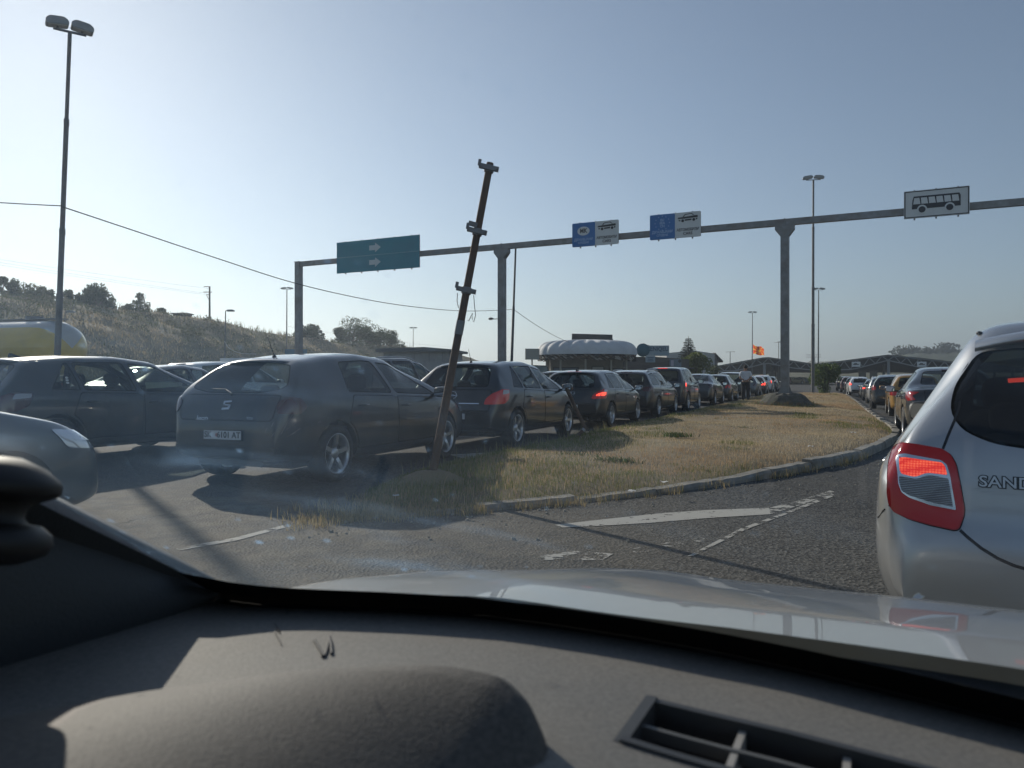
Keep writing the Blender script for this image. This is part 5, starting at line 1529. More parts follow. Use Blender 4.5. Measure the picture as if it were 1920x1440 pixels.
# blue information board on the left
D = 70; t = thing('blue_board', 'small blue board showing over the car roofs by the left gantry post', 'sign', local(D, 555))
b = MB(); b.box((0, 0, (EYE + (708 - 661) / F * D)), (2.05, .06, .62)); b.build('board', mat('faded_blue', (.03, .16, .26), .5), t)
b = MB()
for x in (-.8, .8): b.tube([(x, .06, 0), (x, .06, 3.2)], .04, 8)
b.build('post', GALVD, t)
# round pavilion with the scalloped white roof
D = 68; c = local(D, 1100); k_ = D / F
t = thing('round_kiosk', 'round kiosk under a puffy white scalloped canopy', 'kiosk', c)
rad = 94 * k_; z0 = EYE + (708 - 666) * k_; z1 = EYE + (708 - 643) * k_
rows = []; ng = 22; seg = ng * 6
for i in range(9):
    q = i / 8; row = []
    for j in range(seg + 1):
        a = 2 * math.pi * j / seg; lob = abs(math.sin(a * ng / 2)) ** .6
        rr = rad * (1 - .32 * q ** 2.2 - (.02 * (1 - lob))) ; zz = z0 + (z1 - z0) * math.sin(q * math.pi / 2) ** .85 + .16 * lob * q
        row.append(V(math.cos(a) * rr, math.sin(a) * rr * .9, zz - (.10 * (1 - lob)) * q))
    rows.append(row)
rows.append([V(math.cos(2 * math.pi * j / seg) * rad * .35, math.sin(2 * math.pi * j / seg) * rad * .3, z1 + .25) for j in range(seg + 1)])
rows.append([V(0, 0, z1 + .3)] * (seg + 1))
b = MB(); b.grid(rows); me = b.mesh('canopy', mat('white_canvas', (.62, .64, .66), .7, dirt=(.42, .42, .42), dscale=1.2, damt=.5)); fix_normals(me); link('canopy', me, t)
b = MB(); r_ = random.Random(2)
for j in range(90):
    a = 2 * math.pi * j / 90; e = V(math.cos(a) * rad * .97, math.sin(a) * rad * .87, 0); s_ = V(-math.sin(a), math.cos(a) * .9, 0)
    for k in range(3):
        b.bar(e + V(0, 0, z0 - .02 - k * .17) - s_ * .16, e + V(0, 0, z0 - .02 - k * .17 - r_.uniform(.05, .2)) + s_ * .16, .07, .07, m=r_.randint(0, 2))
b.build('fringe', [mat('fringe_brown', (.14, .09, .06), .8), mat('fringe_pale', (.45, .42, .38), .8), mat('fringe_dark', (.05, .045, .04), .8)], t)
b = MB(); b.lathe([(rad * .95, z0 - .05), (.05, z0 + .3)], 40); b.build('ceiling', WALLD, t)
for j in range(10):
    a = 2 * math.pi * j / 10 + .2; b = MB(); b.tube([(math.cos(a) * rad * .82, math.sin(a) * rad * .72, 0), (math.cos(a) * rad * .82, math.sin(a) * rad * .72, z0)], .09, 8); b.build('column', mat('kiosk_column', (.36, .34, .29), .7), t)
b = MB(); b.box((0, 1.5, z0 / 2), (rad * 1.45, 3.4, z0 - .04)); b.build('wall', mat('kiosk_wall', (.30, .27, .23), .85, var=(.20, .18, .16), scale=1.2), t)
for x, w, h_, m_ in ((-1.9, 2.2, 1.4, mat('shutter_blue', (.10, .13, .18), .5)), (1.0, 1.0, 1.5, WALLW), (2.75, 1.3, 1.3, GLAZ)):
    b = MB(); b.box((x, -.215, 1.35 + (h_ - 1.4) / 2), (w, .03, h_)); wn = b.build('window', m_, t); b = MB()
    for sx in (-1, 1): b.box((x + sx * (w / 2 + .04), -.225, 1.35), (.08, .05, h_ + .1))
    b.box((x, -.225, 1.35 + (h_ - 1.4) + .72), (w, .05, .08)); b.build('frame', WALLD, wn)
# dark billboard behind the pavilion
D = 84; t = thing('billboard', 'blank dark billboard standing above the white canopy', 'billboard', local(D, 1110))
zc = EYE + (708 - 637) * D / F
b = MB(); b.box((0, 0, zc), (76 * D / F, .25, 1.25), Matrix.Rotation(R(1.5), 4, 'Y')); b.build('board', mat('billboard_dark', (.06, .062, .066), .7), t)
b = MB()
for x in (-1.8, 1.8): b.box((x, .2, zc / 2 - .2), (.16, .16, zc - .4))
b.bar((2.3, .1, zc + .1), (2.85, .1, zc - 1.0), .07); b.build('post', GALVD, t)
# sign board at its left and the tarpaulin stall
D = 60; t = thing('small_billboard', 'small pale billboard left of the round kiosk', 'billboard', local(D, 998), R(10))
b = MB(); b.box((0, 0, EYE + (708 - 664) * D / F), (1.15, .08, .88)); b.build('board', mat('board_grey', (.30, .30, .27), .7), t); b = MB(); b.tube([(0, .08, 0), (0, .08, 2.7)], .06, 8); b.build('post', GALVD, t)
D = 54; t = thing('stall', 'stall with a sloping grey-green tarpaulin side left of the round kiosk', 'stall', local(D, 1000))
b = MB(); b.prism([(-1.55, 0), (1.35, 0), (1.05, 1.93), (.9, 2.0), (-.9, 2.05), (-1.5, 1.75)], 0, 2.6, lambda u, v, q: V(u, q, v)); me = b.mesh('tarpaulin', mat('tarp', (.14, .19, .21), .6, var=(.22, .27, .26), scale=.8)); fix_normals(me); link('tarpaulin', me, t)
b = MB(); b.bar((-.85, -.01, 2.03), (-1.45, -.01, 0), .05); b.bar((1.03, -.01, 1.9), (1.33, -.01, 0), .05); b.bar((-.9, -.01, 2.06), (.95, -.01, 2.0), .05); b.build('frame', WALLD, t)
# long dark building right of the kiosk
D = 76; k_ = D / F; c = local(D, 1232); t = thing('dark_building', 'low dark building with two name boards between kiosk and trees', 'building', c)
x0, x1 = (1165 - 1232) * k_, (1292 - 1232) * k_; zt = EYE + (708 - 669) * k_
b = MB(); b.prism([(x0, 0), (x1, 0), (x1, zt - .25), (-.2, zt), (x0, zt)], 0, 7, lambda u, v, q: V(u, q, v)); me = b.mesh('wall', WALLD); fix_normals(me); link('wall', me, t)
b = MB(); b.box(((x0 + x1) / 2 - .2, -.02, 1.35), ((x1 - x0) * .8, .05, .9)); b.build('window', GLAZ, t)
b = MB(); b.box((.0, -.75, 2.1), (x1 - x0, 1.5, .12)); b.build('awning', ROOFD, t)
def name_board(label, lx, z, w, h, m, name='name_board', circ=False):
    q = thing(name, label, 'sign', (c.x + lx, c.y - .12, z)); b = MB(); b.box((0, 0, 0), (w, .08, h)); 
    b.build('board', m, q); return q
BPALE = mat('board_pale_blue', (.20, .30, .36), .55, var=(.26, .35, .40), scale=1)
q = name_board('long pale blue roof sign with dark letters and a round emblem at its left', (1226 - 1232) * k_, zt + .62, 56 * k_, 1.05, BPALE, 'roof_sign')
b = MB(); b.lathe([(.01, -.06), (.68, -.06), (.68, .06), (.01, .06)], 28, axis='Y'); b.build('emblem', mat('board_blue', (.03, .12, .17), .5), q, ((1205 - 1226) * k_, -.02, .06))
me = text_mesh('ZENIQEU', .62, mat('board_ink', (.02, .06, .12), .5), .003, bold=.01); o = link('lettering', me, q, (.35, -.05, .16), (R(90), 0, 0)); o.scale = (.85, 1, 1)
q = name_board('small square pale sign hung on the dark building wall', (1219 - 1232) * k_, EYE + (708 - 673.5) * k_, 18 * k_, 12 * k_, BPALE)
for i in range(3):
    b = MB(); b.box((0, -.046, .15 - i * .16), (.62 - .1 * (i % 2), .01, .07)); b.build('text_line', mat('board_ink', (.02, .06, .12), .5), q)
q = name_board('small blue sign with white panel at the right end of the dark building', (1266 - 1232) * k_, EYE + (708 - 681) * k_, 22 * k_, 15 * k_, mat('board_mid', (.12, .17, .22), .5))
b = MB(); b.box((-.33, -.046, 0), (.28, .01, .6)); b.build('panel', mat('board_lilac', (.4, .38, .46), .5), q)
b = MB(); b.lathe([(.01, -.05), (.16, -.05)], 16, axis='Y'); b.build('emblem', SINK, q, (.42, 0, .2))
# antenna on it and others
for D, px, py, base, lb in ((76, 1208, 648, 662, 'wide television aerial on the dark building'), (120, 1369, 660, 690, 'wide television aerial left of the flag'), (150, 1460, 642, 690, 'wide aerial behind the right gantry post')):
    t = thing('aerial', lb, 'aerial', local(D, px), group='aerials'); z = EYE + (708 - py) * D / F; zb = EYE + (708 - base) * D / F
    b = MB(); b.tube([(0, 0, min(zb, 2.0) if D != 76 else zb), (0, 0, z)], .03 + D * .0002, 6); b.build('mast', GALVD, t)
    b = MB(); b.bar((-.45 * D / 76, 0, z), (.5 * D / 76, 0, z + .05), .03 + D * .0002)
    for x in np.linspace(-.4, .45, 6): b.bar((x * D / 76, -.3, z + .02), (x * D / 76, .3, z + .02), .02)
    b.build('elements', GALVD, t)
# pale hall behind the trees
D = 118; k_ = D / F; c = local(D, 1325); t = thing('hall', 'pale gabled hall behind the conifer', 'building', c, R(0))
xa, xb, xm = (1250 - 1325) * k_, (1340 - 1325) * k_, (1300 - 1325) * k_
zl = EYE + (708 - 662) * k_; zm = EYE + (708 - 657) * k_; zr = EYE + (708 - 663) * k_
b = MB(); b.prism([(xa, 0), (xb, 0), (xb, zr), (xm, zm), (xa, zl)], 0, 16, lambda u, v, q: V(u, q, v)); me = b.mesh('wall', WALLW); fix_normals(me); link('wall', me, t)
b = MB(); xr = (1376 - 1325) * k_; zq = EYE + (708 - 675) * k_
b.add([V(xb + .02, -.3, zr + .15), V(xr, 6, zq), V(xr, 20, zq), V(xb + .02, 16, zr + .15), V(xb + .02, -.3, zr - .1), V(xr, 6, zq - .25), V(xr, 20, zq - .25), V(xb + .02, 16, zr - .1)], [(0, 1, 2, 3), (7, 6, 5, 4), (0, 4, 5, 1), (1, 5, 6, 2), (2, 6, 7, 3), (3, 7, 4, 0)]); me = b.mesh('roof', ROOFD); fix_normals(me); link('roof', me, t)
b = MB(); b.add([V(xb + .03, .05, 0), V((1362 - 1325) * k_, 5, 0), V((1362 - 1325) * k_, 5, zq + .1), V(xb + .03, .05, zr - .1)], [(0, 1, 2, 3)]); b.add([V(xb + .03, 1.05, 0), V((1362 - 1325) * k_, 6, 0), V((1362 - 1325) * k_, 6, zq + .1), V(xb + .03, 1.05, zr - .1)], [(3, 2, 1, 0)]); b.build('gable', WALLD, t)

# ------------------------------------------------------------------ border canopy of trusses
CAN = mat('truss_steel', (.24, .26, .28), .55, metal=.2); CROOF = mat('canopy_roof', (.025, .028, .032), .75, var=(.06, .063, .066), scale=.3)
D0 = 150.0
canp = thing('border_canopy', 'wide zigzag truss canopy over the border lanes', 'canopy', (0, 0, 0))
a0 = P(1320, 0, 158); bdir = V(.9135, -.4067, 0); adir = V(.4067, .9135, 0)
def on_line(px):                                  # point of the canopy front line seen at pixel column px
    r_ = (px - CX) / F; x0, y0 = (1665 - CX) / F * 139, 139.0
    t_ = (r_ * y0 - x0) / (bdir.x - r_ * bdir.y); return V(x0 + bdir.x * t_, y0 + bdir.y * t_, 0)
def Z(p, py): return EYE + (708 - py) * p.y / F
topl = [(1335, 689), (1384, 680), (1437, 670.5), (1483, 677), (1530, 684), (1600, 675), (1665, 666.5), (1728, 673), (1790, 680), (1830, 684), (1900, 674), (1960, 667)]
botl = [(1335, 697), (1384, 695), (1437, 681), (1483, 690), (1530, 695), (1600, 693), (1665, 676), (1728, 690), (1790, 693), (1830, 695), (1900, 690), (1960, 677)]
def poly_at(pl, px): return np.interp(px, [p[0] for p in pl], [p[1] for p in pl])
b = MB(); xs = np.linspace(1335, 1960, 54); topp = []; botp = []
for px in xs:
    p = on_line(px); topp.append(V(p.x, p.y, Z(p, poly_at(topl, px)))); botp.append(V(p.x, p.y, Z(p, poly_at(botl, px) - .5)))
for i in range(len(xs) - 1):
    b.bar(topp[i], topp[i + 1], .22); b.bar(botp[i], botp[i + 1], .20)
    if i % 2 == 0: b.bar(botp[i], topp[min(i + 1, len(xs) - 1)], .15)
    else: b.bar(topp[i], botp[i + 1], .15)
b.build('truss', CAN, canp)
b = MB(); rows = [[p + V(0, 0, .16) - adir * .4 for p in topp], [p + V(0, 0, .16) + adir * 64 for p in topp], [p + V(0, 0, -.05) + adir * 64 for p in topp], [p + V(0, 0, -.05) - adir * .2 for p in topp]]
b.grid(rows, smooth=False); me = b.mesh('roof', CROOF); fix_normals(me); link('roof', me, canp)
b = MB()
for i in range(len(xs)):                           # solid dark panels put in for the shade among the rear trusses
    pass
for dd in (9, 18, 30, 44, 60):
    o = adir * dd
    for i in range(len(xs) - 1):
        lowz = lambda p: min(p.z - .5, EYE + (708 - 698.5) * p.y / F) if dd > 9 else p.z - .5
        q0, q1 = botp[i] + o, botp[i + 1] + o; q0.z = lowz(q0); q1.z = lowz(q1)
        q = [topp[i] + o, topp[i + 1] + o, q1, q0]
        b.add(q + [p + adir * .3 for p in q], [(0, 1, 2, 3), (7, 6, 5, 4), (0, 4, 5, 1), (2, 6, 7, 3)])
b.build('dark_panels', CROOF, canp)
for px in (1340, 1433, 1546, 1666, 1790, 1900):
    p = on_line(px)
    for dd in (.3, 18):
        b = MB(); q = p + adir * dd; b.tube([q - V(0, 0, 1), V(q.x, q.y, Z(p, poly_at(botl, px)) + .05)], .28, 10); b.build('column', CAN, canp)
for px, lb in ((1605, 'white lane panel fixed on the truss left of the right peak'), (1728, 'white lane panel fixed on the truss right of the right peak')):
    p = on_line(px) - adir * .35; t = thing('traffic_sign', lb, 'sign', (p.x, p.y, Z(p, 683)), -R(24), 'lane panels on the canopy')
    b = MB(); b.box((0, 0, 0), (1.5, .1, .95)); b.build('board', SWHITE, t)
    b = MB(); b.prism([(-.5, -.1), (.5, -.1), (.5, .05), (.25, .07), (.1, .2), (-.25, .2), (-.4, .05), (-.5, .03)], 0, .02, lambda u, v, q: V(u, -.06 - q, v)); b.build('car_symbol', SINK, t)
# booths under the canopy
for i, (px, lb) in enumerate(((1443, 'passport booth left of the right gantry post'), (1458, 'passport booth touching the right gantry post'), (1618, 'dark passport booth under the right peak'), (1640, 'passport booth right under the right peak'))):
    p = on_line(px) + adir * 6; t = thing('passport_booth', lb, 'booth', (p.x, p.y, 0), -R(24), 'passport booths')
    b = MB(); b.box((0, 0, 1.2), (1.3, 2.2, 2.4)); b.build('wall', WALLD, t); b = MB(); b.box((0, 0, 2.46), (1.7, 2.6, .14)); b.build('roof', ROOFD, t); b = MB(); b.box((0, -1.11, 1.55), (1.0, .03, .9)); b.build('window', mat('booth_glass', (.08, .09, .085), .2), t)

# flag
D = 149; pole = local(D, 1411); k_ = D / F
t = thing('flag', 'orange-red flag with yellow sun rays flying from the thin pole', 'flag', pole)
FR = mat('flag_red', (.72, .055, .012), .7); FY = mat('flag_yellow', (.85, .48, .03), .7)
for m_, c_ in ((FR, (.85, .09, .02)), (FY, (.95, .6, .06))):
    N = m_.node_tree.nodes; L = m_.node_tree.links; tl = N.new('ShaderNodeBsdfTranslucent'); tl.inputs[0].default_value = (*c_, 1); mx = N.new('ShaderNodeMixShader'); mx.inputs[0].default_value = .65
    L.new(N['Principled BSDF'].outputs[0], mx.inputs[1]); L.new(tl.outputs[0], mx.inputs[2]); L.new(mx.outputs[0], N['Material Output'].inputs[0])
w, h_ = 24 * k_, 17 * k_; zc = EYE + (708 - 655) * k_; nx, ny = 56, 40
b = MB()
def fp(u, v):
    d = u * w; return V(.12 + d * .88, .35 * math.sin(u * 7 + v) * (.3 + u) - .2 * u, zc + (v - .5) * h_ * (1 - .15 * u) - .30 * u * h_ + .05 * h_ * math.sin(u * 9 + v * 2))
vs = [fp(i / nx, j / ny) for i in range(nx + 1) for j in range(ny + 1)]
fs = []; ms = []
for i in range(nx):
    for j in range(ny):
        u, v = (i + .5) / nx, (j + .5) / ny; x, y = (u - .5) * 1.45, (v - .5); a = math.atan2(y, x); rr = math.hypot(x, y)
        ray = abs(((a + math.pi / 8) % (math.pi / 4)) - math.pi / 8)
        on = rr < .16 or (rr > .19 and ray < .05 + .10 * rr)
        fs.append((i * (ny + 1) + j, (i + 1) * (ny + 1) + j, (i + 1) * (ny + 1) + j + 1, i * (ny + 1) + j + 1)); ms.append(1 if on else 0)
b.v = [tuple(p) for p in vs]; b.f = [list(f) for f in fs]; b.m = ms; b.sm = [True] * len(fs)
b.build('cloth', [FR, FY], t)
b = MB(); b.tube([(.03, 0, zc - h_ * .6), (.03, 0, zc + h_ * .6)], .012, 6); b.build('rope', WIRE, t)
# transmission towers far away
for px, py, lb in ((1525, 668, 'faint pylon far behind the canopy dip'), (1690, 664, 'faint pylon right of the right peak'), (1740, 662, 'faint pylon above the wooded hill')):
    D = 700; z = EYE + (708 - py + 3) * D / F; t = thing('pylon', lb, 'pylon', local(D, px), group='far power pylons')
    b = MB()
    for sx in (-1, 1): b.bar((sx * 3, 0, 0), (sx * .8, 0, z), .5)
    for q in (.99, .9): b.bar((-7, 0, z * q), (7, 0, z * q), .5)
    b.build('lattice', mat('pylon_grey', (.3, .31, .32), .7), t)

# ------------------------------------------------------------------ the man
D = 36.6; mp = local(D, 1398)
man = thing('person', 'person in a white shirt and dark trousers seen from behind, hands clasped at the back', 'person', mp, R(-20))
def skinned(name, verts, edges, radii, m, parent, root=0, sub=2):
    me = bpy.data.meshes.new(name); me.from_pydata(verts, edges, []); o = bpy.data.objects.new(name, me); COL.objects.link(o)
    md = o.modifiers.new('s', 'SKIN'); md.use_smooth_shade = True
    for i, r_ in enumerate(radii):
        rr = r_ if isinstance(r_, tuple) else (r_, r_); me.skin_vertices[0].data[i].radius = rr
        me.skin_vertices[0].data[i].use_root = (i == root)
    o.modifiers.new('sub', 'SUBSURF').levels = sub
    em = eval_mesh(o); bpy.data.objects.remove(o)
    em.name = name; em.materials.clear(); em.materials.append(m)
    for p in em.polygons: p.use_smooth = True
    return link(name, em, parent)
SK = mat('skin_tone', (.36, .20, .13), .6); SHIRT = mat('white_shirt', (.62, .65, .70), .85); TROU = mat('dark_trousers', (.02, .021, .025), .9); HAIR = mat('dark_hair', (.018, .014, .012), .8)
# body: pelvis-root figure, arms bent behind the back (camera side is -y)
vb = [(0, 0, .92), (0, .01, 1.12), (0, .0, 1.34), (0, -.005, 1.44), (0, .0, 1.50), (0, .01, 1.58), (0, .015, 1.68),
      (-.10, 0, .90), (-.11, .01, .50), (-.115, .03, .09), (-.12, -.11, .045),
      (.10, 0, .90), (.11, .01, .50), (.115, .03, .09), (.13, -.10, .045),
      (-.19, 0, 1.40), (-.27, .04, 1.13), (-.06, .16, 1.02), (.19, 0, 1.40), (.27, .04, 1.13), (.06, .17, 1.00)]
vb = [(x, -y, z) for x, y, z in vb]
eb = [(0, 1), (1, 2), (2, 3), (3, 4), (4, 5), (5, 6), (0, 7), (7, 8), (8, 9), (9, 10), (0, 11), (11, 12), (12, 13), (13, 14), (3, 15), (15, 16), (16, 17), (3, 18), (18, 19), (19, 20)]
rb = [(.15, .11), (.14, .10), (.17, .11), .09, .055, .085, .075, .09, .065, .045, .04, .09, .065, .045, .04, .065, .048, .034, .065, .048, .034]
body = skinned('body', vb, eb, rb, SK, man)
BITS = []
# hands with five fingers each, joined to the body mesh surface
for sx, (hx, hy, hz) in ((-1, (-.03, -.19, 1.01)), (1, (.03, -.20, .985))):
    hv = [(hx, hy, hz), (hx - sx * .06, hy - .005, hz - .02)]; he = [(0, 1)]; hr = [.022, .028]
    for k, (dz, ln) in enumerate(((.025, .06), (.010, .07), (-.006, .068), (-.022, .055))):
        i = len(hv); hv += [(hx - sx * .085, hy - .008, hz - .02 + dz), (hx - sx * (.085 + ln * .5), hy - .002, hz - .025 + dz), (hx - sx * (.085 + ln * .9), hy + .014, hz - .03 + dz)]; he += [(1, i), (i, i + 1), (i + 1, i + 2)]; hr += [.010, .009, .0075]
    i = len(hv); hv += [(hx - sx * .03, hy - .02, hz + .02), (hx - sx * .07, hy - .03, hz + .035)]; he += [(0, i), (i, i + 1)]; hr += [.012, .009]
    BITS.append(skinned('hand', hv, he, hr, SK, body, sub=1))
vs_ = [(0, 0, .90), (0, .01, 1.10), (0, .0, 1.33), (0, -.005, 1.42), (0, .0, 1.48), (-.19, 0, 1.40), (-.265, .035, 1.18), (.19, 0, 1.40), (.265, .035, 1.18)]
skinned('shirt', [(x, -y, z) for x, y, z in vs_], [(0, 1), (1, 2), (2, 3), (3, 4), (3, 5), (5, 6), (3, 7), (7, 8)], [(.19, .145), (.18, .13), (.205, .135), (.14, .10), .065, .085, .078, .085, .078], SHIRT, man)
vt_ = [(0, 0, .94), (-.10, 0, .86), (-.115, .01, .50), (-.12, .03, .07), (.10, 0, .86), (.115, .01, .50), (.12, .03, .07)]
skinned('trousers', [(x, -y, z) for x, y, z in vt_], [(0, 1), (1, 2), (2, 3), (0, 4), (4, 5), (5, 6)], [(.175, .13), .12, .092, .078, .12, .092, .078], TROU, man)
b = MB(); b.blob((0, 0, 1.655), (.088, .105, .10), 16, 10); me = b.mesh('hair', HAIR); link('hair', me, man, (0, -.012, .012))
b = MB()
for sx in (-1, 1): b.blob((sx * .087, -.005, 1.62), (.014, .026, .036), 8, 6)
b.blob((0, .108, 1.61), (.016, .024, .028), 8, 6)
BITS.append(b.build('ears', SK, body))
for sx in (-1, 1):
    b = MB(); b.blob((sx * .032, .094, 1.64), (.014, .01, .009), 8, 6, m=0); b.build('eye', [SINK], body)
b = MB(); b.blob((0, .097, 1.57), (.026, .008, .007), 8, 6); b.build('mouth', mat('lips', (.25, .08, .07), .6), body)
bm = bmesh.new(); bm.from_mesh(body.data)
for q in BITS: bm.from_mesh(q.data)
bm.to_mesh(body.data); bm.free()
for q in BITS: bpy.data.objects.remove(q)
for sx in (-1, 1):
    b = MB(); b.blob((sx * .122, .03, .045), (.052, .135, .045), 12, 6, p=.7); b.build('shoe', TROU, man)
# ------------------------------------------------------------------ the cars in the queues
UA = V(math.sin(R(23.2)), math.cos(R(23.2)), 0)
def on_ground(x, y): return V(x, y, float(gz(x, y)))
def laneA(D): return on_ground(.03 + .43 * (D - 12.5), D)
def laneB(D): return on_ground(-5.9 + .424 * (D - 9.55), D)
def laneC(D): return on_ground(-10.0 + .424 * (D - 9.55), D)
def laneD(D): return on_ground(-14.3 + .424 * (D - 9.55), D)
HA = R(23.0)
GQ, GR, GB = 'cars in the left queue', 'cars in the right queue', 'cars in the lanes further left'
def rear_decal(root, kind, me, x, z, name, off=.004, sx=1.0):
    f = get_form(kind); h, n = f['skin'].cast(*rear_ray(f['fm'].L)(x, z))
    o = link(name, me, root, h + n * off)
    rx = math.atan2(n.z, -n.y) * -1; yaw = math.atan2(n.x, -n.y)
    o.rotation_euler = (R(90) + rx, 0, yaw); o.scale = (sx, 1, 1)
    return o
def plate_text(root, s, size=.088, x=0.0):
    pl = [c for c in root.children if c.name.startswith('number_plate')][0]
    me = text_mesh(s, size, INK, .001, bold=.002)
    return link('lettering', me, pl, (x, -.0078, 0), (R(90), 0, 0))
def emblem(polys, rings, m, th=.006):
    b = MB()
    for pl in polys: b.prism(pl, 0, th, lambda u, v, q: V(u, v, q))
    for (cx, cy, r0, r1) in rings:
        b.lathe([(r0, 0), (r0, th), (r1, th), (r1, 0)], 28, Matrix.Translation((cx, cy, 0)), close=True)
    me = b.mesh('badge', m); fix_normals(me); return me
GLINT = mat('badge_metal', (.55, .57, .6), .25, metal=.8)

# the nearest car of the left queue
c = make_car('arch_hatch', 'parked_car', 'nearest black hatchback of the left queue with plate SK 6101 AT', 'car', 2, PAINT['ink'], TAILDIM, 'five', GQ, extras=('wiper', 'antenna', 'spoiler'))
place(c, on_ground(-1.99, 8.25), R(22.5), 'arch_hatch', 'rr'); plate_text(c, 'SK   6101 AT')
pl = [q for q in c.children if q.name.startswith('number_plate')][0]
b = MB(); b.prism(ell(-.075, 0, .018, .02, 14), 0, .0012, lambda u, v, q: V(u, -.0072 - q, v)); b.build('plate_emblem', mat('plate_seal', (.45, .20, .18), .5), pl)
rear_decal(c, 'arch_hatch', emblem([[(-.05, .045), (.055, .05), (.055, .03), (-.03, .025), (-.03, .012), (.055, .0), (.055, -.008), (-.05, .006)], [(.05, -.05), (-.055, -.055), (-.055, -.032), (.03, -.028), (.03, -.016), (-.055, .0), (-.055, -.004), (.05, -.010)]], [], GLINT), 0, .86, 'badge')
rear_decal(c, 'arch_hatch', text_mesh('leon', .07, GLINT, .002, bold=.001), -.30, .72, 'lettering', sx=1.3)
rear_decal(c, 'arch_hatch', text_mesh('TDI', .045, GLINT, .002), .33, .725, 'lettering', sx=1.2)
# scratched corner of the bumper
f = get_form('arch_hatch')
for k in range(9):
    x, z = random.uniform(.52, .78), random.uniform(.48, .66); L_ = random.uniform(.04, .16); a = R(random.uniform(40, 75))
    patch(f['skin'], [(x, z), (x + .006, z), (x + .005 + L_ * math.cos(a), z + L_ * math.sin(a)), (x + L_ * math.cos(a), z + L_ * math.sin(a))], rear_ray(4.32), 'scratch', [mat('scratch', (.14, .13, .125), .6)], c, off=.0015, depth=0, step=.05)
# second
c = make_car('hatchback', 'parked_car', 'black hatchback with round lightning badge and clear red tail lamp behind the leaning pole', 'car', 2, PAINT['ink'], None, 'five', GQ, extras=('antenna', 'wiper', 'spoiler'))
place(c, on_ground(.03, 12.5), HA, 'hatchback', 'rr'); plate_text(c, '620-JJ', x=.06)
rear_decal(c, 'hatchback', emblem([[(-.10, .006), (-.02, .014), (-.03, -.008), (.10, -.006), (.02, -.016), (.03, .006)]], [(0, 0, .055, .068)], GLINT), 0, .865, 'badge')
f = get_form('hatchback')
patch(f['skin'], [(-.48, .728), (.48, .728), (.48, .745), (-.48, .745)], rear_ray(4.25), 'chrome_strip', [CHROME], c, off=.008, depth=.012, step=.1)
# third
c = make_car('hatchback', 'parked_car', 'black hatchback with four-ring badge and bright red lit tail lamp', 'car', 2, PAINT['black'], TAILON, 'twin', GQ, extras=('fin', 'spoiler'))
place(c, laneA(17.8), HA, 'hatchback', 'rr', sz=.94); plate_text(c, '1005-AC', x=.04)
rear_decal(c, 'hatchback', emblem([], [(x, 0, .038, .046) for x in (-.105, -.035, .035, .105)], GLINT), 0, .86, 'badge')
for q in c.children:
    if q.name.startswith('high_brake'): q.material_slots[0].link = 'OBJECT'; q.material_slots[0].material = mat('tail_light_glow', (.4, .01, .01), .2, emit=(1, .06, .05), estr=.7)
c = make_car('estate', 'parked_car', 'black estate car with silver roof rails in the left queue', 'car', 2, PAINT['black'], TAILDIM, 'five', GQ, extras=('rails', 'wiper'))
place(c, laneA(22.6), HA, 'estate', 'rr', sz=.96)
c = make_car('boxy_suv', 'parked_car', 'boxy dark blue off-roader with square upright red lamps', 'car', 2, PAINT['navy'], TAILON, 'five', GQ, extras=('wiper',))
place(c, laneA(27.2), HA, 'boxy_suv', 'rr')
for q in c.children:
    if q.name.startswith('high_brake'): q.material_slots[0].link = 'OBJECT'; q.material_slots[0].material = MATS['tail_light_glow']
for kind, D, pm, tl, wh, lb, ex in (
    ('saloon', 33.4, 'graphite', TAILDIM, 'six', 'dark grey saloon with a long sloping rear window in front of the boxy off-roader', ()),
    ('hatchback', 39.0, 'graphite', None, 'six', 'small grey-green hatchback mostly hidden by the dark saloon', ()),
    ('people_carrier', 45.0, 'graphite', TAILDIM, 'six', 'tall dark people carrier beside the standing person', ()),
    ('hatchback', 52.5, 'grey', TAILDIM, 'six', 'pale grey hatchback just right of the standing person', ()),
    ('hatchback', 58.5, 'wine', TAILON, 'six', 'dark red hatchback with a lit lamp left of the right gantry post', ()),
    ('crossover', 64.5, 'white', TAILON, 'six', 'light crossover with lit lamps touching the right gantry post', ()),
    ('estate', 71, 'graphite', TAILDIM, 'six', 'dark estate hidden by the right gantry post', ())):
    c = make_car(kind, 'parked_car', lb, 'car', 1, PAINT[pm], tl, wh, GQ, extras=ex); place(c, laneA(D), HA, kind, 'rr', sz=.97)
for i, (px, D, pm, lb) in enumerate(((1476, 150, 'wine', 'far red-brown car right of the gantry post'), (1489, 158, 'beige', 'far beige car second right of the gantry post'), (1500, 166, 'graphite', 'far dark car between gantry post and tall lamp post'), (1508, 174, 'blue', 'far blue car nearest the tall lamp post'))):
    c = make_car('saloon' if i % 2 else 'hatchback', 'parked_car', lb, 'car', 1, PAINT[pm], TAILDIM, 'six', 'far cars beyond the gantry'); place(c, on_ground((px - CX) / F * D, D), R(24 + 50 * (i % 2)))
# behind the nearest one: only its bonnet is in view
c = make_car('hatchback', 'parked_car', 'dark car cut off at the left edge showing only bonnet and headlight', 'car', 2, PAINT['grey'], None, 'five', GQ, extras=('antenna', 'wiper', 'spoiler'))
place(c, on_ground(-4.50, 3.95), R(24))
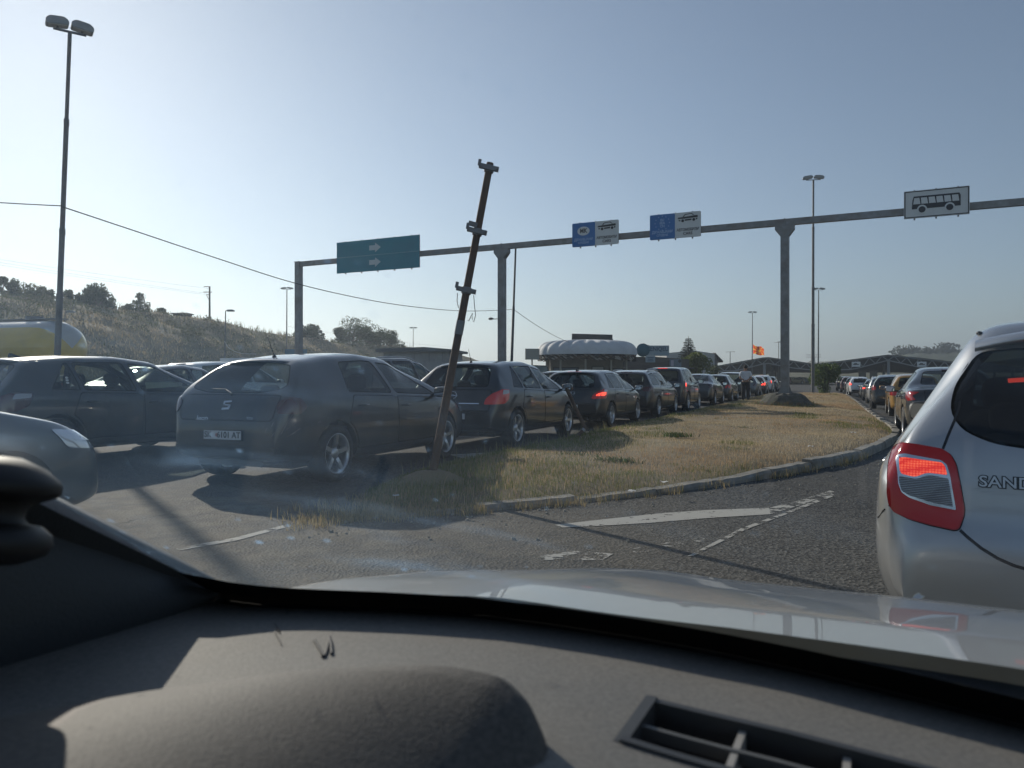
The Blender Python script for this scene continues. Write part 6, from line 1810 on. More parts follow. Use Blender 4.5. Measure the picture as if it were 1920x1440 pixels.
# lanes further left
c = make_car('hatchback', 'parked_car', 'dark hatchback seen from the side at the left with a pale window sticker', 'car', 2, PAINT['ink'], TAILDIM, 'five', GB, extras=('fin', 'spoiler'))
place(c, laneB(9.6), R(25), 'hatchback', 'rr')
st = MB()
for z in (.0, .035, .07): st.prism(ell(0, z, .022, .014, 10), 0, .003, lambda u, v, q: V(.0 + q, u, v))
f = get_form('hatchback'); h, n = f['skin'].cast(Vector((1.5, -1.18, 1.08)), Vector((-1, 0, 0)))
st.build('window_sticker', mat('sticker_white', (.6, .6, .58), .6), c, h + n * .003, (0, R(-18), 0))
b = MB(); b.prism(round_poly([(-.3, 0), (.34, .03), (.36, .09), (-.3, .10)], .02), 0, .004, lambda u, v, q: V(q, u, v)); b.build('sunshade', mat('sunshade_cream', (.62, .60, .42), .7), c, V(.62, .42, .985), (0, R(-10), 0))
for kind, fn, D, pm, lb, ex, lod in (
    ('people_carrier', laneB, 16.9, 'graphite', 'tall dark car with a pale roof rising behind the nearest black hatchback', ('rails',), 2),
    ('estate', laneB, 29.5, 'black', 'dark estate whose roof shows between two black hatchbacks', (), 1),
    ('saloon', laneC, 15.4, 'graphite', 'dark saloon half hidden behind the side-on hatchback', (), 1),
    ('crossover', laneC, 23.6, 'graphite', 'dark crossover in front of the grey shed', ('rails',), 2),
    ('crossover', laneC, 32.0, 'grey', 'grey crossover further up the lane by the shed', ('rails',), 2)):
    c = make_car(kind, 'parked_car', lb, 'car', lod, PAINT[pm], TAILDIM, 'six', GB, extras=ex); place(c, fn(D), R(24), kind, 'rr')
for D, pm, lb, sh, lz in ((15.2, 'white', 'white van with a roof light bar seen over the side-on hatchback', -.4, 1.66), (21.5, 'white', 'second white van with a light bar left of the dark saloon', .8, 1.66), (29.0, 'silver', 'silver people carrier behind the antenna of the nearest hatchback', 1.5, 0)):
    c = make_car('people_carrier', 'parked_car', lb, 'car', 1, PAINT[pm], TAILDIM, 'six', GB); place(c, laneD(D) + V(sh, 0, 0), R(24), 'people_carrier', 'rr')
    if lz:
        b = MB()
        for x in (-.36, .36): b.box((x, 0, lz + .06), (.5, .26, .11))
        b.box((0, 0, lz + .05), (.22, .22, .08)); b.bar((-.55, 0, lz), (.55, 0, lz), .05, .04); b.build('light_bar', mat('light_bar', (.6, .63, .66), .3), c, (0, .25, 0))
# yellow road tanker
D = 26; t = thing('tanker_truck', 'yellow tanker truck with white top standing behind the left lanes', 'truck', on_ground(-18.6, 26.6), R(165))
k_ = 26 / F; zt = EYE + (708 - 600) * k_; rz, ry = .98, 1.15; zc = zt - rz
TY = mat('tank_yellow', (.66, .46, .06), .35, coat=.5, dirt=(.3, .24, .12), damt=.4); TW = mat('tank_white', (.45, .45, .44), .35, coat=.5, dirt=(.4, .38, .33), damt=.4)
rows = []; cols = 40
xs = [(-3.6, .0), (-3.58, .35), (-3.5, .62), (-3.3, .85), (-3.0, .97), (-2.6, 1), (0, 1), (2.6, 1), (3.0, .97), (3.3, .85), (3.5, .62), (3.58, .35), (3.6, .0)]
b = MB()
for x, s_ in xs: rows.append([V(x, math.cos(a) * ry * s_, zc + math.sin(a) * rz * s_) for a in np.linspace(0, 2 * math.pi, cols + 1)])
b.grid(rows); me = b.mesh('tank', [TY, TW]); fix_normals(me)
for p in me.polygons: p.material_index = 1 if math.sin((p.index % cols + .5) * 2 * math.pi / cols) > .66 else 0
link('tank', me, t)
b = MB(); b.box((0, 0, .85), (8.2, .9, .25)); b.box((0, 0, 1.02), (6.8, 1.6, .12)); b.build('chassis', BLACKP, t)
b = MB(); pl = round_poly([(4.0, .5), (6.0, .5), (6.05, 1.7), (5.8, 2.75), (4.0, 2.75)], .15, 4); b.prism(pl, -1.2, 1.2, lambda u, v, q: V(u, q, v)); me = b.mesh('cab', TW); fix_normals(me); link('cab', me, t)
b = MB(); b.box((6.03, 0, 2.1), (.06, 2.0, .8), Matrix.Rotation(R(-10), 4, 'Y'))
for s_ in (-1, 1): b.box((5.2, s_ * 1.2, 2.1), (1.1, .04, .7))
b.build('window', GLAZ, t)
b = MB(); b.bar((-3.2, 0, zt + .04), (3.2, 0, zt + .04), .5, .03)
for x in (-2, 0, 2): b.lathe([(.28, zt), (.28, zt + .14), (0, zt + .16)], 20, Matrix.Translation((x, 0, 0)))
b.build('catwalk', GALV, t)
tm, rm = wheel_meshes(.5, .32, 'steel')
for x in (-2.9, -1.6, 4.9):
    for s_ in (-1, 1): w = link('wheel', tm, t, (x, s_ * 1.0, .5), (0, 0, s_ * math.pi / 2)); link('rim', rm, w)
for s_ in (-1, 1):
    b = MB(); b.box((-4.05, s_ * .8, .9), (.06, .4, .16)); b.build('tail_light', TAIL, t)

# right-hand queue ahead of the silver car
def lane_r(px, py): return G(px, py)
c = make_car('saloon', 'parked_car', 'dark grey saloon with jagged red lamps just ahead of the silver hatchback', 'car', 2, PAINT['graphite'], None, 'twin', GR, extras=('fin',)); place(c, lane_r(1701, 823), R(24.5), 'saloon', 'lr', sz=1.0)
c = make_car('hatchback', 'parked_car', 'gold yellow hatchback ahead of the dark grey saloon', 'car', 2, PAINT['gold'], None, 'six', GR, extras=()); place(c, lane_r(1671, 781), R(24.5), 'hatchback', 'lr', sz=1.05)
c = make_car('crossover', 'parked_car', 'black crossover with big red lamps ahead of the gold hatchback', 'car', 2, PAINT['black'], None, 'five', GR, extras=('wiper', 'spoiler')); place(c, lane_r(1637, 767), R(24.5), 'crossover', 'lr')
for q in c.children:
    pass
for kind, px, py, pm, lb, ex in (('people_carrier', 1628, 758, 'silver', 'tall silver people carrier ahead of the black crossover', ('rails',)), ('crossover', 1619, 752, 'graphite', 'dark crossover ahead of the silver people carrier', ()), ('saloon', 1613, 748, 'grey', 'grey saloon behind the white hatchback', ())):
    c = make_car(kind, 'parked_car', lb, 'car', 1, PAINT[pm], None, 'six', GR, extras=ex); place(c, lane_r(px, py), R(24), kind, 'lr')
c = make_car('crossover', 'parked_car', 'white hatchback with red corner lamps on the right road', 'car', 1, PAINT['white'], None, 'six', GR); place(c, lane_r(1593, 741.5), R(20), 'crossover', 'lr')
for i, (px, py, pm, lb) in enumerate(((1585, 738, 'graphite', 'far dark car just ahead of the white hatchback'), (1577, 735.5, 'wine', 'far dark red car second ahead of the white hatchback'), (1569, 733, 'black', 'far black car beside the dense green bush'))):
    c = make_car('hatchback', 'parked_car', lb, 'car', 1, PAINT[pm], TAILDIM, 'six', GR); place(c, lane_r(px, py), R(24), 'hatchback', 'lr')

# ------------------------------------------------------------------ silver car right in front
spec('near_hatch', L=4.06, W=1.73, H=1.52, hr=.50, n=170, sm=.035, tuck=.93, bulge=.0,
     top=[(-2.03, .40), (-2.035 + .005, .52), (-2.02, .64), (-1.985, .70), (-1.965, .86), (-1.93, 1.0), (-1.60, 1.385), (-1.62 + .03, 1.41), (-1.5, 1.465), (-1.0, 1.505), (-.3, 1.52), (.3, 1.45), (.88, 1.12), (1.10, 1.0), (1.6, .90), (1.85, .76), (2.0, .56), (2.03, .40)],
     belt=[(-2.03, .85), (-1.6, .89), (-.8, .94), (.8, .93), (1.3, .90), (2.03, .7)], swell=-.005, mout=.25, inset=.075,
     rear_poly=[(0, .955), (.2, .96), (.40, .985), (.50, 1.03), (.545, 1.10), (.535, 1.20), (.46, 1.335), (.3, 1.35), (0, 1.355), (-.3, 1.35), (-.46, 1.335), (-.535, 1.20), (-.545, 1.10), (-.50, 1.03), (-.40, .985), (-.2, .96)],
     plan=[(-2.03, .79), (-1.99, .86), (-1.90, .92), (-1.65, .965), (-.9, 1), (.9, 1), (1.5, .955), (1.85, .86), (1.97, .74), (2.03, .60)],
     ab=1.1, at=.34, ct=-1.60, cb=-1.93, sf=(.9, .42), sr=(-1.38, -1.12), pillars=[(-.10, .05, .08), (-.98, .05, .06)], wr=.05,
     rw=(1.005, 1.345, .60, .50), fw=(1.03, 1.40, .60, .51), axles=(-1.28, 1.31), wheel=(.315, .20), doors=[(-.06, .9), (-1.02, -.10)],
     tail=dict(ang=R(30), poly=[(-.10, .68), (.14, .70), (.16, .98), (-.06, .99)]),
     mirror=(.76, .99), third=False, third_z=1.4, plate_z=.80, seat=(.05, -.76, .02), bump=(.36, .26), mpaint=False)
NEAR = dict(pos=(1.457, 3.0), heading=R(34), z=-.08)
def near_car():
    c = make_car('near_hatch', 'parked_car', 'silver hatchback close ahead on the right with its brake lamp lit', 'car', 2, PAINT['silver'], None, 'six', GR, tint=True, extras=('wiper', 'spoiler'))
    for q in [q for q in c.children if q.name.startswith('tail_light')][:1]:
        bpy.data.objects.remove(q)          # the left lamp is modelled in detail below
    a = NEAR['heading']; u = V(math.sin(a), math.cos(a), 0); v = V(math.cos(a), -math.sin(a), 0)
    pos = V(*NEAR['pos'], 0) + u * 1.90 + v * .80
    c.location = (pos.x, pos.y, NEAR['z']); c.rotation_euler = (0, 0, -a)
    f = get_form('near_hatch'); skin = f['skin']
    M = (Matrix.Translation(c.location) @ Matrix.Rotation(-a, 4, 'Z')).inverted()
    o = M @ V(0, 0, EYE)
    def ray(px, py):
        d = (M.to_3x3() @ V((px - CX) / F, 1, (HY - py) / F)).normalized(); return o, d
    LENSR = bpy.data.materials.new('lamp_lens_red'); LENSR.use_nodes = True
    b_ = LENSR.node_tree.nodes['Principled BSDF']; b_.inputs['Base Color'].default_value = (.26, .004, .005, 1); b_.inputs['Roughness'].default_value = .08; b_.inputs['Coat Weight'].default_value = .35; b_.inputs['Specular IOR Level'].default_value = .35
    b_.inputs['Emission Color'].default_value = (1, .03, .02, 1); b_.inputs['Emission Strength'].default_value = .05
    outl = [(1693, 832.5), (1725, 836), (1767, 843), (1783, 853), (1793, 871), (1800, 903), (1809, 953), (1808, 968), (1799, 993), (1790, 995.5), (1743, 985), (1706, 974), (1678, 960), (1670, 945), (1667.5, 924), (1671, 876), (1676.5, 852), (1680, 843)]
    for _ in (0,): pass
    tl = patch(skin, round_poly(outl, 5, 2), ray, 'tail_light', [LENSR, GLOSSB], c, off=.016, depth=.03, step=7, border=.006)
    frame_o = [(1686, 862), (1690, 855), (1699, 852.5), (1765, 864), (1776, 872), (1782, 892), (1789, 931), (1793.5, 957), (1746, 947.5), (1706, 933), (1692, 923), (1686, 906)]
    patch(skin, round_poly(frame_o, 3, 2), ray, 'chrome_frame', [CHROME, CHROME], tl, off=.0175, depth=.003, step=7)
    lit = [(1691, 861), (1699, 859), (1767, 868.5), (1773, 875.5), (1777, 891.5), (1743, 887.5), (1735, 888.5), (1722, 893.5), (1714, 894.5), (1693, 889.5), (1690, 884)]
    LIT = bpy.data.materials.new('brake_lamp_lit'); LIT.use_nodes = True
    N = LIT.node_tree.nodes; L = LIT.node_tree.links; b_ = N['Principled BSDF']; b_.inputs['Base Color'].default_value = (.5, .02, .02, 1); b_.inputs['Roughness'].default_value = .12
    tc = N.new('ShaderNodeTexCoord'); mp_ = N.new('ShaderNodeMapping'); mp_.inputs['Scale'].default_value = (95, 95, 110); br = N.new('ShaderNodeTexChecker'); br.inputs['Scale'].default_value = 1
    vo = N.new('ShaderNodeTexVoronoi'); vo.inputs['Scale'].default_value = 1; vo.inputs['Randomness'].default_value = .15; L.new(tc.outputs['Object'], mp_.inputs[0]); L.new(mp_.outputs[0], vo.inputs['Vector'])
    rp = N.new('ShaderNodeValToRGB'); rp.color_ramp.elements[0].position = .1; rp.color_ramp.elements[1].position = .62; rp.color_ramp.elements[0].color = (1, .16, .07, 1); rp.color_ramp.elements[1].color = (.55, .015, .01, 1)
    L.new(vo.outputs['Distance'], rp.inputs[0]); L.new(rp.outputs[0], b_.inputs['Emission Color']); b_.inputs['Emission Strength'].default_value = 1.15
    patch(skin, round_poly(lit, 3, 2), ray, 'brake_lamp', [LIT, GLOSSB], tl, off=.0185, depth=.003, step=7)
    clear = [(1688, 893), (1715, 898), (1722, 898), (1738, 892.5), (1749, 892), (1779, 898), (1788, 951), (1746, 941.5), (1706, 929), (1692, 920), (1688, 904)]
    CL = mat('ribbed_clear_lens', (.40, .41, .42), .12, metal=.35, coat=1.0)
    if not CL.get('ribs'):
        CL['ribs'] = 1; N = CL.node_tree.nodes; L = CL.node_tree.links
        tc = N.new('ShaderNodeTexCoord'); wv = N.new('ShaderNodeTexWave'); wv.bands_direction = 'Z'; wv.inputs['Scale'].default_value = 48; wv.inputs['Distortion'].default_value = .4; L.new(tc.outputs['Object'], wv.inputs['Vector'])
        rp = N.new('ShaderNodeValToRGB'); rp.color_ramp.elements[0].color = (.16, .17, .18, 1); rp.color_ramp.elements[1].color = (.55, .56, .57, 1); L.new(wv.outputs['Fac'], rp.inputs[0]); L.new(rp.outputs[0], N['Principled BSDF'].inputs['Base Color'])
        bp = N.new('ShaderNodeBump'); bp.inputs['Strength'].default_value = .8; bp.inputs['Distance'].default_value = .004; L.new(wv.outputs['Fac'], bp.inputs['Height']); L.new(bp.outputs[0], N['Principled BSDF'].inputs['Normal'])
    patch(skin, round_poly(clear, 3, 2), ray, 'reversing_light', [CL, GLOSSB], tl, off=.0185, depth=.003, step=7)
    SEAM = GLOSSB
    def seam(pts, w, name='tailgate_seam'):
        l = []; r_ = []
        for i, p in enumerate(pts):
            a_, b_ = Vector(pts[max(i - 1, 0)]), Vector(pts[min(i + 1, len(pts) - 1)]); d = (b_ - a_).normalized(); nn = Vector((-d.y, d.x)) * w / 2
            l.append(tuple(Vector(p) + nn)); r_.append(tuple(Vector(p) - nn))
        patch(skin, l + r_[::-1], ray, name, [SEAM, SEAM], c, off=.0015, depth=0, step=9)
    seam([(1800, 752), (1799, 764), (1790, 788), (1778, 816), (1768, 842)], 5)
    seam([(1669, 947), (1657, 957), (1646, 971)], 3, 'bumper_seam')
    patch(skin, [(1889, 706), (1990, 699), (1990, 708), (1890, 714)], ray, 'high_brake_light', [TAILON, GLOSSB], c, off=-.012, depth=0, step=12)
    seam([(1800, 994), (1815, 1008), (1840, 1028), (1871, 1047), (1900, 1060), (1930, 1069), (1990, 1085), (2080, 1098)], 6)
    me = text_mesh('SANDERO', .056, mat('badge_chrome', (.62, .64, .67), .3, metal=.6), .003, align='LEFT', bold=.0004)
    me2 = text_mesh('SANDERO', .056, mat('badge_outline', (.02, .022, .026), .4), .0015, align='LEFT', bold=.0042)  # wider dark letters behind, the outline of the badge
    h, n = skin.cast(*ray(1835, 903)); h2, n2 = skin.cast(*ray(1915, 908)); ex = (h2 - h).normalized(); ez = n.cross(ex).normalized(); ey = ez
    Mx = Matrix((ex, ey, n)).transposed().to_4x4(); Mx.translation = h + n * .004
    o_ = link('lettering', me2, c); o_.matrix_local = Mx @ Matrix.Diagonal((1.12, 1, 1, 1))
    q_ = link('lettering_face', me, o_, (0, 0, .004))
    ro = skin.cast(*ray(1836, 628)); b = MB(); b.blob(ro[0] + V(.0, .02, .008), (.013, .03, .009), 10, 6); b.build('roof_nub', BLACKP, c)
    return c
near_car()
# ------------------------------------------------------------------ the car the view is taken from
DASH = mat('dashboard_plastic', (.135, .130, .12), .7, var=(.205, .197, .18), scale=260, detail=3, bump=.10, bscale=420, dirt=(.19, .165, .135), dscale=7, damt=.35)
TRIM = mat('pillar_trim', (.045, .05, .055), .6, bump=.2, bscale=350)
COWLM = mat('cluster_hood_plastic', (.045, .042, .039), .7, var=(.095, .087, .078), scale=240, detail=3, bump=.10, bscale=420, dirt=(.17, .14, .11), dscale=6, damt=.35)
own = thing('own_car', 'light silver bonnet, windscreen edge and grey dashboard of the car we sit in', 'car', (0, 0, 0))
# dash edge seen through the glass
edge = [(405, 1112, .930), (470, 1122, .930), (600, 1127, .930), (750, 1133, .929), (900, 1142, .928), (1050, 1161, .927), (1200, 1184, .925), (1350, 1211, .922), (1500, 1242, .920), (1700, 1289, .915), (1920, 1344, .910), (2150, 1402, .907), (2400, 1465, .905)]
E = [PC(*e) for e in edge]
def to_car(p): return V(p.x * math.cos(ROAD) - p.y * math.sin(ROAD), p.x * math.sin(ROAD) + p.y * math.cos(ROAD), p.z)
EC = [to_car(p) for p in E]
er = [p.x for p in EC]; ef = [p.y for p in EC]; ez_ = [p.z for p in EC]
if er != sorted(er): print('edge order', [round(v, 3) for v in er])
open('/tmp/dash.txt','w').write(str([(round(a, 3), round(b, 3), round(c, 3)) for a, b, c in zip(er, ef, ez_)]));print('dash edge car coords', [(round(a, 3), round(b, 3), round(c, 3)) for a, b, c in zip(er, ef, ez_)])
def EF(r): return float(np.interp(r, er, ef))
def EZ(r): return float(np.interp(r, er, ez_))
def wc(r, f, z): return C2W(r, f, z)
# dashboard top with the vent slot cut out; rolls down at the front edge of the cabin
VR0, VR1, VF0, VF1 = -.140, .28, .440, .505
def dz(r, f):
    z = EZ(r) - .004 + .018 * math.exp(-((r - .02) / .5) ** 2) * max(0, (EF(r) - f)) / .3
    # shallow dip round the cluster hood
    g = math.exp(-((f - .40) / .10) ** 2) * math.exp(-((r + .02) / .12) ** 4)
    return z - .006 * g
rs = sorted(set(list(np.linspace(-.64, 1.1, 88)) + [VR0, VR1, VR0 - .006, VR1 + .006])); fs_ = sorted(set(list(np.linspace(-.05, .44, 20)) + [VF0 - .005, VF0, VF1, VF1 + .005, .48]))
b = MB(); idx = {}
def vid(r, f, z):
    k = (round(r, 4), round(f, 4), round(z, 4))
    if k not in idx: idx[k] = len(b.v); b.v.append(tuple(wc(r, f, z)))
    return idx[k]
cols_f = []
for r in rs:
    top = EF(r); ff = [f for f in fs_ if f < top - .02] + [top - .015, top - .004, top]
    full = fs_ + [None, None, None]
    line = []
    for f in fs_:
        f_ = min(f, top - .02 + .0 * f); line.append((f_, dz(r, f_)))
    line += [(max(top - .012, line[-1][0] + .002), dz(r, top) - .001), (max(top, line[-1][0] + .004), dz(r, top) - .006), (max(top, line[-1][0] + .004) + .001, dz(r, top) - .05)]
    # front roll (towards the seats)
    pre = [(-.075 + .0, dz(r, -.05) - .10), (-.07, dz(r, -.05) - .03), (-.06, dz(r, -.05) - .008)]
    cols_f.append([(r, a, z) for a, z in pre + line])
def slot(r0, r1, f0, f1): return r0 >= VR0 - 1e-6 and r1 <= VR1 + 1e-6 and f0 >= VF0 - 1e-6 and f1 <= VF1 + 1e-6
for i in range(len(cols_f) - 1):
    for j in range(len(cols_f[0]) - 1):
        if slot(cols_f[i][j][0], cols_f[i + 1][j][0], cols_f[i][j][1], cols_f[i][j + 1][1]): continue
        q = [vid(*cols_f[i][j]), vid(*cols_f[i + 1][j]), vid(*cols_f[i + 1][j + 1]), vid(*cols_f[i][j + 1])]
        if len(set(q)) == 4: b.f.append(q); b.m.append(0); b.sm.append(True)
me = b.mesh('dashboard', DASH); fix_normals(me)
if sum(p.normal.z * p.area for p in me.polygons) < 0: me.flip_normals()
dash = link('dashboard', me, own)
# vent
zt = dz(.05, .48)
vb = MB()
def vbox(r0, r1, f0, f1, z0, z1, m=0):
    vs = [wc(r, f, z) for z in (z0, z1) for f in (f0, f1) for r in (r0, r1)]
    vb.add(vs, [(0, 2, 3, 1), (4, 5, 7, 6), (0, 1, 5, 4), (2, 6, 7, 3), (0, 4, 6, 2), (1, 3, 7, 5)], m)
zs0, zs1 = dz(VR0, .48), dz(VR1, .48)
vbox(VR0 - .004, VR0 + .004, VF0 - .004, VF1 + .004, zt - .06, zs0 + .0022); vbox(VR1 - .003, VR1 + .003, VF0 - .003, VF1 + .003, zt - .06, zs1 + .001)
n = 24
def vstrip(mb, f0, f1, lo, hi, m=0):
    rr = np.linspace(VR0, VR1, n + 1); fm_ = (f0 + f1) / 2
    rows = [[wc(r, f0, dz(r, fm_) + lo), wc(r, f0, dz(r, fm_) + hi), wc(r, f1, dz(r, fm_) + hi), wc(r, f1, dz(r, fm_) + lo), wc(r, f0, dz(r, fm_) + lo)] for r in rr]
    mb.grid(rows, m, smooth=False)
vstrip(vb, VF0 - .004, VF0 + .002, -.06, .0022); vstrip(vb, VF1 - .002, VF1 + .004, -.06, .0022)
vbox(VR0, VR1, VF0, VF1, zt - .064, zt - .06, 1)
vb.build('air_vent', [mat('vent_black', (.045, .046, .048), .5), mat('vent_dark', (.004, .004, .004), .9)], dash)
vb = MB(); vstrip(vb, (VF0 + VF1) / 2 - .0018, (VF0 + VF1) / 2 + .0018, -.010, -.002)
vb.build('vent_bar', mat('vent_bar', (.12, .117, .11), .5), dash)
for k in range(6):
    vb = MB(); r0 = VR0 + .062 + k * .062; zz = dz(r0, .48) - .003
    vbox(r0 - .0022, r0 + .0022, VF0 + .003, VF1 - .003, zz - .014, zz); vb.build('vent_rib', mat('vent_rib', (.34, .32, .29), .5), dash)
# pen scratches on the dashboard
SCR = mat('dash_scratch', (.05, .052, .06), .7)
def dash_mark(pts, w, name='scratch'):
    ps = []
    for px, py in pts:
        z = .932
        for _ in range(12):
            p = PC(px, py, z); cc = to_car(p); z = dz(cc.x, min(cc.y, EF(cc.x))) + .0012
        ps.append(PC(px, py, z))
    mb = MB(); mb.tube(ps, [w] * len(ps), 5); mb.build(name, SCR, dash)
dash_mark([(590, 1200), (597, 1212), (604, 1224), (609, 1230)], .0012); dash_mark([(609, 1230), (614, 1215), (617, 1196)], .0011); dash_mark([(617, 1194), (621, 1208), (622, 1226)], .0014)
dash_mark([(604, 1231), (610, 1228)], .0012)
dash_mark([(514, 1168), (520, 1175), (525, 1186), (521, 1180), (515, 1184), (522, 1196), (528, 1208)], .0005)
dash_mark([(536, 1140), (539, 1150)], .0005)
# instrument hood
hr_ = [-.56, -.52, -.50, -.43, -.33, -.25, -.21, -.19, -.172, -.160, -.152]
hf_ = [.17, .255, .289, .346, .390, .420, .420, .412, .400, .385, .35]
hz_ = [.917, .925, .930, .945, .961, .967, .966, .958, .940, .915, .89]
rr = np.concatenate([np.linspace(-.56, -.22, 40), np.linspace(-.215, -.152, 26)])
sf = gsm(np.interp(rr, hr_, hf_), 1.6); sz_ = gsm(np.interp(rr, hr_, hz_), 1.6)
cols_ = []
for r, f, z in zip(rr, sf, sz_):
    zb_ = lambda q: (z * (1 - q) + (.968 - .075 * max(0, (r + .38) / .22) ** 2 - .035 * max(0, -(r + .40) / .16) ** 2) * q)
    cols_.append([wc(r, f + .004, .885), wc(r, f + .006, min(z - .016, .93)), wc(r, f + .002, z - .006), wc(r, f - .008, z - .001), wc(r, f - .02, zb_(.10)), wc(r, f - .045, zb_(.35)), wc(r, f - .08, zb_(.65)), wc(r, f - .13, zb_(.9)), wc(r, f - .2, zb_(1) - .001), wc(r, f - .3, zb_(1) - .004), wc(r, -.12, zb_(1) - .012), wc(r, -.13, .86)])
b = MB(); b.grid(cols_); me = b.mesh('instrument_hood', COWLM); fix_normals(me)
if sum(p.normal.z * p.area for p in me.polygons) < 0: me.flip_normals()
link('instrument_hood', me, own)
# pillar and door trim at the left
def ppx(px, py, r):          # point on the plane r = const of the car seen at this pixel
    X, Z = (px - CX) / F, (HY - py) / F
    D = r / (X * math.cos(ROAD) - math.sin(ROAD)); return P(px, py, D)
pil_b, pil_t = PC(415, 1110, .930), None
d_r, d_f, d_z = (-.58 + .604) / 4, None, None
def pillar(t, off_r=0.0, off_z=0.0):     # t = 0 at the foot of the windscreen, 1 at the roof
    return wc(-.604 + .10 * t + off_r, .558 - .80 * t, .930 + .49 * t + off_z)
b = MB()
top = [pillar(t) for t in np.linspace(-.02, 1, 20)]
mid = [pillar(t, -.012, -.012) for t in np.linspace(-.02, 1, 20)]
low = [pillar(t, -.055, -.045 - .02 * t) for t in np.linspace(-.02, 1, 20)]
out = [pillar(t, -.10, -.02) for t in np.linspace(-.02, 1, 20)]
b.grid([top, mid, low, out, [pillar(t, -.07, .03) for t in np.linspace(-.02, 1, 20)], [pillar(t, -.01, .012) for t in np.linspace(-.02, 1, 20)], top])
me = b.mesh('windscreen_pillar', TRIM); fix_normals(me); link('windscreen_pillar', me, own)
b = MB()
lowe = [(418, 1112), (372, 1158), (318, 1212), (292, 1233), (200, 1275), (100, 1312), (0, 1345), (-120, 1385), (-300, 1440)]
tops = [(415, 1109), (370, 1092), (310, 1068), (260, 1042), (190, 1005), (120, 970), (60, 940), (-60, 880), (-200, 800)]
g_ = []
for k in range(7):
    q = k / 6; row = []
    for (lx, ly), (tx, ty) in zip(lowe, tops):
        x, y = tx + (lx - tx) * q, ty + (ly - ty) * q
        r_ = -.606 + .0 * q + .022 * math.sin(q * math.pi) - .012 * q
        row.append(ppx(x, y, r_))
    g_.append(row)
b.grid(g_); me = b.mesh('side_trim', TRIM); fix_normals(me); link('side_trim', me, own)
b = MB(); b.add([wc(-.66, -.3, .50), wc(-.66, .40, .50), wc(-.66, .40, .91), wc(-.66, -.3, .90), wc(-.70, -.3, .50), wc(-.70, .40, .50), wc(-.70, .40, .91), wc(-.70, -.3, .90)], [(0, 1, 2, 3), (7, 6, 5, 4), (0, 4, 5, 1), (1, 5, 6, 2), (2, 6, 7, 3), (3, 7, 4, 0)]); b.build('door', TRIM, own)
# bonnet
HOODP = mat('bonnet_silver', (.46, .465, .455), rough=.46, metal=.35, coat=.75, coat_rough=.02, dirt=(.40, .37, .32), dscale=2.5, damt=.3)
def hood_left(f): return float(np.interp(f, [.50, .60, .75, .90, 1.1, 1.3, 1.42, 1.50], [-.735, -.735, -.735, -.72, -.68, -.60, -.50, -.38]))
def hood_z(r, f):
    cl = .17
    base = float(np.interp(f, [.5, .62, .8, 1.0, 1.2, 1.36, 1.46, 1.52], [.938, .936, .915, .878, .835, .797, .762, .72]))
    u = (r - cl) / .90
    z = base - .035 * u * u - .012 * abs(u) ** 6
    # raised flanks of the bonnet
    z += .010 * math.exp(-((abs(r - cl) - .55) / .12) ** 2)
    return z
rows = []
for f in list(np.linspace(0, 1, 34)):
    row = []
    for q in np.linspace(0, 1, 60):
        r = -.735 + q * (2 * (.17 + .735))
        rear = EF(min(max(r, -.6), .9)) + .045 + (.03 if r < -.55 else 0)
        front = 1.50 - .16 * ((r - .17) / .9) ** 2 - .25 * abs((r - .17) / .905) ** 8
        ff = rear + (front - rear) * f
        dd = .0
        if f > .9: dd = .05 * ((f - .9) / .1) ** 2
        row.append(wc(r, ff, hood_z(r, ff) - dd - .05 * max(0, abs(r - .17) - .84) / .065))
    rows.append(row)
nose = [wc(*(lambda q: (q.x, q.y + .01, q.z - .22))(to_car(p))) for p in rows[-1]]
b = MB(); b.grid(rows + [nose]); me = b.mesh('bonnet', HOODP); fix_normals(me)
if sum(p.normal.z * p.area for p in me.polygons) < 0: me.flip_normals()
link('bonnet', me, own)
# scuttle between glass and bonnet
b = MB(); rr = np.linspace(-.70, 1.0, 40)
b.grid([[wc(r, EF(min(max(r, -.6), .9)) + .004, EZ(min(max(r, -.6), .9)) - .012) for r in rr], [wc(r, EF(min(max(r, -.6), .9)) + .02, EZ(min(max(r, -.6), .9)) + .000) for r in rr], [wc(r, EF(min(max(r, -.6), .9)) + .05, hood_z(r, EF(min(max(r, -.6), .9)) + .045) - .014) for r in rr]])
me = b.mesh('scuttle', mat('scuttle_plastic', (.022, .023, .024), .8, dirt=(.07, .064, .054), dscale=8, damt=.5, spec=.2)); fix_normals(me); link('scuttle', me, own)
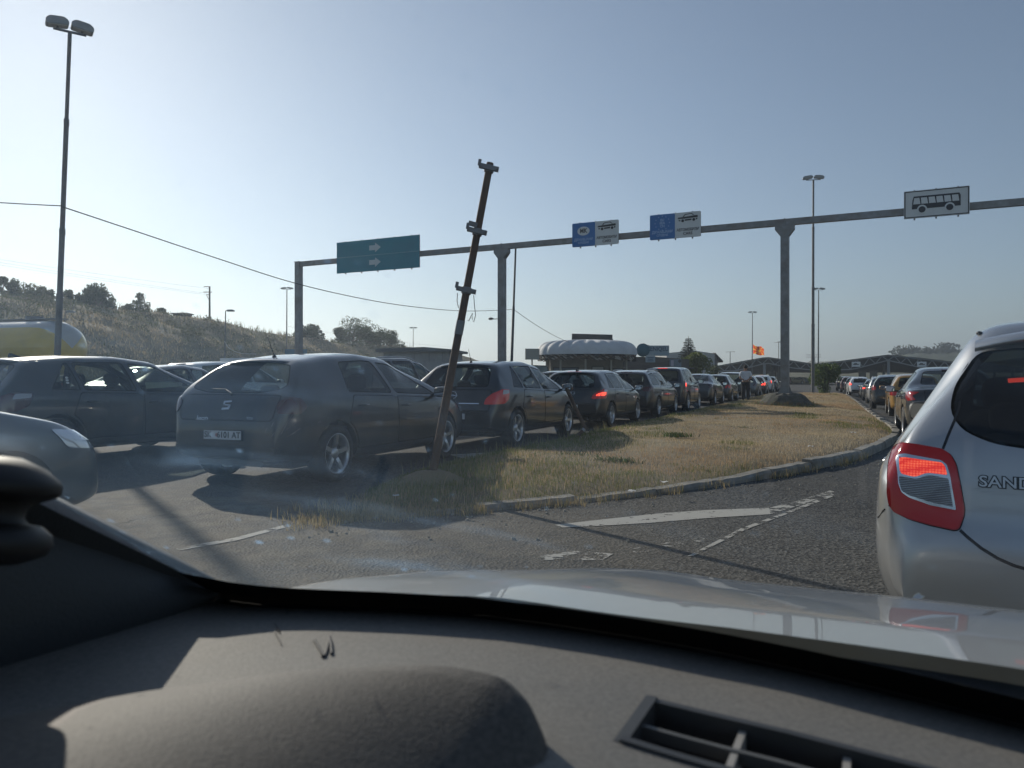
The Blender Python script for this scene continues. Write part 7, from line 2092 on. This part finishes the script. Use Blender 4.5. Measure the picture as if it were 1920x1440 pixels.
# windscreen: a curved sheet from the dash edge to the header, with a black band along its foot
def glass_pt(r, t):
    r_ = min(max(r, -.604), .95)
    f0, z0 = EF(r_) + .004, EZ(r_) - .004
    hf = -.24 + .13 * (1 - ((r_ - .17) / .80) ** 2); zt_ = 1.42 + .03 * (1 - ((r_ - .17) / .80) ** 2)
    rr_ = r_ + (.10 if r_ < .17 else -.10) * t * abs((r_ - .17) / .78)
    return wc(rr_, f0 + (hf - f0) * t + .02 * math.sin(t * math.pi), z0 + (zt_ - z0) * t)
def screen_mat():
    m = bpy.data.materials.new('windscreen_glass'); m.use_nodes = True
    N = m.node_tree.nodes; L = m.node_tree.links; N.remove(N['Principled BSDF'])
    tr = N.new('ShaderNodeBsdfTransparent'); tr.inputs[0].default_value = (.93, .96, .955, 1)
    gl = N.new('ShaderNodeBsdfGlossy'); gl.inputs['Roughness'].default_value = .0
    fr = fresnel(N, L, 1.38)
    tl = N.new('ShaderNodeBsdfTranslucent'); tl.inputs[0].default_value = (.38, .64, 1.0, 1)  # blue tint puts a veil of light into the dirt on the glass
    rf = N.new('ShaderNodeBsdfRefraction'); rf.inputs['IOR'].default_value = 1.22; rf.inputs['Roughness'].default_value = .24; rf.inputs['Color'].default_value = (.62, .84, 1, 1)
    tc = N.new('ShaderNodeTexCoord')
    no = N.new('ShaderNodeTexNoise'); no.inputs['Scale'].default_value = 6; no.inputs['Detail'].default_value = 8; no.inputs['Roughness'].default_value = .6
    L.new(tc.outputs['Object'], no.inputs['Vector'])
    def mth(op, a, c, clamp=True):
        x = N.new('ShaderNodeMath'); x.operation = op; x.use_clamp = clamp
        for i, q in ((0, a), (1, c)):
            if isinstance(q, float): x.inputs[i].default_value = q
            else: L.new(q, x.inputs[i])
        return x.outputs[0]
    def rmp(src, p0, p1):
        x = N.new('ShaderNodeMapRange'); x.interpolation_type = 'SMOOTHSTEP'; x.inputs[1].default_value = p0; x.inputs[2].default_value = p1; L.new(src, x.inputs[0]); return x.outputs[0]
    specks = None
    for sc_, keep, r0, amt in ((34, .80, .16, .45), (80, .78, .20, .6), (15, .84, .10, .22)):
        vo = N.new('ShaderNodeTexVoronoi'); vo.inputs['Scale'].default_value = sc_; L.new(tc.outputs['Object'], vo.inputs['Vector'])
        sx_ = N.new('ShaderNodeSeparateColor'); L.new(vo.outputs['Color'], sx_.inputs[0])
        q = mth('MULTIPLY', mth('MULTIPLY', rmp(vo.outputs['Distance'], r0, r0 * .4), mth('GREATER_THAN', sx_.outputs[0], keep)), mth('MULTIPLY', sx_.outputs[1], amt))
        specks = q if specks is None else mth('ADD', specks, q)
    # wiped smears: long soft streaks along the sweep
    mp_ = N.new('ShaderNodeMapping'); mp_.inputs['Rotation'].default_value = (0, 0, R(38)); mp_.inputs['Scale'].default_value = (3.0, 22, 8); L.new(tc.outputs['Object'], mp_.inputs[0])
    sn = N.new('ShaderNodeTexNoise'); sn.inputs['Scale'].default_value = 1.0; sn.inputs['Detail'].default_value = 5; L.new(mp_.outputs[0], sn.inputs['Vector'])
    smear = mth('MULTIPLY', mth('MULTIPLY', rmp(sn.outputs['Fac'], .50, .72), rmp(no.outputs['Fac'], .42, .62)), .22)
    mr = N.new('ShaderNodeMapRange'); mr.inputs[1].default_value = .35; mr.inputs[2].default_value = .7; mr.inputs[3].default_value = DIRT_VEIL0; mr.inputs[4].default_value = DIRT_VEIL1
    L.new(no.outputs['Fac'], mr.inputs[0])
    # the driver's corner, outside the wiped arc, gets most of the dirt and tinted veil
    dp = N.new('ShaderNodeVectorMath'); dp.operation = 'DOT_PRODUCT'; dp.inputs[1].default_value = (math.cos(ROAD), -math.sin(ROAD), 0); L.new(tc.outputs['Object'], dp.inputs[0])
    side = N.new('ShaderNodeMapRange'); side.interpolation_type = 'SMOOTHSTEP'; side.inputs[1].default_value = -.08; side.inputs[2].default_value = -.50; side.inputs[3].default_value = .12; side.inputs[4].default_value = 1.0; L.new(dp.outputs['Value'], side.inputs[0])
    class _o: pass
    ad = _o(); ad.outputs = [mth('MULTIPLY', mth('ADD', mth('ADD', mr.outputs[0], smear), specks), side.outputs[0])]
    m0 = N.new('ShaderNodeMixShader'); m0.inputs[0].default_value = .45; L.new(tl.outputs[0], m0.inputs[1]); L.new(rf.outputs[0], m0.inputs[2])
    m1 = N.new('ShaderNodeMixShader'); L.new(ad.outputs[0], m1.inputs[0]); L.new(tr.outputs[0], m1.inputs[1]); L.new(m0.outputs[0], m1.inputs[2])
    m2 = N.new('ShaderNodeMixShader'); L.new(fr.outputs[0], m2.inputs[0]); L.new(m1.outputs[0], m2.inputs[1]); L.new(gl.outputs[0], m2.inputs[2]); L.new(m2.outputs[0], N['Material Output'].inputs[0])
    return m
DIRT_VEIL0, DIRT_VEIL1 = .045, .085
rr = np.linspace(-.604, .95, 60)
b = MB(); b.grid([[glass_pt(r, t) for r in rr] for t in np.linspace(0, 1, 30)]); me = b.mesh('windscreen', screen_mat()); ws = link('windscreen', me, own)
def band_top(r): return .052 + .03 * math.exp(-((r + .604) / .06) ** 2)
b = MB(); b.grid([[glass_pt(r, -.075 + (band_top(r) + .075) * k / 4) + V(0, 0, -.0012) for r in rr] for k in range(5)]); me = b.mesh('black_band', mat('glass_band', (.005, .0055, .006), .8, spec=.1)); link('black_band', me, ws)
# roof and header, over and behind the viewpoint
b = MB()
b.grid([[glass_pt(r, 1.0) + V(0, 0, .0) for r in rr], [wc(to_car(glass_pt(r, 1)).x, -.32, 1.47) for r in rr], [wc(to_car(glass_pt(r, 1)).x, -1.6, 1.45) for r in rr]])
me = b.mesh('roof', mat('headlining', (.42, .41, .39), .9)); link('roof', me, own)

# phone mount on the pillar
DM = .50
c0 = P(20, 925, DM)
t = thing('phone_mount', 'black rounded rubber mount with two lobes in front of the left pillar', 'mount', c0)
RB = mat('mount_rubber', (.008, .008, .009), .55)
k_ = DM / F
def rel(px, py, d=0): return P(px, py, DM + d) - c0
ax0 = rel(-16, 858); Mx_ = Matrix.Translation(ax0) @ Matrix.Rotation(R(1), 4, 'Y') @ Matrix.Rotation(R(-12), 4, 'X')
u_ = 116 * k_
b = MB(); b.lathe([(0, .02 * u_), (.45 * u_, .0), (.80 * u_, -.16 * u_), (1.02 * u_, -.36 * u_), (1.06 * u_, -.44 * u_), (1.05 * u_, -.56 * u_), (.98 * u_, -.62 * u_), (.70 * u_, -.72 * u_), (0, -.74 * u_)], 40, Mx_); b.build('cap', RB, t)
b = MB(); b.lathe([(.70 * u_, -.70 * u_), (.60 * u_, -.82 * u_), (.58 * u_, -.95 * u_), (.66 * u_, -1.06 * u_)], 32, Mx_); b.build('neck', RB, t)
b = MB(); b.lathe([(.55 * u_, -1.02 * u_), (.84 * u_, -1.08 * u_), (1.0 * u_, -1.22 * u_), (1.04 * u_, -1.38 * u_), (.95 * u_, -1.55 * u_), (.6 * u_, -1.68 * u_), (0, -1.70 * u_)], 36, Mx_); b.build('base', RB, t)
# ------------------------------------------------------------------ the hazy air
HAZE = bpy.data.materials.new('haze'); HAZE.use_nodes = True
N = HAZE.node_tree.nodes; L = HAZE.node_tree.links; N.remove(N['Principled BSDF'])
pv = N.new('ShaderNodeVolumePrincipled'); pv.inputs['Color'].default_value = (.80, .90, 1.0, 1); pv.inputs['Density'].default_value = HAZE_D; pv.inputs['Anisotropy'].default_value = .55
L.new(pv.outputs[0], N['Material Output'].inputs['Volume'])
b = MB(); b.box((350, 1470, 62), (3800, 3100, 130))
tag(b.build('haze', HAZE), kind='stuff')
